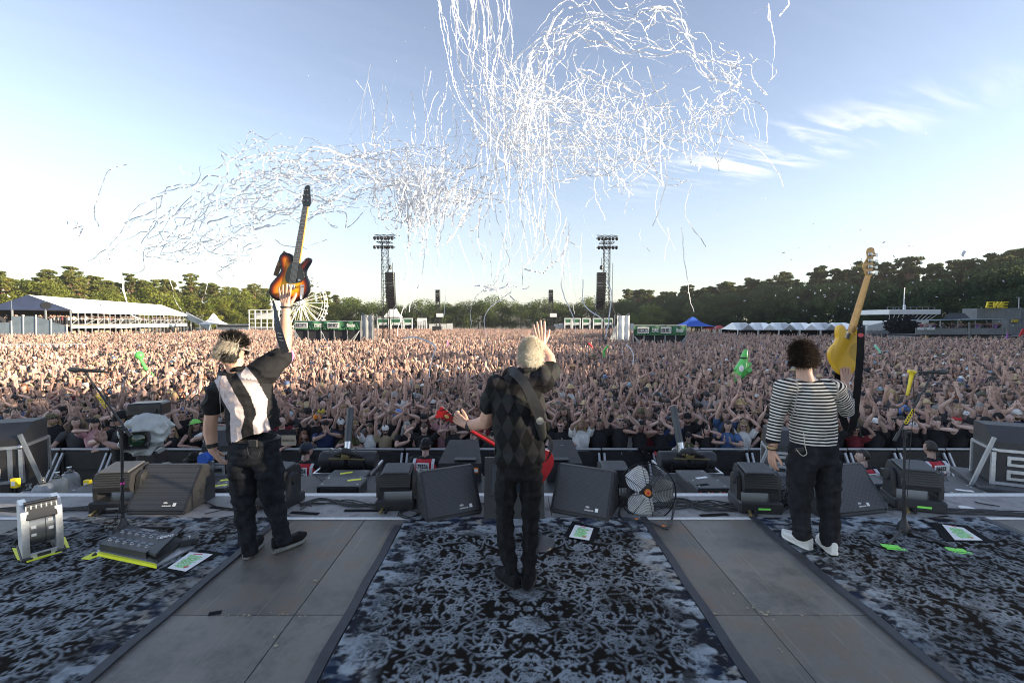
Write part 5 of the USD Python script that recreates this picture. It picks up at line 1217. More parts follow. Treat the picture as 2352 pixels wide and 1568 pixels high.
part(man, 'wrist_band', MB().add(tube([W1 + [-.004, 0, .045], W1 + [0, 0, .012]], [.047, .043], 14)), 'leather', 40); part(man, 'wrist_band', MB().add(tube([at(657, 727, 3.89), at(657, 722.5, 3.89)], .05, 14)), 'black_plastic', 40)
part(man, 'wrist_band', MB().add(tube([W2 + [0, 0, -.01], W2 + [0, 0, .006]], .046, 14)), 'leather', 40)
part(man, 'radio_pack', MB().box(A_(582, 1018, -.168), (.07, .022, .06), .006), 'black_plastic', False); part(man, 'pack_cable', tube(spline([A_(568, 1020, -.17), A_(572, 1045, -.18), A_(590, 1052, -.18), A_(597, 1038, -.17)], 5), .0022, 5), 'black_rubber')
for h_, t__ in (((564, 1286), (600, 1243)), ((627, 1272), (706, 1237))): shoe(man, on(*h_), on(*t__), .305, 'runner')

# ---------- guitars
def zconv(x0, y0, k): return lambda zx, zy: ((x0 + zx / k) / 1.0884, (y0 + zy / k) / 1.0884)
def slab(poly, conv, Y, y0, y1, rim=0.0, step=None, closed=True):
    """outline given in picture points, standing at depth Y; extruded from Y + y0 to Y + y1 with a rounded rim"""
    P = np.array([at(*conv(*p), Y) for p in poly])[:, [0, 2]]
    if closed and rim: P = np.array(spline(np.vstack([P, P[:1]]), 5))[:-1]
    from shapely.geometry import Polygon
    m = trimesh.creation.extrude_polygon(Polygon(P).buffer(0), y1 - y0, engine='earcut')
    v, f = np.array(m.vertices), np.array(m.faces)
    if step: v, f = trimesh.remesh.subdivide_to_size(v, f, step)
    m = trimesh.Trimesh(v, f); v, f = np.array(m.vertices), np.array(m.faces)
    D = cKDTree(np.vstack([np.linspace(a, b, 12) for a, b in zip(P, np.roll(P, -1, 0))])).query(v[:, :2])[0]
    if rim:
        k = np.clip(1 - D / rim, 0, 1); mid = (y1 - y0) / 2; sgn = np.sign(v[:, 2] - mid); flat = np.abs(np.abs(v[:, 2] - mid) - mid) < 1e-5
        v[:, 2] -= np.where(flat, sgn * k ** 2 * rim * .75, 0)
    return (np.column_stack([v[:, 0], Y + y0 + v[:, 2], v[:, 1]]), f[:, ::-1]), D

c1 = zconv(480, 440, 3.41); Yg = 3.97
gt = thing('electric_guitar', 'sunburst electric guitar held up in the air by the left musician', 'guitar', at(*c1(830, 960), Yg))
outline = [(858, 712), (852, 680), (822, 657), (782, 655), (752, 670), (738, 710), (746, 765), (754, 800), (735, 840), (692, 888), (662, 930), (654, 980), (668, 1022), (700, 1050), (752, 1066), (820, 1076), (880, 1070), (932, 1050), (975, 1012), (994, 960), (990, 902), (970, 850), (966, 806), (985, 768), (1005, 733), (1009, 706), (992, 695), (966, 704), (938, 732), (916, 745)]
gb, D = slab(outline, c1, Yg, 0, .045, .013, .011)
ramp = np.array([.006, .006, .012]), np.array([.16, .012, .006]), np.array([.70, .16, .006]), np.array([.95, .47, .02])
col = np.array([np.interp(D, [.014, .030, .048, .085], [r_[k] for r_ in ramp]) for k in range(3)]).T; col[(gb[0][:, 1] > Yg + .012)] = ramp[0]
part(gt, 'body', gb, 'burst', True, col=col)
part(gt, 'pickguard', slab([(850, 735), (816, 790), (798, 850), (800, 890), (818, 912), (880, 916), (930, 906), (955, 882), (963, 850), (950, 805), (936, 772), (924, 747), (900, 735)], c1, Yg, -.006, -.0008)[0], 'guitar_black', False)
part(gt, 'neck', slab([(859, 742), (917, 742), (990, 262), (947, 258)], c1, Yg, -.006, .016)[0], 'maple', False)
part(gt, 'fretboard', slab([(862, 748), (916, 748), (989, 262), (948.5, 258)], c1, Yg, -.0105, -.0062)[0], 'rosewood', False)
for k in range(21):
    q = 1 - 2 ** (-(k + 1) / 12) ; q = q / (1 - 2 ** (-22 / 12)); a, b = np.array([949, 260]) * (1 - q) + np.array([863, 744]) * q, np.array([989, 263]) * (1 - q) + np.array([915, 744]) * q
    part(gt, 'fret', MB().bar(at(*c1(*a), Yg) + [0, -.0112, 0], at(*c1(*b), Yg) + [0, -.0112, 0], .0024), 'steel', False)
    if k in (2, 4, 6, 8, 11, 14, 16): part(gt, 'fret_dot', MB().add(lathe([(0, 0), (.003, 0), (.003, .001), (0, .001)], 8), RX(PI / 2), at(*c1(*((a + b) / 2 + np.array([1.5, -9]))), Yg) + [0, -.0108, 0]), 'white_paint', False)
part(gt, 'headstock', slab([(948, 258), (939, 215), (955, 130), (964, 92), (984, 80), (1003, 86), (1006, 130), (1013, 215), (1006, 246), (990, 262)], c1, Yg, -.004, .012, .004)[0], 'guitar_black', 40)
for k in range(3):
    for (x, s) in ((948 + 5 * k, -1), (1003 - 1 * k, 1)):
        p = at(*c1(x + s * 6, 212 - 44 * k), Yg); part(gt, 'tuner', MB().bar(p + [-s * .012, .004, 0], p + [s * .012, .004, 0], .006).box(p + [s * .02, .004, 0], (.016, .008, .014), .003), 'steel', False)
        part(gt, 'string_post', MB().add(lathe([(0, 0), (.0045, 0), (.0045, .012), (0, .013)], 8), RX(PI / 2), p + [-s * .018, -.004, 0]), 'steel', False)
for k in range(6):
    part(gt, 'string', MB().bar(at(*c1(836 + 10 * k, 925), Yg) + [0, -.0165, 0], at(*c1(953 + 6.4 * k, 262), Yg) + [0, -.0128, 0], .0014), 'steel', False)
part(gt, 'bridge', slab([(812, 918), (886, 926), (882, 968), (810, 958)], c1, Yg, -.012, -.0006)[0], 'silver', False)
for k in range(6): part(gt, 'saddle', MB().box(at(*c1(823 + 10.6 * k, 938), Yg) + [0, -.014, 0], (.008, .008, .016), .002), 'steel', False)
for (x, y) in ((878, 772), (858, 890)): part(gt, 'pickup', slab([(x - 38, y - 16), (x + 38, y - 10), (x + 36, y + 16), (x - 40, y + 10)], c1, Yg, -.011, -.006)[0], 'guitar_black', False)
for (x, y) in ((943, 938), (925, 890)): part(gt, 'knob', MB().add(lathe([(0, 0), (.011, 0), (.0095, .018), (0, .019)], 14), RX(PI / 2), at(*c1(x, y), Yg) + [0, -.006, 0]), 'silver', 30)
part(gt, 'switch_plate', slab([(930, 925), (958, 928), (948, 1040), (922, 1035)], c1, Yg, -.004, -.0006)[0], 'silver', False)
part(gt, 'jack_plug', tube([at(*c1(935, 1010), Yg) + [0, -.02, 0], at(*c1(940, 1035), Yg) + [0, -.03, 0], at(*c1(944, 1052), Yg) + [0, -.03, 0]], [.008, .008, .006], 8), 'silver')
part(gt, 'cable', tube(spline([at(*c1(944, 1052), Yg) + [0, -.03, 0], at(*c1(945, 1090), Yg), at(*c1(910, 1108), Yg), at(*c1(862, 1106), Yg)], 6), .0035, 6), 'black_rubber')
def strap(parent, path, widths, mat, th=.004, tilt=None):
    """flat band through the points, its face towards the camera"""
    p = spline(path, 6); w = np.interp(np.linspace(0, 1, len(p)), np.linspace(0, 1, len(widths)), widths); tan = np.gradient(p, axis=0)
    s = np.cross(tan, [0, 1.0, 0] if tilt is None else tilt); s /= np.maximum(np.linalg.norm(s, axis=1, keepdims=True), 1e-6); n = np.cross(s, tan); n /= np.maximum(np.linalg.norm(n, axis=1, keepdims=True), 1e-6)
    return part(parent, 'strap', loft([np.array([p[i] + s[i] * w[i] + n[i] * th, p[i] - s[i] * w[i] + n[i] * th, p[i] - s[i] * w[i] - n[i] * th, p[i] + s[i] * w[i] - n[i] * th]) for i in range(len(p))]), mat, False)
ss = strap(gt, [at(*c1(*p), yy) for p, yy in (((690, 1062), Yg), ((706, 1130), 3.9), ((722, 1220), 3.8), ((738, 1310), 3.72), ((768, 1420), 3.66), ((798, 1505), 3.64))], [.006, .012, .02, .03, .031, .031], 'leather')
for k in range(6):
    q = at(*c1(748 + 8.5 * k, 1340 + 30 * k), 3.665); part(ss, 'stitch_slot', MB().bar(q + [-.016, -.006, .002], q + [.016, -.006, -.002], .004), 'silver', False)
strap(gt, [at(*c1(*p), yy) for p, yy in (((800, 650), Yg + .05), ((752, 740), Yg + .08), ((712, 850), Yg + .1))], [.022, .022, .02], 'strap_brown' if look('strap_brown', (.2, .13, .08), .7) else '')

# ---------- middle: argyle shirt, waving
Y = 3.30
man = hero(on(1195, 1352), 'blond person in a black argyle shirt waving to the crowd, red guitar strapped on')
hc = A_(1221, 815, .03); Rh = RZ(PI - .12) @ RX(.16)
W1, W2 = A_(1072, 975, .22), A_(1243, 792, .26)
body = blob([[(A_(1203, 862), .072), (A_(1214, 836, .02), .06)],
             [(A_(1138, 890), .062), (A_(1122, 952, .06), .056), (A_(1116, 968, .10), .055), (A_(1094, 975, .18), .046), (W1, .032)],
             [(A_(1244, 870), .07), (A_(1264, 848, .16), .056), (A_(1260, 822, .24), .05), (W2, .033)]]
            + hand_chains(W1, [-.20, .05, .12], [.25, .75, -.2], -1, 1.6, .0, 1.0) + hand_chains(W2 + [0, 0, .0], [-.10, .03, 1], [0, 1, 0], -1, .05, .35, 1.08),
            .0115, 7, extra=[(hv * 1.03 @ Rh.T + hc, hf), ear(hc, Rh, 1), ear(hc, Rh, -1)])
part(man, 'body', body, 'skin_hero', True)
hs = lambda d, r: (d[1] > -.15 and d[2] > -.62) or d[2] > .4
hcol = lambda d, r: np.array([.82, .76, .64]) * r.uniform(.7, 1.1)
cap = skull_cap(hc, Rh, hs, hcol, 1.05); st = strands(hc, Rh, 8000, RS, hs, lambda d, r: .036 * r.uniform(.5, 1.3), .0015, hcol, lambda d, r: .55 if d[2] > .3 else .3, lambda d, r: (.3, .25, -.45), (.083, .103, .124))
part(man, 'hair', MB().add(cap[0]).add(st[0]), 'hair_hero', True, col=np.vstack([cap[1], st[1]]))
part(man, 'glasses', MB().bar(np.array([-.083, .01, .03]) @ Rh.T + hc, np.array([-.082, -.1, .03]) @ Rh.T + hc, .007), 'black_plastic', False)
sh = blob([[(A_(1192, 1050, -.01), (.186, .13, .08)), (A_(1192, 1000, -.01), (.18, .13, .09)), (A_(1190, 930, -.01), (.195, .128, .09)), (A_(1188, 892, 0), (.185, .11, .08)), (A_(1200, 862, 0), (.12, .085, .04))],
           [(A_(1180, 890), (.13, .1, .07)), (A_(1141, 888), .08), (A_(1124, 928, .04), .074)], [(A_(1200, 885), (.12, .1, .07)), (A_(1245, 872), .095), (A_(1262, 853, .12), .082)],
           [(A_(1204, 858), (.078, .075, .02)), (A_(1206, 848), (.072, .07, .015))]], .0135, 6, fold=.025, fscale=(9, 9, 12), seed=14)
# argyle: diamonds on the back, in the shirt's own measure
usdkit.material(stage, '/World/Looks/argyle', {'g': ('texture_coordinate', {}), 's': ('separate_xyz', {}),
    'a': ('math', {'math_type': 'multiply', 'value2': 11.2}), 'b': ('math', {'math_type': 'multiply', 'value2': 5.4}), 'p1': ('math', {'math_type': 'add'}), 'p2': ('math', {'math_type': 'subtract'}), 'f1': ('math', {'math_type': 'floor'}), 'f2': ('math', {'math_type': 'floor'}),
    'sm': ('math', {'math_type': 'add'}), 'md': ('math', {'math_type': 'floored_modulo', 'value2': 2.0}), 'r': ('rgb_ramp', {'ramp': [(0, (.011, .011, .012)), (1, (.032, .032, .034))]}), 'n': ('noise_texture', {'scale': 300.0}), 'bm': ('bump', {'strength': .25, 'distance': .003}),
    'n2': ('noise_texture', {'scale': 16.0, 'detail': 5.0}), 'mx': ('mix_color', {'blend_type': 'multiply', 'fac': .5}), 'p': ('principled_bsdf', {'roughness': .88, 'specular_ior_level': .15})},
    [('g.object', 's.vector'), ('s.x', 'a.value1'), ('s.z', 'b.value1'), ('a.value', 'p1.value1'), ('b.value', 'p1.value2'), ('a.value', 'p2.value1'), ('b.value', 'p2.value2'), ('p1.value', 'f1.value1'), ('p2.value', 'f2.value1'), ('f1.value', 'sm.value1'), ('f2.value', 'sm.value2'),
     ('sm.value', 'md.value1'), ('md.value', 'r.fac'), ('r.color', 'mx.a'), ('g.object', 'n2.vector'), ('n2.color', 'mx.b'), ('mx.result', 'p.base_color'), ('g.object', 'n.vector'), ('n.fac', 'bm.height'), ('bm.normal', 'p.normal')], surface='p.BSDF')
part(man, 'shirt', sh, 'argyle', True)
part(man, 'collar', blob([[(A_(1180, 855, -.05), .017), (A_(1204, 850, -.085), .019), (A_(1228, 848, -.05), .017)]], .02, 3), 'black_cloth', True)
tr = blob([[(A_(1193, 1052), (.168, .125, .05)), (A_(1193, 1085), (.165, .13, .06))], [(A_(1165, 1092), (.086, .115, .08)), (A_(1161, 1140), .078), (A_(1159, 1190, .0), .061), (A_(1163, 1245, -.02), .058), (A_(1177, 1322, -.02), .047)],
           [(A_(1219, 1092), (.086, .115, .08)), (A_(1219, 1140), .077), (A_(1219, 1190, .0), .061), (A_(1217, 1245, -.01), .057), (A_(1213, 1325, -.02), .047)]], .013, 6, fold=.021, fscale=(6, 6, 19), seed=19)
part(man, 'trousers', tr, 'jeans_dark', True)
for h_, t__ in (((1187, 1357), (1146, 1318)), ((1211, 1361), (1216, 1316))): shoe(man, on(*h_), on(*t__), .285, 'plain', ('black_cloth', 'black_rubber', 'black_rubber'))
part(man, 'wrist_band', tube([W1 + [.035, -.012, -.006], W1 + [.008, 0, -.002]], [.046, .042], 14), 'leather', 40); part(man, 'wrist_band', tube([W2 + [.008, 0, -.055], W2 + [.002, 0, -.015]], [.044, .041], 14), 'black_cloth', 40)
# red guitar worn in front of him
gt = thing('electric_guitar', 'red electric guitar hanging in front of the waving guitarist, its headstock out to the left', 'guitar', A_(1190, 1060, .25))
h0, n1, b1 = A_(1044, 966, .27), A_(1136, 1018, .27), A_(1190, 1052, .26)
dr = (b1 - h0) / np.linalg.norm(b1 - h0); F = np.column_stack([dr, [0, 1, 0], np.cross(dr, [0, 1, 0])]); F[:, 1] = np.cross(F[:, 2], F[:, 0])
loc2 = lambda x, y, z=0.0: h0 + F @ np.array([x, z, y])
part(gt, 'neck', tube([h0, h0 + (b1 - h0) * .5, b1], [(.021, .013), (.023, .0135), (.027, .015)], 10), 'guitar_red', 40)
part(gt, 'fretboard', MB().add(box((np.linalg.norm(b1 - h0), .006, .046), .001), F, (h0 + b1) / 2 + F[:, 1] * .012), 'rosewood', False)
hp = [(0, -.022), (-.02, -.03), (-.12, -.05), (-.155, -.052), (-.146, -.03), (-.158, -.005), (-.148, .02), (-.15, .046), (-.12, .045), (-.03, .03), (0, .022)]
part(gt, 'headstock', MB().add(prism(hp, -.008, .008), np.column_stack([F[:, 0], F[:, 2], F[:, 1]]), h0), 'guitar_red', False)
for k in range(3):
    for s in (-1, 1):
        p = loc2(-.035 - .036 * k, s * (.03 + .006 * k), -.006); part(gt, 'tuner', MB().box(p, (.018, .02, .016), .004, F).bar(p, p + F[:, 2] * s * .03, .006).box(p + F[:, 2] * s * .034, (.014, .012, .014), .004, F), 'black_plastic', False)
part(gt, 'badge', MB().add(lathe([(0, 0), (.016, 0), (.016, .002), (0, .002)], 12), F @ RX(PI / 2) @ np.diag([1.3, .8, 1]), loc2(-.07, 0, -.0085)), 'gold_metal', False)
bp = [(-.02, -.04), (.0, -.12), (.05, -.165), (.10, -.12), (.16, -.13), (.26, -.165), (.33, -.11), (.345, 0), (.33, .11), (.26, .165), (.16, .13), (.10, .12), (.05, .165), (.0, .12), (-.02, .04)]
bv = MB().add(prism(np.array(spline(np.array(bp + bp[:1]), 4))[:-1, :2] if False else [tuple(q[:2]) for q in spline(np.column_stack([np.array(bp + bp[:1]), np.zeros(len(bp) + 1)]), 4)[:-1]], -.02, .02), np.column_stack([F[:, 0], F[:, 2], F[:, 1]]), b1 - F[:, 0] * .06 + [0, .06, 0])
part(gt, 'body', bv, 'guitar_red', False)
part(gt, 'bridge', MB().add(box((.03, .012, .08), .003), F, b1 + F[:, 0] * .2 + F[:, 1] * .09), 'silver', False)
sp_ = strap(gt, [A_(1160, 872, .10), A_(1167, 855, .0), A_(1180, 854, -.09), A_(1205, 880, -.15), A_(1225, 920, -.162), A_(1238, 955, -.15), A_(1247, 985, -.11)], [.03, .032, .033, .034, .034, .034, .04], 'leather', tilt=(.0, -1, .25))
part(gt, 'strap_end', MB().add(blob([[(A_(1240, 968, -.13), (.04, .012, .05)), (A_(1246, 996, -.10), (.03, .014, .05))]], .02, 4)), 'black_rubber', True)
part(gt, 'strap_badge', MB().add(lathe([(0, 0), (.027, 0), (.027, .006), (0, .008)], 18), RX(PI / 2), A_(1240, 966, -.146)), 'silver', 30)
for k in range(3): part(gt, 'cable', tube(spline([A_(1249, 990, -.08), A_(1262 + 3 * k, 1012, -.06), A_(1262 + 2 * k, 1040, -.02), A_(1252, 1060, .05)], 6), .003, 5), 'black_rubber')

# ---------- right: striped shirt, bass held up
Y = 3.80
c4 = zconv(1860, 600, 1.913)
Z = lambda zx, zy, dy=0.0: at(*c4(zx, zy), Y + dy)
man = hero(on(1872, 1262), 'dark haired person in a black and white striped shirt holding up a yellow bass')
hc = at(1843, 818, Y + .02); Rh = RZ(PI - .1) @ RX(.05)
W1, W2 = Z(134, 1000, .03), Z(483, 684, .30)
body = blob([[(Z(295, 680), .07), (Z(288, 640, .01), .06), (Z(286, 610, .02), .06)],
             [(Z(295, 690), .05), (Z(190, 715), .045), (Z(157, 842, .02), .04), (Z(140, 940, .02), .045), (W1, .033)], [(Z(295, 690), .05), (Z(435, 715), .045), (Z(490, 818, .10), .045), (Z(490, 740, .26), .043), (W2, .033)]]
            + hand_chains(W1 + [0, 0, -.01], [.06, .06, -1], [1, .25, 0], 1, .45, .25, 1.02) + hand_chains(W2, [.06, .06, 1], [0, 1, .1], -1, .5, .3, 1.02),
            .0115, 7, extra=[(hv * 1.02 @ Rh.T + hc, hf), ear(hc, Rh, 1), ear(hc, Rh, -1)])
part(man, 'body', body, 'skin_hero', True)
hs = lambda d, r: (d[1] > -.35 and d[2] > -.6) or d[2] > .3
hcol = lambda d, r: np.array([.055, .036, .026]) * r.uniform(.5, 1.7)
cap = skull_cap(hc, Rh, hs, hcol, 1.07); st = strands(hc, Rh, 8000, RS, hs, lambda d, r: .05 * r.uniform(.4, 1.4), .0018, hcol, lambda d, r: .5, lambda d, r: (r.normal(0, .5), .2, -.35), (.084, .105, .125))
part(man, 'hair', MB().add(cap[0]).add(st[0]), 'hair_hero', True, col=np.vstack([cap[1], st[1]]))
bones = [([Z(190, 705), Z(158, 840, .02), Z(138, 955, .02)], .062), ([Z(432, 705), Z(492, 822, .10), Z(488, 728, .26)], .062)]
sh = blob([[(Z(332, 955), (.188, .135, .07)), (Z(330, 880), (.183, .135, .09)), (Z(320, 790), (.19, .13, .09)), (Z(312, 725), (.185, .11, .07)), (Z(300, 682), (.135, .08, .03))],
           [(Z(230, 715), .09), (Z(190, 712), .08), (Z(157, 842, .02), .057), (Z(138, 955, .02), .05)], [(Z(395, 715), .09), (Z(435, 712), .082), (Z(490, 818, .10), .06), (Z(487, 732, .25), .05)]], .0125, 6,
          cuts=[((0, 0, 1), Z(330, 968)[2])], fold=.02, fscale=(9, 9, 12), seed=24)
v = sh[0]; along, best = v[:, 2].copy(), np.full(len(v), .045)
for pts, r_ in bones:
    s0 = 0.0
    for a, b in zip(pts[:-1], pts[1:]):
        d = b - a; Ln = np.linalg.norm(d); q0 = (v - a) @ d / Ln ** 2; q = np.clip(q0, 0, 1); dist = np.linalg.norm(v - a - q[:, None] * d, axis=1) - r_
        tors = np.clip(.195 - np.abs(v[:, 0] - Z(318, 800)[0]), -.2, .2)      # inside the trunk's width: keep the trunk's stripes
        m_ = (dist < best) & ((tors < .035) | (v[:, 1] > Y + .16)); along[m_] = s0 + (q0 if s0 == 0 else q)[m_] * Ln; best[m_] = dist[m_]; s0 += Ln
usdkit.material(stage, '/World/Looks/stripes', {'a': ('attribute', {'attribute': 'along'}), 'k': ('math', {'math_type': 'multiply', 'value2': 1 / .0262}), 'fr': ('math', {'math_type': 'fraction'}), 'r': ('rgb_ramp', {'ramp': [(0, (.01, .01, .012)), (.49, (.01, .01, .012)), (.53, (.66, .63, .58)), (.97, (.66, .63, .58)), (1, (.01, .01, .012))]}),
    'tc': ('texture_coordinate', {}), 'n': ('noise_texture', {'scale': 280.0}), 'b': ('bump', {'strength': .25, 'distance': .003}), 'p': ('principled_bsdf', {'roughness': .9, 'specular_ior_level': .2})},
    [('a.fac', 'k.value1'), ('k.value', 'fr.value1'), ('fr.value', 'r.fac'), ('r.color', 'p.base_color'), ('tc.object', 'n.vector'), ('n.fac', 'b.height'), ('b.normal', 'p.normal')], surface='p.BSDF')
part(man, 'shirt', sh, 'stripes', True, attrs={'along': along + 5})
tr = blob([[(Z(330, 975), (.186, .135, .05)), (Z(330, 1040), (.19, .15, .07))], [(Z(278, 1070), (.108, .135, .09)), (Z(272, 1160), .099), (Z(266, 1250, .02), .082), (Z(272, 1330, .02), .073), (Z(277, 1405, .01), .068)],
           [(Z(390, 1070), (.108, .135, .09)), (Z(398, 1160), .1), (Z(404, 1250, .01), .086), (Z(410, 1340, .0), .078), (Z(412, 1425, -.02), .074)]], .014, 6, fold=.025, fscale=(6, 6, 15), seed=29,
          )
part(man, 'trousers', tr, 'trouser_twill', True)
for p, h in (((277, 1398), .07), ((412, 1420), .077)): part(man, 'trouser_cuff', MB().add(tube([Z(*p, .0) + [0, 0, .025], Z(*p, .0) + [0, 0, -.022]], [h, h * 1.02], 18)), 'trouser_twill', 40)
for h_, t__, sk in (((320, 1487), (182, 1408), (290, 1440)), ((432, 1512), (362, 1432), (404, 1460))):
    Rf, hl = shoe(man, on(*c4(*h_)), on(*c4(*t__)), .30, 'canvas', ('canvas_white', 'sole_white', 'white_cloth'))
    top = hl + Rf @ np.array([0, .075, .17]); part(man, 'sock', tube([hl + Rf @ np.array([0, .078, .05]), top], [.043, .045], 14), 'sock_grey', 40)
for k in range(4): part(man, 'bracelet', tube([W1 + [0, 0, .048 - .016 * k], W1 + [0, 0, .056 - .016 * k]], .041, 14), ['black_rubber', 'leather', 'gold_metal', 'black_rubber'][k], 40)
part(man, 'radio_pack', MB().box(Z(265, 1003, -.15), (.07, .02, .035), .005), 'black_plastic', False)
part(man, 'pack_cable', tube(spline([Z(250, 1000, -.165), Z(278, 1030, -.17), Z(300, 1020, -.17), Z(292, 985, -.16), Z(285, 920, -.15)], 6), .0028, 5), 'ear_cable')
c5 = zconv(1920, 600, 3.672); Yb = 4.16
gt = thing('bass_guitar', 'yellow bass guitar seen from the back, held upright by the striped shirt musician', 'guitar', at(*c5(690, 1100), Yb))
ol = [(742, 850), (724, 846), (700, 835), (688, 815), (680, 792), (655, 779), (628, 782), (609, 800), (603, 850), (606, 900), (590, 945), (556, 982), (536, 1020), (534, 1062), (548, 1110), (580, 1168), (625, 1222), (668, 1242), (712, 1240), (762, 1205), (790, 1150), (797, 1080), (800, 1000), (812, 940), (818, 890), (812, 845), (800, 820), (784, 838), (768, 858)]
part(gt, 'body', slab(ol, c5, Yb, -.042, 0, .012, .02)[0], 'guitar_yellow', True)
part(gt, 'belly_cut', slab([(806, 935), (760, 945), (724, 975), (714, 1030), (730, 1080), (775, 1110), (798, 1085)], c5, Yb, -.0436, -.0405, .0)[0], 'guitar_cut' if look('guitar_cut', (.50, .30, .03), .35, coat=.3) else '', False)
part(gt, 'neck_plate', slab([(690, 835), (726, 858), (710, 915), (672, 892)], c5, Yb, -.0455, -.041)[0], 'silver', False)
part(gt, 'neck', loft([np.array([at(*c5(cx + s * w, cy), Yb) + [0, d, 0] for s, d in ((-1, -.004), (-.75, -.018), (-.3, -.026), (.3, -.026), (.75, -.018), (1, -.004), (1, .004), (-1, .004))]) for cx, cy, w in ((764, 850, 36), (800, 720, 33), (848, 560, 30), (905, 365, 25), (918, 325, 24))]), 'maple', 50)
part(gt, 'fretboard', slab([(735, 832), (800, 850), (946, 330), (896, 320)], c5, Yb, .004, .010)[0], 'rosewood', False)
part(gt, 'headstock', slab([(892, 326), (880, 290), (862, 240), (880, 205), (905, 160), (900, 110), (912, 78), (940, 69), (966, 80), (972, 110), (986, 135), (984, 150), (962, 155), (958, 240), (950, 300), (944, 332)], c5, Yb, -.012, .004, .004)[0], 'maple', 40)
for k in range(4):
    p = at(*c5(916 - 1 * k + 6, 135 + 56 * k), Yb) + [0, -.018, 0]
    part(gt, 'tuner', MB().box(p, (.036, .012, .03), .004).add(lathe([(0, 0), (.012, 0), (.012, .018), (0, .02)], 10), RX(PI / 2), p).bar(p, p + [.05, -.004, -.006], .006).box(p + [.058, -.004, -.006], (.022, .007, .03), .003), 'steel', False)
for k in range(6):
    q = k / 5; p = at(*c5(905 - 118 * q, 400 + 400 * q), Yb); part(gt, 'side_dot', MB().box(p + [.02 + .006 * q, .004, 0], (.004, .006, .006)), 'white_paint', False)
s1 = strap(gt, [at(*c5(*p), y) for p, y in (((848, 795), Yb - .05), ((852, 860), Yb - .1), ((846, 1050), 4.0), ((826, 1300), 3.95), ((805, 1500), 3.95), ((772, 1720), 3.97), ((735, 1740), 4.02), ((680, 1600), 4.08), ((648, 1350), 4.12), ((640, 1220), Yb))], [.03, .032, .032, .032, .032, .033, .033, .033, .032, .03], 'black_cloth')
part(s1, 'strap_patch', MB().add(lathe([(0, 0), (.026, 0), (.026, .003), (0, .003)], 20), RX(PI / 2) @ np.diag([1, .7, 1]), at(*c5(850, 872), Yb - .116)), 'red_ink', False)
# ------------------------------------------------------------------ gear on and in front of the stage
usdkit.material(stage, '/World/Looks/grille', {'tc': ('texture_coordinate', {}), 'v': ('voronoi_texture', {'scale': 95.0, 'randomness': .15}), 'r': ('rgb_ramp', {'ramp': [(.25, (.008, .008, .008)), (.42, (.062, .063, .066))]}), 'b': ('bump', {'strength': .6, 'distance': .004}), 'p': ('principled_bsdf', {'roughness': .45, 'metallic': .3})},
    [('tc.object', 'v.vector'), ('v.distance', 'r.fac'), ('r.color', 'p.base_color'), ('v.distance', 'b.height'), ('b.normal', 'p.normal')], surface='p.BSDF')
look('cabinet', (.03, .03, .032), .5, vary=.2, scale=5, bump=.35, bscale=240)
look('box_top', (.07, .072, .075), .55, vary=.3, scale=4, bump=.15, bscale=150)
def W(m, ang, loc, tilt=None):
    v, f = arr(m); R = RZ(ang)
    if tilt is not None: R = R @ tilt
    return v @ R.T + np.asarray(loc), f

def wedge(label, bl, br, h=.43, depth=.46, name='floor_monitor'):
    """floor monitor whose sloping grille stands on the floor line from bl to br"""
    a, b = on(*bl), on(*br); w = np.linalg.norm(b - a); d = (b - a) / w; ang = math.atan2(d[1], d[0]); c = (a + b) / 2
    t = thing(name, label, 'monitor speaker', c)
    prof = [(0, .012), (.012, .0), (depth, 0), (depth, h * .62), (depth - .09, h * .93), (depth - .16, h), (depth - .20, h)]
    V = []
    for s in (-1, 1):
        for k, x in ((.97, w / 2), ): V.append(np.array([[s * w / 2, y, z] for y, z in prof]))
    cab = loft([np.array([[x, y * q + (1 - q) * .2, z * q + (1 - q) * .15] for y, z in prof]) for x, q in ((-w / 2, .95), (-w / 2 + .012, 1), (w / 2 - .012, 1), (w / 2, .95))])
    part(t, 'cabinet', W(cab, ang, c), 'cabinet', False)
    g0, g1 = np.array([.006, .03]), np.array([depth - .205, h - .012]); n = np.array([-(g1 - g0)[1], (g1 - g0)[0]]); n = n / np.linalg.norm(n) * .012; e = (g1 - g0)
    gr = [np.array([[x, *(g0 + n * k + e * m_)] for x, m_ in ((-w / 2 + i, i), (w / 2 - i, i), (w / 2 - i, 1 - i), (-w / 2 + i, 1 - i))]) for k, i in ((-.3, .018), (.8, .018), (1.0, .028))]
    part(t, 'grille', W(loft(gr), ang, c), 'grille', False)
    fr = MB()
    for x in (-w / 2 + .008, w / 2 - .008): fr.bar([x, *(g0 + n * .3)], [x, *(g1 + n * .3)], .016)
    part(t, 'frame', W(fr, ang, c), 'black_plastic', False)
    p = g0 + e * .1 + n * 1.15; u_ = np.array([0, *(e / np.linalg.norm(e))]); nn = np.array([0, *(n / np.linalg.norm(n))]); RR = np.column_stack([[1, 0, 0], u_, np.cross([1, 0, 0], u_)])
    if RR[1, 2] > 0: RR[:, 2] *= 1
    lg = MB().add(text('d&b', .016, RR, np.array([.08, *(p + e * .06)]), .002, True)).add(text('audiotechnik', .013, RR, np.array([.10, *p]), .002, True, .09))
    lg.add(box((.03, .035, .002)), RR, np.array([.175, *(p + e * .04)]))
    part(t, 'lettering', W(lg, ang, c), 'white_paint', False)
    for s in (-1, 1):
        hd = part(t, 'handle', W(MB().box((s * (w / 2 - .002), depth * .62, h * .42), (.012, .16, .09), .004, RX(.5)).box((s * (w / 2 + .001), depth * .62, h * .47), (.014, .17, .012), .003, RX(.5)), ang, c), 'black_rubber', False)
    return t
wedge('black floor monitor left of the man with the raised guitar', (287, 1182), (423, 1182), .42, .5)
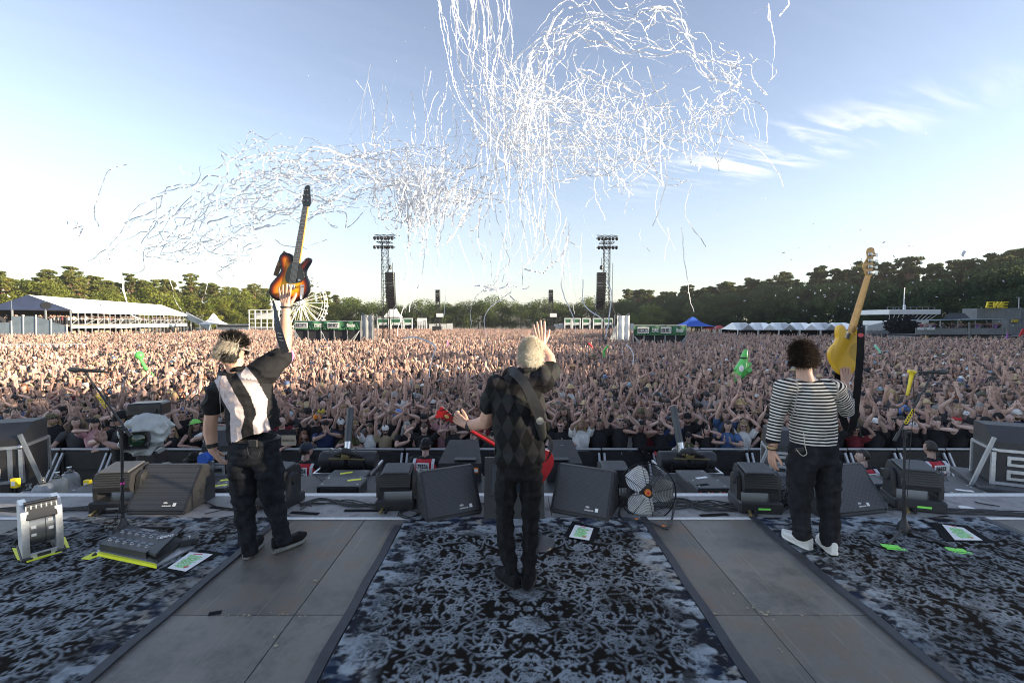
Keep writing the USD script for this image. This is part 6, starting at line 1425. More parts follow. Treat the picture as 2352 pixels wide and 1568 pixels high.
wedge('black floor monitor to the left of the waving guitarist, turned inward', (981, 1203), (1107, 1178))
wedge('black floor monitor to the right of the waving guitarist, turned inward', (1264, 1175), (1397, 1201))
wedge('black floor monitor behind the legs of the striped shirt bassist', (1893, 1192), (2040, 1177), .42, .5)
# prompter monitor between the two
c = on(1181, 1194); t = thing('prompter_monitor', 'black box with a dark inclined screen behind the waving guitarist', 'monitor', c)
w, h = .60, .56; tl = RX(-.42)
part(t, 'cabinet', W(MB().add(hull([(s * w / 2, y, z) for s in (-1, 1) for y, z in ((0, 0), (.46, 0), (.46, .42), (.24, h), (.20, h))])), 0, c), 'cabinet', False)
part(t, 'grille', W(MB().box((0, .045, .10), (w * .96, .012, .17), R=RX(-.34)), 0, c), 'grille', False)
part(t, 'screen_frame', W(MB().box((0, .128, .365), (w * .84, .014, .33), .004, R=RX(-.34)), 0, c), 'black_plastic', False); part(t, 'screen', W(MB().box((0, .119, .365), (w * .74, .012, .26), R=RX(-.34)), 0, c), 'dark_glass', False)

def moving_head(label, u, v, ang, s=1.0, tag='green_tape'):
    c = on(u, v); t = thing('moving_light', label, 'stage light', c)
    P = lambda m: W(((lambda q: (q[0] * s, q[1]))(arr(m))), ang, c)
    part(t, 'base', P(MB().box((0, 0, .055), (.40, .34, .11), .015)), 'black_plastic', 30)
    part(t, 'label_strip', P(MB().box((.02, -.1725, .05), (.11, .004, .018))), tag, False)
    for q in (-1, 1):
        yk = part(t, 'yoke', P(MB().add(hull([(q * x, y, z) for x in (.165, .205) for y, z in ((-.09, .11), (.09, .11), (.09, .22), (.06, .33), (0, .36), (-.06, .33), (-.09, .22))]))), 'black_plastic', 30)
        part(yk, 'pivot', P(MB().add(lathe([(0, 0), (.06, 0), (.052, .016), (0, .018)], 16), RY(q * PI / 2), (q * .205, 0, .29))), 'black_rubber', 30)
    part(t, 'head', P(MB().add(hull([(x, y, z) for x in (-.155, .155) for y, z in ((-.13, .19), (-.15, .24), (-.12, .36), (.13, .40), (.17, .33), (.15, .2), (.02, .155))]))), 'black_paint', False)
    for k in range(8): part(t, 'cooling_fin', P(MB().box((0, -.146 + .004 * k, .22 + .021 * k), (.30, .016, .007))), 'dark_metal', False)
    part(t, 'top_lid', P(MB().box((0, .0, .392), (.27, .24, .02), .008, RX(.14))), 'box_top', False)
    for k in range(2): part(t, 'plug', P(MB().bar((-.12 + .05 * k, -.17, .03), (-.13 + .05 * k, -.24, .012), .022)), ['gold_metal', 'black_rubber'][k], False)
    return t
moving_head('black moving stage light behind the left microphone stand', 284, 1163, .12, 1.08, 'steel')
moving_head('black moving stage light behind the legs of the man with the raised guitar', 640, 1156, -.25, 1.02, 'dark_metal')
moving_head('black moving stage light left of the two centre monitors', 914, 1158, .05, 1.0, 'dark_metal')
moving_head('black moving stage light half hidden behind the silver bladed fan', 1409, 1149, 0, .98, 'dark_metal')
moving_head('black moving stage light right of the fan among a nest of cables', 1733, 1164, -.1, 1.06)
moving_head('black moving stage light behind the right microphone stand', 2094, 1160, -.3, 1.1)

# silver bladed floor fan
c = at(1486, 1128, 4.56); t = thing('floor_fan', 'round black floor fan with silver blades and an orange hub', 'fan', c)
Rf = RX(PI / 2 - .12) @ RY(0); Rf = RZ(-.12) @ RX(PI / 2 - .15); ra = .285
FP = lambda m: (lambda q: (q[0] @ Rf.T + c, q[1]))(arr(m))
for z, n_ in ((.075, 15), (-.07, 7)):
    for k in range(n_):
        r = ra * (.2 + .8 * (k + 1) / n_); zz = z * math.sqrt(max(.02, 1 - (r / ra) ** 2.6)) if k < n_ - 1 else 0
        a = np.linspace(0, 2 * PI, 37); part(t, 'grille_ring', FP(tube(np.column_stack([np.cos(a) * r, np.sin(a) * r, np.full(37, zz)]), .0022 if k < n_ - 1 else .007, 4, False)), 'black_plastic', False)
    for k in range(8):
        a = k * PI / 4 + .2; rr_ = np.linspace(.05, ra, 8); part(t, 'grille_spoke', FP(tube(np.column_stack([np.cos(a) * rr_, np.sin(a) * rr_, z * np.sqrt(np.maximum(.0, 1 - (rr_ / ra) ** 2.6))]), .003, 4)), 'black_plastic', False)
for k in range(3):
    a0 = PI / 2 + .62 + k * 2 * PI / 3; secs = []
    for q in np.linspace(0, 1, 7):
        r = .05 + .205 * q; wd = .05 + .085 * math.sin(PI * min(1, q * .75 + .12)); tw = .55 - .3 * q; e = np.array([math.cos(a0), math.sin(a0), 0]); n = np.array([-math.sin(a0), math.cos(a0), 0])
        secs.append(np.array([e * r + n * wd * s * math.cos(tw) + np.array([0, 0, 1]) * (wd * s * math.sin(tw) + o) for s, o in ((-1, 0), (0, .008), (1, 0), (0, -.002))]))
    part(t, 'blade', FP(loft(secs)), 'aluminium', 60)
part(t, 'hub', FP(MB().add(lathe([(0, .03), (.034, .03), (.03, .082), (0, .086)], 20))), 'orange_paint', 30); part(t, 'hub_badge', FP(MB().add(lathe([(0, .086), (.014, .086), (.012, .09), (0, .09)], 16))), 'red_paint', 30); part(t, 'motor', FP(MB().add(lathe([(0, -.14), (.07, -.13), (.075, -.02), (0, -.01)], 16))), 'black_plastic', 30)
lg = [at(1431, 1150, 4.56), at(1423, 1175, 4.55), on(1430, 1194) + [0, 0, .015], on(1470, 1199) + [0, 0, .015], on(1500, 1205) + [0, 0, .015], on(1528, 1216) + [0, 0, .015], on(1536, 1213) + [0, 0, .02], at(1544, 1190, 4.42), at(1551, 1146, 4.5)]
part(t, 'stand', tube(spline(lg, 5), .011, 8), 'dark_metal', 50)
for p in (on(1462, 1197), on(1524, 1213)): part(t, 'foot_clip', MB().box(p + [0, 0, .016], (.03, .028, .03), .006), 'orange_paint', False)

# boxes and covers on the sub stacks in front of the stage
def block(label, u0, u1, vt, vb, Y0=5.45, depth=.55, name='equipment_box', drop=None, cat='box', top='box_top', extra=None):
    a, b = at(u0, vt, Y0), at(u1, vt, Y0); zb = at(u0, vb, Y0)[2] if drop is None else a[2] - drop
    c = np.array([(a[0] + b[0]) / 2, Y0, zb]); t = thing(name, label, cat, c); w = b[0] - a[0]; h = a[2] - zb
    part(t, 'body', MB().box(c + [0, depth / 2, h / 2 - .004], (w, depth, h - .008), .008), 'black_paint', False)
    part(t, 'lid', MB().box(c + [0, depth / 2, h + .003], (w * 1.01, depth * 1.01, .012), .004), top, False)
    for s in (-1, 1):
        part(t, 'corner', MB().box(c + [s * (w / 2 - .012), -.004, h / 2], (.022, .008, h * .96)), 'dark_metal', False)
        for y in (.06, depth - .06): part(t, 'lid_screw', MB().add(lathe([(0, 0), (.011, 0), (.011, .004), (0, .005)], 8), t=c + [s * (w / 2 - .04), y, h + .009]), 'steel', False)
    rr_ = np.random.default_rng(int(u0)); part(t, 'lid_tape', MB().box(c + [rr_.uniform(-.3, .3) * w, depth * rr_.uniform(.3, .7), h + .0105], (.16, .05, .003), R=RZ(rr_.uniform(-.5, .5))), ['white_paint', 'black_cloth', 'yellow_tape'][int(rr_.integers(3))], False)
    part(t, 'hand_hole', MB().box(c + [rr_.uniform(-.2, .2) * w, -.005, h * .55], (.11, .008, .03), .006), 'black_ink', False)
    return t, c, w, h
block('long flat black cover left of the left stage light', 150, 235, 1132, 1160, 5.25, .6)
block('grey lidded black box between the left floor monitor and the left musician', 488, 560, 1114, 1160, 5.5, .55)
block('small black box in front of the grey lidded box left of the left musician', 488, 516, 1122, 1160, 5.2, .25)
block('low black box before the left confetti cannon', 728, 824, 1118, 1160, 5.35, .32)
block('taller black box behind the low box at the left confetti cannon', 745, 832, 1100, 1160, 5.9, .35)
block('black box with a speckled lid below the right confetti cannon', 1585, 1655, 1111, 1160, 5.5, .5)
bx = block('small flat black box with fittings right of the fan', 1603, 1678, 1122, 1160, 5.2, .3)
for k in range(8): part(bx[0], 'connector', MB().box(bx[1] + [-.16 + .046 * k, -.012, bx[3] - .05], (.028, .014, .03), .004), ['red_paint', 'black_rubber', 'gold_metal'][k % 3], False)
block('black box between the right floor monitor and the rightmost stage light', 1985, 2044, 1112, 1160, 5.6, .6)
block('broad flat grey topped cover right of the rightmost stage light', 2135, 2240, 1120, 1160, 5.5, .75)
bx = block('thin lit panel box with coloured sockets at the lower right', 2190, 2283, 1137, 1160, 5.15, .28)
for k in range(8): part(bx[0], 'connector', MB().box(bx[1] + [-.18 + .05 * k, -.012, .05], (.03, .014, .03), .004), ['red_paint', 'green_ink', 'black_rubber'][k % 3], False)
# sub stacks that carry them
for k, (u0, u1) in enumerate(((238, 345), (350, 600), (600, 880), (880, 1180), (1180, 1500), (1500, 1800), (1800, 2090), (2090, 2420))):
    a, b = at(u0, 1150, 5.5), at(u1, 1150, 5.5); t = thing('subwoofer_stack', 'black subwoofer stack in front of the stage, ' + ordw(k + 1) + ' from the left', 'speaker', ((a[0] + b[0]) / 2, 5.6, GROUND), 'subwoofer stacks below the stage front')
    top = at(1176, 1142, 5.2)[2] - .06
    for j in range(2): part(t, 'cabinet', MB().box(((a[0] + b[0]) / 2, 5.66, GROUND + (top - GROUND) * (.25 + .5 * j)), (b[0] - a[0] - .02, 1.0, (top - GROUND) / 2 - .02), .02), 'cabinet', False)

# front fill speakers beyond the lip
for lab, u0, u1, vt, fl in (('black front fill speaker left of the waving guitarist, seen from behind', 1006, 1106, 1060, -1), ('black front fill speaker right of the waving guitarist, seen from behind', 1256, 1338, 1060, 1)):
    Y0 = 5.9; a, b = at(u0, vt, Y0), at(u1, vt, Y0); w = b[0] - a[0]; c = np.array([(a[0] + b[0]) / 2, Y0, a[2] - .3]); t = thing('front_fill_speaker', lab, 'speaker', c)
    part(t, 'cabinet', MB().add(hull([c + [s * w / 2 * k, y, z] for s in (-1, 1) for y, z, k in ((0, 0, 1), (0, .28, 1), (.55, 0, .8), (.55, .45, .72))])), 'cabinet', False)
    part(t, 'rear_panel', MB().box(c + [0, -.006, .13], (w * .5, .012, .16), .004), 'black_plastic', False)
    for s in (-1, 1): part(t, 'handle', MB().box(c + [s * w * .1, -.014, .13], (.025, .02, .14), .006), 'black_rubber', False)
    part(t, 'badge', MB().box(c + [w * .36, -.008, .19], (.08, .01, .07)), 'orange_paint', False); part(t, 'badge_print', MB().box(c + [w * .375, -.015, .19], (.045, .008, .04)), 'white_paint', False)
    part(t, 'grille', MB().box(c + [-w * .12 * fl, .1, .345 - .03], (w * .5, .16, .012), R=RX(.0)), 'grille', False)
    part(t, 'lid_strap', MB().bar(c + [-w * .44, .27, .287], c + [w * .44, .27, .287], .03, .006), 'box_top', False)
    part(t, 'cable', tube(spline([c + [-w * .12, -.02, .1], c + [-w * .16, -.07, -.05], c + [-w * .1, -.05, -.3], c + [-w * .3, -.03, -.5]], 6), .006, 6), 'black_rubber')
    part(t, 'lower_cabinet', MB().box(c + [0, .25, -.21], (w * .95, .5, .4), .02), 'cabinet', False)
    part(t, 'tape_mark', MB().box(c + [w * .3 * fl, -.02, -.1], (.12, .01, .05)), 'yellow_paint', False)

# confetti cannons on flight cases
def cannon(label, u, top, base, cu0, cu1):
    Y0 = 6.7; t = thing('confetti_cannon', label, 'cannon', at(u, 1110, Y0))
    a, b = at(*base, Y0), at(*top, Y0 + .2); d = (b - a) / np.linalg.norm(b - a)
    part(t, 'barrel', MB().add(tube([a, b], .052, 20)).add(tube([b - d * .36, b - d * .34], .056, 20)), 'pipe_grey' if stage.GetPrimAtPath('/World/Looks/pipe_grey') else look('pipe_grey', (.055, .06, .066), .4, vary=.15).GetPath().name, 40)
    part(t, 'barrel_mouth', tube([b, b + d * .004], .046, 20), 'black_ink', False)
    part(t, 'collar', tube([a - d * .12, a + d * .05], [.05, .058], 16), 'silver', 40)
    x0, x1 = at(cu0, 1055, Y0), at(cu1, 1055, Y0); w = x1[0] - x0[0]; c = (x0 + x1) / 2
    for s in (-1, 1):
        part(t, 'air_drum', MB().add(lathe([(0, -.19), (.115, -.19), (.13, -.17), (.13, .17), (.115, .19), (0, .19)], 24), RY(PI / 2), c + [s * .22, 0, 0]), 'black_paint', 40)
        part(t, 'drum_band', MB().add(lathe([(.132, -.012), (.137, -.012), (.137, .012), (.132, .012)], 24), RY(PI / 2), c + [s * .1, 0, 0]), 'black_plastic', 40)
        part(t, 'gauge', MB().add(lathe([(0, 0), (.034, 0), (.034, .02), (0, .022)], 16), RX(PI / 2), c + [-.16 + s * .06, -.1, .17]), 'silver', 30)
        part(t, 'bracket', MB().bar(c + [s * .26, -.14, -.25], c + [s * .26, -.14, .02], .025), 'dark_metal', False)
    part(t, 'valve', MB().box(c + [0, -.12, .1], (.12, .1, .07), .01).box(c + [-.1, -.14, .12], (.06, .03, .03), .008), 'gold_metal', False)
    part(t, 'cloth_wrap', blob([[(c + [-.16, -.12, .12], .02), (c + [0, -.13, .16], .05), (c + [.2, -.12, .09], .025)]], .03, 4, fold=.03, seed=3), 'black_rubber', True)
    part(t, 'cross_bar', MB().bar(c + [-.24, -.15, .06], c + [.28, -.15, .05], .014), 'gold_metal', False)
    cs = thing('flight_case', 'open flight case with silver edges carrying the ' + ('left' if u < 1176 else 'right') + ' confetti cannon', 'flight case', c + [0, 0, -.85])
    zt, zb, hw = c[2] - .12, c[2] - .62, w / 2 * 1.04
    part(cs, 'panel', MB().box((c[0], Y0 - .28, (zt + zb) / 2), (hw * 2, .02, zt - zb)), 'black_paint', False); part(cs, 'panel', MB().box((c[0], Y0 + .3, (zt + zb) / 2), (hw * 2, .02, zt - zb)), 'black_paint', False)
    for s in (-1, 1): part(cs, 'panel', MB().box((c[0] + s * hw, Y0, (zt + zb) / 2), (.02, .56, zt - zb)), 'black_paint', False)
    part(cs, 'floor_panel', MB().box((c[0], Y0, zb), (hw * 2, .58, .02)), 'black_paint', False)
    for s in (-1, 1):
        part(cs, 'edge', MB().bar((c[0] + s * hw, Y0 - .3, zb), (c[0] + s * hw, Y0 - .3, zt), .032), 'aluminium', False); part(cs, 'edge', MB().bar((c[0] + s * hw, Y0 - .3, zt), (c[0] + s * hw, Y0 + .31, zt + .004), .03), 'aluminium', False)
        part(cs, 'latch', MB().box((c[0] + s * .22, Y0 - .298, zt - .09), (.16, .016, .10), .01).box((c[0] + s * .22, Y0 - .306, zt - .09), (.10, .014, .05), .006), 'aluminium', False)
        part(cs, 'castor', MB().add(lathe([(0, -.02), (.05, -.02), (.05, .02), (0, .02)], 14), RY(PI / 2), (c[0] + s * hw * .9, Y0 - .2, zb - .07)), 'white_paint', 30)
    for z in (zt, zb): part(cs, 'edge', MB().bar((c[0] - hw, Y0 - .302, z), (c[0] + hw, Y0 - .302, z), .032), 'aluminium', False)
cannon('grey confetti cannon barrel with black air drum left of the waving guitarist', 800, (805, 937), (799, 1022), 742, 862)
cannon('grey confetti cannon barrel with black air drum right of the waving guitarist', 1570, (1546, 933), (1563, 1024), 1516, 1636)

# side flight cases with speakers on top
def side_case(label, splabel, u, v0, v1, Y0, s, w, yaw, plat):
    a, b = at(u, v0, Y0), at(u, v1, Y0); c = np.array([a[0], Y0, b[2]]); h = a[2] - b[2]; t = thing('flight_case', label, 'flight case', c)
    Q = lambda m: (lambda q: (q[0] @ RZ(yaw).T + c, q[1]))(arr(m)); d = .55
    part(t, 'body', Q(MB().box((0, d / 2, h / 2), (w, d, h), .01)), 'black_paint', False)
    for x in (-1, 1):
        part(t, 'edge', Q(MB().bar((x * w / 2, -.004, 0), (x * w / 2, -.004, h), .04)), 'aluminium', False); part(t, 'edge', Q(MB().bar((x * w / 2, 0, h), (x * w / 2, d, h), .038)), 'aluminium', False)
        part(t, 'edge', Q(MB().bar((x * w / 2, d, 0), (x * w / 2, d, h), .038)), 'aluminium', False); part(t, 'corner_ball', Q(MB().add(ico(1), np.eye(3) * .034, (x * w / 2, -.008, h))), 'steel', 30)
    part(t, 'centre_strip', Q(MB().box((w * .28, -.003, h / 2), (.05, .01, h * .94))), 'steel', False)
    for z in (.02, h): part(t, 'edge', Q(MB().bar((-w / 2, -.005, z), (w / 2, -.005, z), .036)), 'aluminium', False)
    for k in range(2):
        hd = part(t, 'handle', Q(MB().box((-w * .1, -.008, h * (.3 + .4 * k)), (.19, .012, .13), .006)), 'aluminium', False); part(hd, 'grip', Q(MB().box((-w * .1, -.016, h * (.3 + .4 * k)), (.12, .012, .05), .006)), 'black_rubber', False)
    q = thing('side_speaker', splabel, 'speaker', c + [0, 0, h])
    part(q, 'cabinet', Q(MB().add(hull([(x * w * .5, y, h + .022 + z) for x in (-1, 1) for y, z in ((0, 0), (0, .08), (.25, .25), (d, .25), (d, 0))]))), 'cabinet', False)
    part(q, 'edge_bar', Q(MB().bar((-s * w * .5, -.012, h + .16), (-s * (w * .5 + .22), -.02, -.1), .035)), 'truss_grey', False)
    if plat:
        pl = thing('case_platform', 'platform under the ' + label, 'platform', c + [0, 0, -.4]); part(pl, 'top', Q(MB().box((0, d / 2, -.045), (w + .35, d + .35, .08), .01)), 'box_top', False)
        for x in (-.4, .4): part(pl, 'leg', Q(MB().box((x * w, d / 2, -.6), (.1, d, 1.0))), 'black_paint', False)
side_case('black flight case with silver edges and handles at the left edge', 'black wedge speaker on the flight case at the left edge', -12, 1030, 1113, 5.6, -1, .5, .35, False)
side_case('black flight case with silver edges and handles at the right edge', 'black wedge speaker on the flight case at the right edge', 2352, 1038, 1118, 5.6, 1, .56, -.45, True)
side_case('silver edged case behind the hand of the striped shirt bassist', 'black speaker on the case behind the striped shirt bassist', 1800, 1040, 1095, 6.4, 1, .32, -.3, False)
side_case('small case with blue cable reel behind the hand of the left musician', 'dark box on the small case behind the left musician', 508, 1040, 1095, 6.4, -1, .5, .2, False)
rl = thing('cable_reel', 'round blue cable reel beside the small case behind the left musician', 'cable reel', at(471, 1052, 6.3)); part(rl, 'reel', MB().add(lathe([(.03, -.05), (.08, -.05), (.08, -.035), (.06, -.03), (.06, .03), (.08, .035), (.08, .05), (.03, .05)], 20), RX(PI / 2), rl.loc), 'blue_paint', 30); part(rl, 'bracket', MB().box(rl.loc + [.05, .03, -.12], (.1, .05, .16), .01), 'steel', False)

# gas bottles and a drink carton
look('bottle_grey', (.42, .43, .43), .5, vary=.25, scale=8); look('bottle_cream', (.55, .53, .46), .5, vary=.25, scale=8)
for k, (u, vt, vb, m_, lab) in enumerate(((131, 1086, 1131, 'bottle_cream', 'cream gas bottle with red letters, front middle of the four'), (159, 1074, 1118, 'bottle_grey', 'grey gas bottle farthest right of the four'), (98, 1098, 1142, 'bottle_grey', 'grey gas bottle with a red stripe, second from the left'), (66, 1113, 1150, 'bottle_grey', 'grey gas bottle farthest left, lowest in view'))):
    Y0 = (6.0, 6.4, 5.75, 5.7)[k]; tp = at(u, vt, Y0); t = thing('gas_bottle', lab, 'gas bottle', tp + [0, 0, -1.0], 'gas bottles at the left'); r = .112
    part(t, 'bottle', MB().add(lathe([(0, -1), (r, -.98), (r, -.17), (r * .93, -.125), (r * .7, -.085), (r * .35, -.06), (r * .25, -.055), (r * .25, -.045), (0, -.045)], 22), t=tp), m_, 50)
    part(t, 'valve', MB().add(lathe([(0, -.05), (.018, -.05), (.018, -.01), (.03, -.005), (.03, .012), (0, .014)], 12), t=tp).bar(tp + [0, 0, -.03], tp + [.045, -.02, -.03], .018), 'steel', 30)
    part(t, 'valve_guard', tube([tp + [.05 * math.cos(a), .05 * math.sin(a), -.055] for a in np.linspace(0, 6.28, 13)], .006, 5, False), 'dark_metal', 30)
    if k == 0: part(t, 'lettering', text('LINDE', .05, FACE_CAM, tp + [0, -r - .003, -.27], .004, True, .15), 'red_ink', False)
    if k == 2: part(t, 'stripe', MB().box(tp + [-.02, -r - .001, -.3], (.022, .008, .2)), 'red_ink', False)
for (u, v, Y0, lab) in ((202, 1121, 5.55, 'small yellow and white drink carton on the dark cover'), (36, 1118, 5.3, 'small yellow carton beside the left flight case')):
    c = at(u, v, Y0); t = thing('drink_carton', lab, 'carton', c); part(t, 'carton', MB().box(c + [0, 0, .05], (.075, .05, .11), .004), 'yellow_paint', False); part(t, 'print', MB().box(c + [0, -.0265, .05], (.045, .004, .05)), 'white_paint', False)

# microphone stands
def mic_stand(label, miclabel, base, piv, lo, hi, mic0, mic1, feet, tapes, clip):
    b = on(*base); Yb = b[1]; t = thing('microphone_stand', label, 'microphone stand', b)
    p = at(*piv, Yb)
    part(t, 'pole', MB().tube([b + [0, 0, .06], (b + p) / 2], .0125, 10).tube([(b + p) / 2, p], .0095, 10).tube([(b + p) / 2 - [0, 0, .03], (b + p) / 2 + [0, 0, .03]], .016, 10), 'black_plastic', 40)
    part(t, 'clutch', MB().tube([p - [0, 0, .05], p + [0, 0, .03]], .019, 10).box(p + [.03, -.01, 0], (.05, .03, .03), .01), 'black_plastic', 30)
    part(t, 'base', MB().add(lathe([(0, .02), (.055, .02), (.05, .06), (.024, .11), (.016, .14), (0, .14)], 16), t=b), 'black_plastic', 40)
    for f in feet:
        e = on(*f); part(t, 'leg', MB().tube([b + [0, 0, .05], e + [0, 0, .014]], .011, 8).tube([e + (b - e) * .12 + [0, 0, .016], e + [0, 0, .014]], .016, 8), 'black_plastic', 40)
    A, B_ = at(*lo, Yb), at(*hi, Yb)
    part(t, 'boom', MB().tube([A, B_], .0085, 8).tube([A, A + (B_ - A) * .12], .015, 8), 'black_plastic', 40)
    for k in range(6): q = A + (B_ - A) * (clip + .035 * k); part(t, 'pick_holder' if k else 'pick_strip', tube([q + [-.012, -.018, -.01] + np.array([.014 * math.cos(a), 0, .014 * math.sin(a)]) for a in np.linspace(0, 6.28, 9)], .004, 5, False), 'yellow_paint', False)
    part(t, 'clip', MB().tube([B_, (at(*mic0, Yb) + at(*mic1, Yb)) / 2], .013, 8), 'black_plastic', 40)
    if tapes:
        for tp, mt in tapes: e = on(*tp); part(t, 'tape', MB().box(e + [0, 0, .018], (.13, .05, .006), R=RZ(-.25)).box(e + [.02, -.035, .01], (.15, .045, .004), R=RZ(-.2)), mt, False)
    m0, m1 = at(*mic0, Yb), at(*mic1, Yb); d = (m1 - m0) / np.linalg.norm(m1 - m0); L_ = np.linalg.norm(m1 - m0)
    m = thing('microphone', miclabel, 'microphone', m0)
    part(m, 'grip', tube([m0, m0 + d * L_ * .68], [.011, .018], 12), 'black_rubber', 40)
    part(m, 'head', MB().add(lathe([(0, L_), (.012, L_ * .99), (.023, L_ * .92), (.026, L_ * .82), (.025, L_ * .76), (.019, L_ * .68), (0, L_ * .68)], 16), frame(d), m0), 'grille', 50)
    part(m, 'cable', tube(spline([m0, m0 - d * .04 + [0, 0, -.02], at(mic0[0] + (20 if d[0] < 0 else -14), mic0[1] + 30, Yb), (B_ * .45 + p * .55) + [.02 if d[0] < 0 else -.05, -.02, 0], p + [.03, -.03, -.1], b * .5 + p * .5 + [.02, -.02, 0], b + [-.03, -.05, .1], b + [-.1, -.15, .006], b + [.2, -.12, .006]], 6), .0032, 6), 'black_rubber')
mic_stand('black tripod microphone stand on the left rug, boom leaning left', 'black microphone on the left stand', (283, 1222), (278, 985), (300, 1001), (198, 858), (240, 853), (156, 848), ((425, 1215), (215, 1280), (243, 1213)), None, .5)
mic_stand('black tripod microphone stand on the right rug, boom leaning right', 'black microphone on the right stand', (2075, 1222), (2078, 992), (2054, 1012), (2143, 858), (2112, 856), (2177, 853), ((2000, 1200), (2040, 1254), (2197, 1264)), (((2045, 1258), 'green_tape'), ((2195, 1266), 'green_tape')), .3)
tg = thing('tape_band', 'bright pink tape ring around the pole of the left microphone stand', 'tape', at(281, 1109, on(283, 1222)[1])); part(tg, 'ring', tube([tg.loc - [0, 0, .01], tg.loc + [0, 0, .01]], .0165, 12), 'pink_paint', False)
b = on(1236, 1252); t = thing('round_stand_base', 'flat round black stand base on the rug behind the legs of the waving guitarist', 'stand base', b)
part(t, 'disc', MB().add(lathe([(0, .012), (.145, .012), (.15, .018), (.145, .03), (.05, .036), (0, .036)], 32), t=b), 'dark_metal', 40); part(t, 'pole', tube([b + [0, 0, .03], b + [-.05, 0, 1.1]], .011, 10), 'black_plastic', 40)

# pedalboard, volume pedal, tape and set lists
def quad(pts, z0, z1):
    q = np.array([on(*p)[:2] for p in pts]); return hull([(*p, z) for p in q for z in (z0, z1)]), q
t = thing('pedalboard', 'black guitar pedalboard with silver switches on the left rug', 'pedalboard', on(330, 1270))
h_, q = quad([(218, 1276), (296, 1226), (447, 1262), (361, 1306)], .016, .03); part(t, 'tray', h_, 'aluminium', False)
h_, q = quad([(229, 1271), (297, 1226), (397, 1249), (336, 1292)], .031, .085); part(t, 'controller', h_, 'black_plastic', False)
ex, ey = q[3] - q[0], q[1] - q[0]
for r_ in range(2):
    for k in range(6):
        p = q[0] + ex * (.1 + .16 * k) + ey * (.2 + .42 * r_); part(t, 'foot_switch', MB().add(lathe([(0, 0), (.014, 0), (.014, .006), (.008, .008), (.008, .02), (.0, .022)], 12), t=(*p, .085)), 'silver', 30)
        part(t, 'scribble_strip', MB().box((*(p + ey * .15), .0865), (.055, .022, .003), R=RZ(math.atan2(ex[1], ex[0]))), 'strip_blue' if stage.GetPrimAtPath('/World/Looks/strip_blue') else look('strip_blue', (.10, .13, .17), .3).GetPath().name, False)
part(t, 'display', MB().box((*(q[0] + ex * .5 + ey * .9), .0865), (.16, .035, .003), R=RZ(math.atan2(ex[1], ex[0]))), 'dark_glass', False)
vp_ = thing('volume_pedal', 'black foot pedal beside the pedalboard', 'pedal', on(385, 1275)); h_, q = quad([(340, 1293), (407, 1246), (427, 1252), (362, 1302)], .031, .05); part(vp_, 'base', h_, 'black_rubber', False)
a = np.array([on(*p)[:2] for p in ((342, 1291), (408, 1244), (421, 1248), (357, 1298))]); part(vp_, 'treadle', hull([(*a[k], z + (.05 if k in (1, 2) else 0)) for k in range(4) for z in (.07, .09)]), 'black_plastic', False)
part(vp_, 'lettering', text('ERNIE', .03, RZ(.62) @ RX(.1), (*(a[1] * .6 + a[3] * .4), .122), .002), 'white_paint', False)
bx_ = thing('small_pedal', 'small black box at the far end of the pedalboard', 'pedal', on(440, 1252)); part(bx_, 'body', MB().box(on(436, 1256) + [0, 0, .06], (.13, .1, .05), .012, RZ(.5)), 'black_plastic', False); part(bx_, 'knob', MB().add(lathe([(0, 0), (.012, 0), (.01, .015), (0, .016)], 10), t=on(436, 1256) + [0, 0, .085]), 'silver', 30)
t = thing('tape_edge', 'bright yellow tape along the front edge of the pedalboard', 'tape', on(290, 1290))
h_, _ = quad([(226, 1274), (358, 1303), (360, 1308), (224, 1279)], .01, .034); part(t, 'strip', h_, 'yellow_tape', False); h_, _ = quad([(187, 1286), (218, 1270), (232, 1278), (205, 1288)], .01, .016); part(t, 'end_piece', h_, 'yellow_tape', False)
rs = np.random.default_rng(5)
def set_list(label, sheet, border, z=.016):
    t = thing('set_list', label, 'set list', on(*np.mean(sheet, 0)))
    h_, q = quad(border, z, z + .002); part(t, 'tape_border', h_, 'black_cloth', False); h_, q = quad(sheet, z + .0025, z + .004); part(t, 'paper', h_, 'paper', False)
    n = 13; A, B, C, D = q
    for k in range(n):
        s = .14 + .66 * k / (n - 1); L_, R_ = A + (B - A) * s, D + (C - D) * s; x0, x1 = .14 + rs.uniform(0, .12), .86 - rs.uniform(0, .2); p = L_ + (R_ - L_) * np.linspace(x0, x1, 16)[:, None]; p = p + rs.normal(0, .0045, p.shape)
        part(t, 'ink_line', tube(np.column_stack([p, np.full(16, z + .0046)]), .003, 4), 'green_ink', False)
    p = A + (B - A) * .93 + (D - A) * .45; part(t, 'title_line', MB().bar((*(A + (B - A) * .92 + (D - A) * .3), z + .0046), (*(B + (C - B) * .62 - (B - A) * .08), z + .0046), .012, .001), 'red_ink', False)
    part(t, 'stamp', MB().add(lathe([(.012, 0), (.02, 0), (.02, .001), (.012, .001)], 16), t=(*(A + (C - A) * .2 + (D - A) * .5), z + .0046)), 'red_ink', False)
set_list('white set list with green writing taped beside the pedalboard on the left', [(385, 1309), (437, 1272), (489, 1277), (427, 1317)], [(368, 1312), (462, 1265), (513, 1274), (410, 1323)])
set_list('white set list with green writing taped in black on the centre rug', [(1307, 1237), (1321, 1209), (1363, 1217), (1353, 1245)], [(1295, 1235), (1315, 1200), (1378, 1216), (1362, 1253)])
set_list('white set list with green writing lying on the right rug', [(2193, 1244), (2163, 1208), (2213, 1216), (2257, 1245)], [(2170, 1246), (2135, 1203), (2222, 1210), (2285, 1250)])

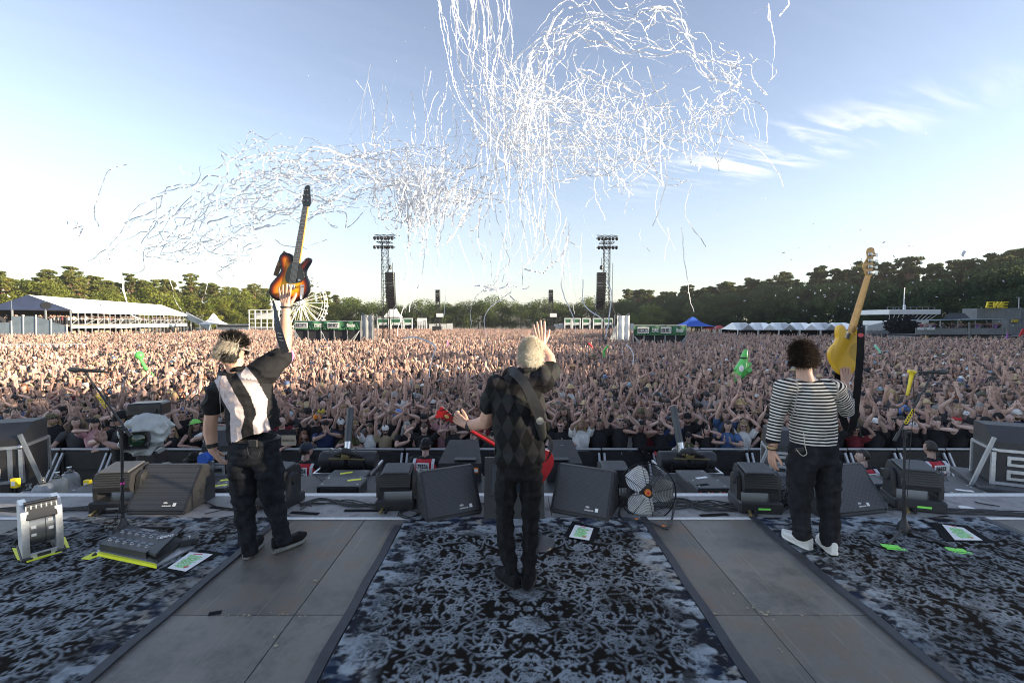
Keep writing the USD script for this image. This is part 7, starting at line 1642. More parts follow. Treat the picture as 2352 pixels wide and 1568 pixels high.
# silver drum blower at the left
fl, fr_ = on(62, 1290), on(140, 1268); d = (fr_ - fl)[:2]; Lw = np.linalg.norm(d); ang = math.atan2(d[1], d[0]); c = (fl + fr_) / 2; t = thing('drum_blower', 'silver drum stage blower with a black grille at the left', 'blower', c)
BP = lambda m: W(m, ang, c); hw = Lw / 2
part(t, 'drum', BP(MB().add(lathe([(0, -hw), (.17, -hw), (.17, hw), (0, hw)], 32), RY(PI / 2), (0, .2, .24))), 'steel_dull' if look('steel_dull', (.28, .285, .29), .38, .7, vary=.3, scale=6) else '', 40)
part(t, 'drum_seam', BP(MB().add(lathe([(.1705, -.002), (.1715, -.002), (.1715, .002), (.1705, .002)], 32), RY(PI / 2), (0.02, .2, .24))), 'black_ink', False)
for s in (-1, 1):
    path = [(.02, .0), (.0, .2), (.03, .40), (.10, .445), (.3, .44), (.38, .38), (.38, .0)]
    part(t, 'side_frame', BP(loft([np.array([[s * hw + x, y, z] for x, y in ((-.022, 0),) for y, z in path]), np.array([[s * hw + .022, y, z] for y, z in path])])), 'aluminium', 30)
    part(t, 'foot', BP(MB().box((s * hw, .19, .014), (.07, .42, .028), .006)), 'black_rubber', False)
part(t, 'outlet', BP(MB().box((0, .055, .385), (Lw * .93, .05, .13), .006, RX(-.3))), 'black_plastic', False)
for k in range(7): part(t, 'outlet_bar', BP(MB().bar((-hw * .9 + hw * .3 * k, .03, .33), (-hw * .9 + hw * .3 * k, .045, .44), .008)), 'steel', False)
for k in range(4): part(t, 'outlet_bar', BP(MB().bar((-hw * .92, .026 + .006 * k, .335 + .033 * k), (hw * .92, .026 + .006 * k, .335 + .033 * k), .006)), 'steel', False)
part(t, 'top_bar', BP(MB().tube([(-hw, .08, .455), (hw, .08, .455)], .014, 8)), 'dark_metal', 40); part(t, 'front_plate', BP(MB().box((0, .0, .035), (Lw * .8, .012, .05), .004)), 'aluminium', False); part(t, 'name_plate', BP(MB().box((0, -.007, .035), (Lw * .4, .006, .026))), 'black_ink', False)
for k in range(5): part(t, 'worn_label', BP(MB().box((-.05 + .1 * (k % 2), .2 - .171 * math.cos(.3 - .22 * k), .24 - .171 * math.sin(.3 - .22 * k) * .9), (.03, .004, .025), .001, RX(.3 - .22 * k))), 'white_paint', False)
t2 = thing('tape_strip_yellow', 'bright yellow tape holding down the feet of the drum blower', 'tape', fl)
for pts in ([(28, 1262), (42, 1262), (52, 1290), (40, 1288)], [(60, 1290), (142, 1266), (143, 1270), (62, 1295)], [(142, 1236), (150, 1236), (160, 1260), (146, 1262)]): h_, _ = quad(pts, .012, .017); part(t2, 'strip', h_, 'yellow_tape', False)

# cables along the stage front
RCb = np.random.default_rng(17); n = 0
def cable(label, pts, r=.006, grp='black cables along the stage front'):
    solo('cable', tube(spline([on(*p) + [0, 0, r + .001 + RCb.uniform(0, .006)] for p in pts], 6), r, 6), 'black_rubber', label, 'cable', grp)
for k in range(8): cable('black cable, one of the bundle left of the left floor monitor', [(-30, 1172 + RCb.uniform(-5, 7))] + [(u + RCb.uniform(-12, 12), 1172 - .014 * u + RCb.uniform(-5, 5)) for u in range(30, 300, 38)], RCb.uniform(.004, .008))
for k in range(6): cable('black cable, one of the bundle between the left musician and the centre monitors', [(690, 1160 + RCb.uniform(-6, 12)), (740, 1155 + RCb.uniform(-12, 8)), (800, 1150 + RCb.uniform(-5, 15)), (860, 1158 + RCb.uniform(0, 10)), (900, 1160 + RCb.uniform(0, 10)), (950, 1158 + RCb.uniform(-2, 8))], RCb.uniform(.004, .008))
for k in range(12): cable('black cable, one of the bundle between the fan and the striped shirt bassist', [(1500, 1160 + RCb.uniform(-8, 14)), (1560, 1158 + RCb.uniform(-14, 14)), (1620, 1162 + RCb.uniform(-12, 12)), (1680, 1166 + RCb.uniform(-10, 10)), (1740, 1170 + RCb.uniform(-6, 8)), (1800, 1166 + RCb.uniform(-8, 10))], RCb.uniform(.004, .008))
for k in range(11): cable('black cable, one of the bundle right of the right floor monitor', [(2040, 1162 + RCb.uniform(-4, 10)), (2100, 1168 + RCb.uniform(-6, 8)), (2170, 1174 + RCb.uniform(-6, 6)), (2240, 1178 + RCb.uniform(-6, 6)), (2300, 1180 + RCb.uniform(-6, 6)), (2380, 1184 + RCb.uniform(-6, 6))], RCb.uniform(.005, .009))
cable('black cable looped on the deck left of the centre monitor', [(960, 1165), (930, 1170), (915, 1183), (935, 1192), (960, 1180), (940, 1172), (920, 1182), (945, 1190), (975, 1175)], .006, None)
cable('thin black cable looping over the left rug behind the microphone base', [(160, 1200), (240, 1187), (285, 1190), (262, 1215), (258, 1232), (275, 1238), (290, 1226)], .004, None)
cable('thin black cable loop below the left floor monitor', [(335, 1216), (355, 1195), (395, 1186), (415, 1194), (412, 1210), (380, 1220), (440, 1205), (520, 1188), (590, 1180)], .004, None)
cable('thin black cable from the left monitor past the legs of the left musician', [(470, 1182), (520, 1172), (580, 1165), (640, 1176), (665, 1186)], .005, None)
cable('thin black cable on the right rug below the floor monitor', [(1905, 1198), (1930, 1203), (1945, 1212), (1920, 1216), (1905, 1206), (1960, 1200), (2030, 1212), (2062, 1214)], .004, None)
cable('black cable behind the blower at the left', [(-10, 1262), (20, 1235), (45, 1225), (30, 1250), (15, 1268)], .006, None)
nest = MB()
for k in range(22): nest.tube(spline([on(1790 + RCb.uniform(-35, 40), 1150 + RCb.uniform(-22, 28)) + [0, 0, RCb.uniform(.005, .12)] for _ in range(6)], 5), RCb.uniform(.004, .008), 5)
solo('cable_nest', nest, 'black_rubber', 'tangled nest of black cables left of the striped shirt bassist', 'cables', kind='stuff')
sc_ = thing('disc_weight', 'small white round plate on the stage floor at the right', 'plate', on(2222, 1168)); part(sc_, 'plate', MB().add(lathe([(0, 0), (.07, 0), (.07, .008), (0, .01)], 20), t=on(2222, 1168)), 'white_paint', 30)

# crowd barrier sections
for k in range(9):
    u = (150, 380, 590, 720, 1000, 1340, 1560, 1700, 2150)[k]; q = [at(u + RCb.uniform(-30, 30), 1090 + RCb.uniform(-15, 20), 5.9), at(u + 40, 1118, 5.6), at(u + 70 + RCb.uniform(-20, 20), 1140, 5.3), on(u + 90, 1152), on(u + 120 + RCb.uniform(-30, 40), 1162)]
    solo('cable', tube(spline(q, 7), .006, 6), 'black_rubber', 'black cable running over the front lip, ' + ordw(k + 1) + ' from the left', 'cable', 'cables over the front lip of the stage')
for k, (u, v, w_) in enumerate(((520, 1168, .4), (700, 1178, .3), (830, 1172, .35), (1640, 1182, .3), (2150, 1190, .35))):
    solo('tape_patch', MB().box(on(u, v) + [0, 0, .003], (w_, .05, .003), R=RZ((k - 2) * .12)), 'black_cloth', 'black tape patch over the deck at the front, ' + ordw(k + 1) + ' from the left', 'tape', 'tape patches at the stage front', smooth=False)
bs = thing('crowd_barrier', 'black crowd barrier section with a silver top rail, 1st from the left', 'barrier', (0, BARRIER_Y, GROUND), 'crowd barrier sections'); c = bs.loc
part(bs, 'panel', MB().box(c + [0, 0, .58], (1.0, .03, 1.1), .006), 'black_paint', False); part(bs, 'top_rail', MB().tube([c + [-.5, .0, 1.17], c + [.5, 0, 1.17]], .03, 10), 'truss_grey', 40)
for s in (-1, 1): part(bs, 'strut', MB().bar(c + [s * .46, -.03, 1.1], c + [s * .46, -.62, .05], .04), 'truss_grey', False); part(bs, 'post', MB().bar(c + [s * .47, -.02, .03], c + [s * .47, -.02, 1.15], .05), 'dark_metal', False)
part(bs, 'foot_plate', MB().box(c + [0, -.32, .012], (.98, .64, .02)), 'dark_metal', False); part(bs, 'mid_rail', MB().bar(c + [-.5, -.025, .75], c + [.5, -.025, .75], .035), 'dark_metal', False)
for k in range(22):
    x = -11.0 + 1.03 * k; y = BARRIER_Y + .0016 * x * x * 0
    if k == 0: move(bs, (x, y, GROUND))
    else: copy(bs, (x, y, GROUND), 0, (1, 1, 1), 'black crowd barrier section with a silver top rail, ' + ordw(k + 1) + ' from the left')
ds = thing('cardboard_sign', 'cardboard sign reading DRUMSTICK held up at the barrier', 'sign', at(663, 1011, 9.42)); part(ds, 'board', MB().box(ds.loc, (.30, .008, .215)), 'cardboard' if look('cardboard', (.48, .40, .29), .85) else '', False); part(ds, 'lettering', text('DRUMSTICK', .05, FACE_CAM, ds.loc + [0, -.005, -.025], .002, False, .26), 'black_ink', False)
ja = thing('draped_jacket', 'black jacket with a red emblem hung over the barrier right of the waving guitarist', 'jacket', at(1505, 1060, BARRIER_Y - .1)); jc = at(1505, 1033, BARRIER_Y - .07)
part(ja, 'jacket', blob([[(jc + [-.3, 0, .02], .05), (jc + [.3, 0, .02], .05)], [(jc + [-.22, -.03, -.05], .05), (jc + [0, -.04, -.32], .06), (jc + [.22, -.03, -.05], .05)]], .03, 4, fold=.04, seed=8), 'black_cloth', True); part(ja, 'emblem', MB().add(prism([(0, -.06), (.08, .02), (.05, .06), (0, .03), (-.05, .06), (-.08, .02)], 0, .004), FACE_CAM, jc + [0, -.115, -.05]), 'red_ink', False)

# stewards in red vests, seen from behind, and the camera operator
look('vest_red', (.50, .02, .035), .75, vary=.12); look('vest_grey', (.46, .46, .42), .8, vary=.1); look('reflective', (.62, .63, .65), .35, .3)
RG = np.random.default_rng(33)
def steward(label, u, vt, num, hat, Y0=7.6, turn=0.0, lower=''):
    top = at(u, vt, Y0); h = top[2] - GROUND; s = h / 1.735
    A = attributes(RG, 0); A.update(female=False, top=TOPS[0][:2], hat=hat, style='shaved' if hat is None else 'short', hair=HAIR[0][:2], kind='down', glasses=False, bare=False, turn=turn, fat=1.12, tilt=0)
    B = person(RG, A); t = thing('person', label, 'person', (top[0], Y0, GROUND), 'stewards in the pit'); R = RZ(PI + .1 * math.copysign(1, u - 1176)); place_person(t, B, R, s, t.loc, .9)
    ft = A['fat']; n = 14; rg = lambda z, a, b: np.column_stack([np.cos(np.arange(n) / n * 2 * PI) * a, np.sin(np.arange(n) / n * 2 * PI) * b, np.full(n, z)])
    X = lambda m: (lambda q: ((q[0] * s) @ R.T + t.loc, q[1]))(arr(m))
    part(t, 'vest', X(loft([rg(1.13, .165 * ft, .128 * ft), rg(1.28, .186 * ft, .133 * ft), rg(1.38, .178 * ft, .115 * ft), rg(1.43, .13, .085)])), 'vest_red', True)
    part(t, 'vest_skirt', X(loft([rg(.80, .19 * ft, .142 * ft), rg(1.0, .168 * ft, .13 * ft), rg(1.125, .166 * ft, .129 * ft)])), 'vest_grey', True)
    for q in (-1, 1): part(t, 'reflective_band', X(MB().add(loft([np.array([[q * .135 * ft + w_, y, z] for w_, y in ((-.024, yy), (.024, yy - .012), (.024, yy + .004), (-.024, yy + .012))]) for z, yy in ((1.12, .118 * ft), (1.28, .128 * ft), (1.39, .105 * ft), (1.435, .06))]))), 'reflective', False)
    part(t, 'reflective_band', X(MB().add(loft([rg(1.1, .172 * ft, .136 * ft), rg(1.15, .174 * ft, .137 * ft)]))), 'reflective', False)
    RB = np.column_stack([[-1, 0, 0], [0, 0, 1], [0, 1, 0]])
    part(t, 'number_panel', X(MB().box((0, .138 * ft, 1.325), (.20, .014, .135), .003)), 'paper', False)
    part(t, 'number', X(text(num, .062, RB, (0, .146 * ft, 1.31), .004, True, .165)), 'black_ink', False); part(t, 'small_print', X(MB().box((0, .1475 * ft, 1.28), (.1, .003, .012))), 'black_ink', False)
    part(t, 'small_print', X(MB().box((0, .142 * ft, 1.19), (.11, .008, .016))), 'white_paint', False)
    if lower: part(t, 'lettering', X(text(lower, .05, RB, (0, .139 * ft, 1.0), .004, True, .26)), 'white_paint', False)
CAPB = ('black', (.02, .02, .022))
steward('steward in red vest 23534 and dark cap beside the left confetti cannon', 702, 1018, '23534', ('navy', (.035, .045, .07)), 7.5, -.6, 'DIENST')
steward('steward in red vest 79336 and black cap left of the waving guitarist', 977, 1008, '79336', CAPB, 7.7, -.3, 'DIENST')
steward('steward in red vest 60536 with cropped hair behind the right floor monitor', 1984, 1033, '60536', None, 7.4, 1.0)
steward('steward in red vest 04833 with cropped hair behind the right microphone stand', 2140, 1013, '04833', None, 7.6)
steward('steward in a black bucket hat and red vest behind the left floor monitor', 443, 1040, '', ('olive', (.022, .022, .022)), 7.3) if False else steward('steward in a black hat and red vest behind the left floor monitor', 443, 1040, '41207'[:0] or ' I ', ('olive', (.022, .022, .022)), 7.3)
A = attributes(RG, 0); A.update(female=False, top=TOPS[0][:2], hat=CAPB, style='short', hair=HAIR[0][:2], kind='clap chest', glasses=False, bare=False, turn=0, fat=1.15, tilt=.15, beard=False)
hd = at(282, 943, 6.7); t = thing('person', 'camera operator in a black cap and shirt behind the shrouded camera', 'person', (hd[0], 6.7, hd[2] - 1.74)); place_person(t, person(RG, A), RZ(-.25), 1.0, t.loc, .95)
rz = thing('camera_riser', 'low black riser under the camera operator', 'riser', (hd[0], 6.7, GROUND)); part(rz, 'deck', MB().box((hd[0] + .2, 6.6, hd[2] - 1.79), (1.6, 1.2, .08), .01), 'black_paint', False)
for q in (-.7, .7): part(rz, 'leg', MB().box((hd[0] + .2 + q, 6.6, (GROUND + hd[2] - 1.83) / 2), (.1, 1.0, hd[2] - 1.83 - GROUND)), 'black_paint', False)
cc = at(331, 1003, 6.15); t = thing('broadcast_camera', 'broadcast camera in a pale grey rain cover, its green lens towards the stage', 'camera', cc)
Rc = RZ(.32) @ RX(-.05); CP = lambda m: (lambda q: (q[0] * 1.18 @ Rc.T + cc, q[1]))(arr(m))
part(t, 'rain_cover', CP(blob([[((0, .35, .06), (.16, .1, .15)), ((0, .05, .05), (.19, .1, .19)), ((0, -.1, .0), (.2, .03, .2))]], 0.018, 3, fold=.07, fscale=(11, 11, 11), seed=6)), 'cover_cloth' if look('cover_cloth', (.40, .42, .41), .5, vary=.12) else '', True)
part(t, 'lens_hood', CP(MB().add(loft([np.array([[x * k, y, z * k] for x, z in ((-.13, -.1), (.13, -.1), (.14, 0), (.13, .1), (-.13, .1), (-.14, 0))]) for y, k in ((-.08, .75), (-.24, 1.0), (-.238, .9), (-.14, .7))]))), 'black_plastic', False)
part(t, 'lens_glass', CP(MB().add(lathe([(0, .02), (.05, .012), (.075, 0), (.075, -.03), (0, -.03)], 24), RX(PI / 2), (0, -.17, 0))), 'lens_green' if look('lens_green', (.008, .035, .014), .05, coat=1.0) else '', 40)
part(t, 'viewfinder', CP(MB().box((-.1, .42, .28), (.36, .3, .16), .02).box((-.12, .26, .26), (.3, .03, .05))), 'dark_metal', False); part(t, 'cover_mark', CP(MB().add(tube(spline([(-.13, -.09, .12), (-.10, -.11, .15), (-.07, -.12, .12), (-.10, -.12, .09), (-.07, -.125, .06), (-.04, -.13, .09)], 5), .009, 6))), 'blue_paint', False)
part(t, 'tripod_head', CP(MB().box((0, .2, -.28), (.22, .3, .18), .03).box((.02, .2, -.45), (.3, .3, .14), .03)), 'black_plastic', 30); part(t, 'pan_bar', CP(MB().tube([(-.1, .2, -.3), (-.42, .1, -.36)], .014, 8)), 'black_plastic', 30)
for q in (-1, 0, 1): part(t, 'tripod_leg', CP(MB().tube([(q * .1, .2, -.5), (q * .5, .2 + .25 * (q == 0), -1.55)], .028, 8)), 'black_plastic', 30)

# inflatables held up in the crowd, a white fence
def inflate(name, label, cat, chains, mat, parts=()):
    t = thing(name, label, cat, np.mean([p for c_ in chains for p, _ in c_], 0)); part(t, 'body', blob(chains, .05, 5), mat, True)
    for n_, ch, m_ in parts: part(t, n_, blob(ch, .03, 3), m_, True)
look('vinyl_green', (.10, .48, .10), .3, coat=.3); look('vinyl_yellow', (.78, .58, .03), .3, coat=.3); look('vinyl_pink', (.75, .25, .5), .3, coat=.3); look('vinyl_mint', (.3, .7, .5), .35)
K = lambda u, v, y=17.0: at(u, v, y)
inflate('inflatable_crocodile', 'green inflatable crocodile held upright above the crowd on the right', 'inflatable', [[(K(1713, 806), .07), (K(1710, 818), .13), (K(1708, 830), .14), (K(1703, 846), .22), (K(1700, 858), .2), (K(1694, 868), .1), (K(1690, 874), .05)], [(K(1700, 842), .1), (K(1690, 848), .07)], [(K(1712, 842), .1), (K(1722, 836), .07)], [(K(1708, 856), .1), (K(1721, 852), .08), (K(1724, 847), .05)], [(K(1697, 862), .1), (K(1700, 872), .06)]], 'vinyl_green', [('patch', [[(K(1703, 846, 16.78), (.09, .02, .13))]], 'paper'), ('mouth', [[(K(1704, 822, 16.86), (.1, .02, .03)), (K(1711, 822, 16.86), (.1, .02, .03))]], 'black_ink')])
inflate('inflatable_snake', 'green inflatable ball with a long speckled tail above the left crowd', 'inflatable', [[(K(320, 816, 19), .17)], [(K(320, 820, 19), .06), (K(327, 832, 19), .06), (K(336, 848, 19), .07), (K(350, 862, 19), .07)]], 'vinyl_green')
inflate('inflatable_club', 'yellow inflatable club held up near the right microphone', 'inflatable', [[(K(2089, 853, 13), .06), (K(2099, 855, 13), .07)], [(K(2095, 856, 13), .06), (K(2090, 880, 13), .045), (K(2084, 906, 13), .04)]], 'vinyl_yellow')
inflate('inflatable_hoop', 'pink inflatable hoop beside the raised elbow of the left musician', 'inflatable', [[(K(660, 812, 15), .04), (K(670, 806, 15), .04), (K(674, 816, 15), .045), (K(668, 830, 15), .04), (K(662, 838, 15), .035)]], 'vinyl_pink')
inflate('balloon_rod', 'thin mint green balloon rod in the crowd right of the bass strap', 'balloon', [[(K(2010, 794, 30), .07), (K(2020, 806, 30), .08), (K(2022, 822, 30), .07)]], 'vinyl_mint')
inflate('balloon_rod', 'curved green balloon rod left of the right screen wall', 'balloon', [[(K(1388, 818, 26), .06), (K(1386, 806, 26), .06), (K(1396, 795, 26), .06)]], 'vinyl_green')
inflate('balloon_rod', 'red balloon rod below the sheeted scaffold tower', 'balloon', [[(K(1352, 789, 30), .06), (K(1360, 796, 30), .06), (K(1361, 812, 30), .06)]], 'red_paint')
inflate('balloon_rod', 'pink balloon rod standing up in the middle of the crowd', 'balloon', [[(K(1028, 783, 34), .05), (K(1028, 800, 34), .05)]], 'vinyl_pink')
wf = thing('rail_fence', 'low white rail fence inside the crowd at the far left', 'fence', at(100, 800, 36))
for k in range(14): part(wf, 'post', MB().bar(at(-8 + 15.5 * k, 799, 36), at(-8 + 15.5 * k, 790, 36), .05), 'white_paint', False)
part(wf, 'rail', MB().bar(at(-8, 791.5, 36), at(195, 790, 36), .06), 'white_paint', False)
# ------------------------------------------------------------------ paper streamers and confetti in the air
usdkit.material(stage, '/World/Looks/streamer', {'d': ('principled_bsdf', {'base_color': (.80, .82, .87), 'roughness': .6}), 't': ('translucent_bsdf', {'color': (.74, .77, .82)}), 'x': ('mix_closure', {'fac': .38})}, [('d.BSDF', 'x.closure1'), ('t.BSDF', 'x.closure2')], surface='x.closure')
RP = np.random.default_rng(404)
def ribbon(path, Y, width, wob, crinkle=2.5, twist=1.0):
    """path in picture points at depths Y; a flat twisting paper band"""
    p = np.array(path, float); p = np.array(spline(np.column_stack([p, np.zeros(len(p))]), 10))[:, :2]; n = len(p); t = np.linspace(0, 1, n); L = np.linalg.norm(np.diff(p, axis=0), axis=1).sum()
    for f_, a in ((1.1, wob * .9), (2.3, wob * .3), (5.2, wob * .1), (L / 34, crinkle * .45)):
        ph = RP.uniform(0, 6.28, 2); p[:, 0] += a * np.sin(t * 6.28 * f_ + ph[0]); p[:, 1] += a * .8 * np.sin(t * 6.28 * f_ * 1.13 + ph[1])
    yy = Y + RP.normal(0, .25) + np.cumsum(RP.normal(0, .03, n))
    q = np.array([at(u, v, y) for (u, v), y in zip(p, yy)])
    tan = np.gradient(q, axis=0); tan /= np.maximum(np.linalg.norm(tan, axis=1, keepdims=True), 1e-9)
    view = q / np.linalg.norm(q, axis=1, keepdims=True); s = np.cross(tan, view); s /= np.maximum(np.linalg.norm(s, axis=1, keepdims=True), 1e-9); o = np.cross(s, tan)
    a = RP.uniform(0, 3) + twist * np.cumsum(RP.normal(.05, .20, n)); w = (np.cos(a)[:, None] * s + np.sin(a)[:, None] * o) * width / 2
    V = np.empty((2 * n, 3)); V[0::2], V[1::2] = q - w, q + w; i = np.arange(n - 1) * 2
    return V, np.vstack([np.column_stack([i, i + 1, i + 3]), np.column_stack([i, i + 3, i + 2])])
def along(guide, t0, t1, spread):
    g = np.array(spline(np.column_stack([np.array(guide, float), np.zeros(len(guide))]), 12))[:, :2]; k = np.linspace(t0, min(t1, 1), 7) * (len(g) - 1)
    q = np.column_stack([np.interp(k, np.arange(len(g)), g[:, j]) for j in (0, 1)]); return q + RP.normal(0, spread, 2) + RP.normal(0, spread * .35, q.shape)
S = []          # (label, group, ribbon)
def put(lab, grp, path, Y, width, wob=8, crinkle=2.2, twist=1.0): S.append((lab, grp, np.linalg.norm(np.diff(np.array(path, float), axis=0), axis=1).sum() * width, ribbon(path, Y, width * .84, wob, crinkle, twist * .6)))
A1, A2, A3, A4 = 'white paper streamer hanging from the top in the left part of the big tangle', 'white paper streamer arching over the top of the big tangle', 'white paper streamer in the dense middle of the big tangle', 'white paper streamer in the second bunch above the left light tower'
A5, A6, A7 = 'white paper streamer trailing left from the tangle towards the raised guitar', 'white paper streamer at the right fringe of the big tangle', 'white paper streamer dangling low over the middle of the crowd'
G7 = ['streamers hanging on the left of the tangle', 'streamers arching over the tangle', 'streamers in the middle of the tangle', 'streamers of the second bunch', 'streamers trailing to the left', 'streamers at the right fringe', 'streamers dangling over the crowd']
for k in range(38):
    u0 = RP.choice([1010, 1035, 1062, 1085, 1110, 1150]) + RP.normal(0, 12); u1 = RP.uniform(1090, 1270); v1 = RP.uniform(180, 470)
    put(A1, G7[0], [(u0, -30), (u0 + 8, 60), (u0 * .75 + u1 * .25 - 5, v1 * .5), (u0 * .35 + u1 * .65, v1 * .8), (u1, v1)], RP.uniform(8.5, 10.5), RP.uniform(.014, .028), 9)
for k in range(52):
    g = [[(1170, 420), (1185, 300), (1205, 190), (1265, 95), (1335, 45), (1420, 22), (1510, 55), (1575, 105), (1640, 150)], [(1250, 190), (1300, 80), (1380, 60), (1470, 100), (1560, 95), (1620, 140), (1660, 210)], [(1330, -10), (1420, 50), (1520, 20), (1570, 60), (1620, 150), (1720, 185)], [(1225, 330), (1230, 220), (1255, 120), (1330, 0)]][k % 4]
    t0 = RP.uniform(-.1, .5); put(A2, G7[1], along(g, max(t0, 0), t0 + RP.uniform(.25, .65), 24), RP.uniform(8.2, 10), RP.uniform(.014, .034), 9)
for k in range(44):
    u = RP.uniform(1130, 1270); v0 = RP.uniform(120, 340); v1 = v0 + RP.uniform(140, 330); put(A3, G7[2], [(u, v0), (u + RP.normal(0, 14), v0 * .6 + v1 * .4), (u + RP.normal(0, 22), v1)], RP.uniform(8.6, 11), RP.uniform(.018, .026), 5)
for k in range(210):
    a, r = RP.uniform(0, 6.28), math.sqrt(RP.uniform(0, 1)); c = np.array([1345 + 215 * r * math.cos(a), 290 + 105 * r * math.sin(a)]); d = RP.uniform(0, 6.28); L = RP.uniform(70, 210)
    b = np.array([math.cos(d), math.sin(d) * .8]); put(A3, G7[2], [c - b * L / 2, c + RP.normal(0, 14, 2), c + b * L / 2, c + b * L * .7 + RP.normal(0, 38, 2)], RP.uniform(8.6, 11.5), RP.uniform(.017, .025), 9, 3)
for k in range(230):
    x = RP.normal(0, 1); top = np.array([985 + x * 84, 380 + RP.normal(0, 40) - abs(x) * 6]); bot = np.array([970 + x * 40, 515 + RP.normal(0, 38)])
    t0 = RP.uniform(0, .5); a, b = top + (bot - top) * t0, top + (bot - top) * min(1, t0 + RP.uniform(.3, .7))
    if k % 3 == 0: b = a + RP.normal(0, 1, 2) * [60, 24]
    put(A4, G7[3], [a, (a + b) / 2 + RP.normal(0, 10, 2), b, b + RP.normal(0, 14, 2)], RP.uniform(9, 12), RP.uniform(.024, .036), 4.5, 3)
for k in range(30):
    u = RP.uniform(820, 1130); put(A4, G7[3], [(u, RP.uniform(150, 300)), (u + RP.normal(0, 20), RP.uniform(300, 350)), (u * .6 + 965 * .4, RP.uniform(360, 460))], RP.uniform(9, 12), RP.uniform(.014, .02), 10)
for k in range(135):
    g = [[(1000, 400), (850, 395), (720, 395), (600, 392), (505, 440), (410, 520), (335, 575), (288, 640)], [(930, 420), (800, 440), (680, 430), (560, 470), (470, 530), (380, 570), (300, 600)], [(900, 410), (780, 400), (690, 380), (600, 385), (520, 400)], [(800, 420), (700, 470), (590, 500), (540, 560), (470, 615)]][k % 4]
    t0 = RP.uniform(0, .8) ** 1.3; put(A5, G7[4], along(g, t0, t0 + RP.uniform(.12, .4), 32), RP.uniform(8, 11), RP.uniform(.018, .03), 4, 3)
for k in range(70):
    c = along([(1000, 395), (800, 420), (640, 420), (500, 480), (360, 575)], RP.uniform(0, .9), 1, 38)[0]; d = RP.uniform(0, 6.28); L = RP.uniform(25, 90); b = np.array([math.cos(d), math.sin(d) * .7])
    put(A5, G7[4], [c - b * L / 2, c + RP.normal(0, 12, 2), c + b * L / 2, c + b * L * .6 + RP.normal(0, 22, 2)], RP.uniform(8, 11), RP.uniform(.014, .024), 4, 3)
for k in range(40):
    g = [[(1600, 90), (1680, 150), (1735, 185), (1745, 240)], [(1640, 160), (1650, 260), (1620, 330), (1600, 400)], [(1560, 180), (1600, 270), (1590, 360), (1575, 440)], [(1560, 230), (1640, 250), (1700, 230), (1735, 330)]][k % 4]
    t0 = RP.uniform(0, .5); put(A6, G7[5], along(g, t0, t0 + RP.uniform(.3, .6), 22), RP.uniform(8.5, 11), RP.uniform(.016, .026), 9, 3)
for k in range(62):
    u = RP.choice([1180, 1240, 1290, 1000, 1500]) + RP.normal(0, 62); v0 = RP.uniform(340, 560); L = RP.uniform(50, 220); put(A7, G7[6], [(u, v0), (u + RP.normal(0, 14), v0 + L / 2), (u + RP.normal(0, 22), v0 + L)], RP.uniform(9, 13), RP.uniform(.014, .024), 3.5)
one = [('long white streamer curving down over the crowd left of the waving guitarist', [(925, 778), (950, 774), (985, 782), (1001, 800), (992, 830), (982, 868)], 8, .034), ('white streamer standing before the trees left of the waving hand', [(1080, 755), (1079, 725), (1090, 690), (1110, 668), (1125, 655)], 8, .036), ('white streamer falling into the crowd above the head of the waving guitarist', [(1175, 672), (1150, 690), (1120, 715), (1112, 745), (1117, 775), (1108, 795), (1090, 812), (1098, 822), (1130, 828)], 9, .028),
       ('grey shaded streamer knotted in the air left of the waving hand', [(1090, 655), (1120, 660), (1142, 670), (1130, 655), (1112, 668), (1160, 655), (1168, 630), (1150, 610), (1135, 640), (1120, 680)], 8, .038), ('grey shaded streamer angled down at the left of the right light tower', [(1305, 540), (1300, 575), (1280, 600), (1258, 612), (1245, 625), (1205, 618)], 8, .034), ('grey shaded streamer bent low above the trees right of the waving hand', [(1185, 690), (1165, 670), (1175, 655), (1205, 662), (1215, 645), (1200, 625)], 8.5, .032),
       ('white streamer with bends in front of the right food stalls', [(1340, 640), (1345, 700), (1385, 735), (1395, 760), (1425, 790), (1430, 815), (1452, 835), (1455, 808), (1440, 790)], 9, .03), ('white streamer hanging left of the right lattice tower', [(1302, 560), (1290, 640), (1298, 690), (1320, 740), (1325, 765)], 9, .028), ('white streamer hanging in front of the right lattice tower', [(1392, 640), (1405, 690), (1398, 740), (1388, 775)], 9, .028), ('white streamer before the left forest above the tent roof', [(280, 635), (283, 670), (297, 705), (310, 725), (325, 735)], 8.5, .04),
       ('white streamer before the left forest above the tent end', [(390, 640), (396, 670), (410, 700), (428, 722)], 8.5, .036), ('white streamer like an L before the forest left of the guitar', [(474, 645), (472, 675), (466, 692), (482, 688)], 8.5, .04), ('white streamer hanging at the left screen wall', [(735, 760), (752, 785), (760, 800)], 9, .03), ('white streamer hooked over the left screen wall', [(775, 830), (758, 800), (742, 795), (730, 800), (725, 820), (745, 845), (772, 870)], 8.5, .028), ('thin white streamer high at the upper right of the sky', [(1768, 8), (1772, 60), (1778, 120), (1775, 180)], 8, .026), ('curled white streamer at the top right of the sky', [(1815, -5), (1805, 20), (1792, 38)], 7.5, .03), ('white streamer bending at the top right beside the big tangle', [(1730, 30), (1748, 22), (1766, 20), (1768, 50)], 8, .03),
       ('thin grey streamer drifting high at the far left', [(292, 375), (250, 395), (225, 450), (215, 490), (230, 520)], 9, .03), ('grey streamer curl at the far left of the sky', [(165, 505), (178, 512), (172, 528), (188, 520), (180, 545)], 9, .03), ('long thin white streamer reaching right towards the cloud', [(1600, 300), (1680, 320), (1750, 350), (1785, 390), (1800, 432)], 9, .022)]
for lab, path, Y, w in one: put(lab, None, path, Y, w, 2.5, 1.2, .55)
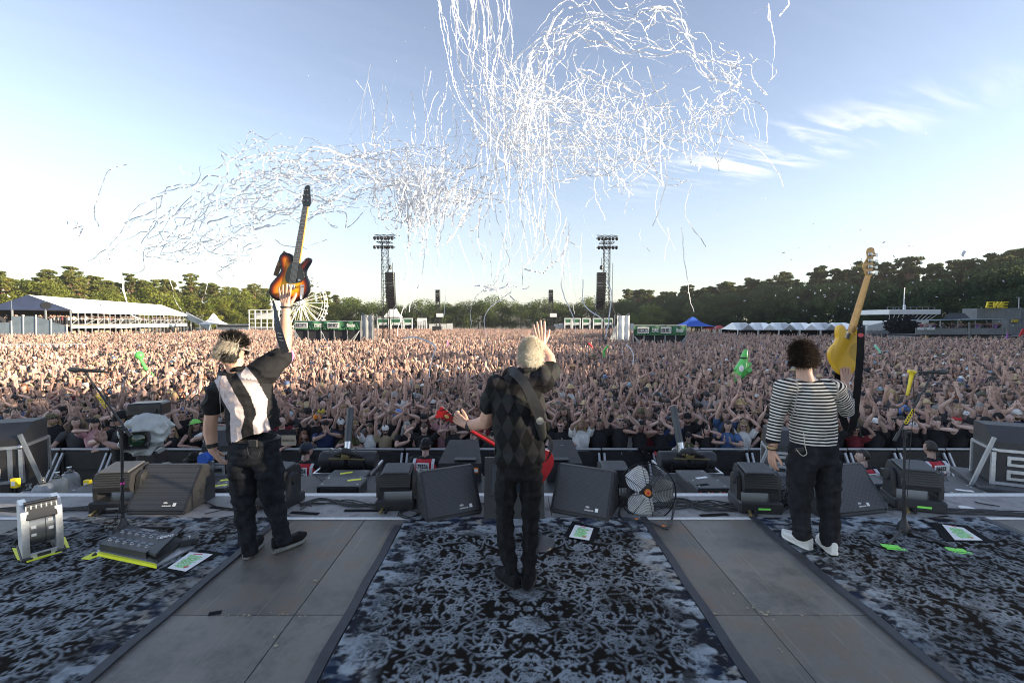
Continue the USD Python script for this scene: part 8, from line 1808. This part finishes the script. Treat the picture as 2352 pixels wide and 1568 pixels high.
order = sorted(range(len(S)), key=lambda i: -S[i][2] - (1e6 if S[i][1] is None else 0))
rest = MB()
for r_, i in enumerate(order):
    lab, grp, _, m = S[i]
    if r_ < 290: solo('paper_streamer', m, 'streamer', lab, 'streamer', grp, smooth=False)
    else: rest.add(m)
solo('streamer_mass', rest, 'streamer', 'smaller white paper streamers filling the airborne tangle', 'streamers', kind='stuff', smooth=False)
# paper scraps
def scrap(u, v, Y, s, lab, grp):
    n = 4; x = np.linspace(-1, 1, n + 1) * s; R = trimesh.transformations.random_rotation_matrix(RP.random(3))[:3, :3]; b = RP.uniform(-.5, .5)
    V = np.array([(xx, yy, b * xx * xx / s) for xx in x for yy in (-s * .45, s * .45)]) @ R.T + at(u, v, Y); i = np.arange(n) * 2
    solo('confetti_scrap', (V, np.vstack([np.column_stack([i, i + 1, i + 3]), np.column_stack([i, i + 3, i + 2])])), 'streamer', lab, 'confetti', grp, smooth=False)
for k in range(112):
    u, v = 2000 + RP.normal(0, 165), 655 + RP.normal(0, 62)
    if u > 2350: u = RP.uniform(1700, 2340)
    scrap(u, v, RP.uniform(7, 13), RP.uniform(.010, .025), 'small white paper scrap floating before the dark trees and sky on the right', 'paper scraps in the air on the right')
for k in range(70): scrap(RP.normal(1150, 330), RP.uniform(60, 640), RP.uniform(8, 13), RP.uniform(.008, .018), 'tiny white paper speck in the air around the streamer tangle', 'paper specks around the streamers')
scrap(2212, 583, 7, .05, 'long grey paper scrap high above the forest on the right', None)
for k, (u, v, s) in enumerate(((52, 450, .025), (92, 428, .03), (103, 524, .032), (249, 576, .035), (295, 598, .03), (155, 512, .03), (345, 562, .035), (232, 703, .04), (367, 706, .04), (376, 724, .035), (20, 680, .025), (205, 770, .03), (460, 762, .028))):
    scrap(u, v, 8, s, 'paper scrap drifting in front of the sky and forest on the left', 'paper scraps in the air on the left')
for k in range(40): scrap(RP.uniform(0, 2350), RP.uniform(790, 1080), RP.uniform(6, 12), RP.uniform(.012, .025), 'small white paper scrap falling in front of the crowd', 'paper scraps falling over the crowd')
# ------------------------------------------------------------------ evening haze over the field
usdkit.material(stage, '/World/Looks/haze_look', {'v': ('principled_volume', {'color': (.93, .95, 1.0), 'density': .00018, 'anisotropy': .35})}, volume='v.volume')
solo('haze', (lambda q: (q[0] + [0, 500, 13.2], q[1]))(box((1840, 1640, 32.2))), 'haze_look', 'thin evening haze over the field', 'haze', kind='stuff', smooth=False)
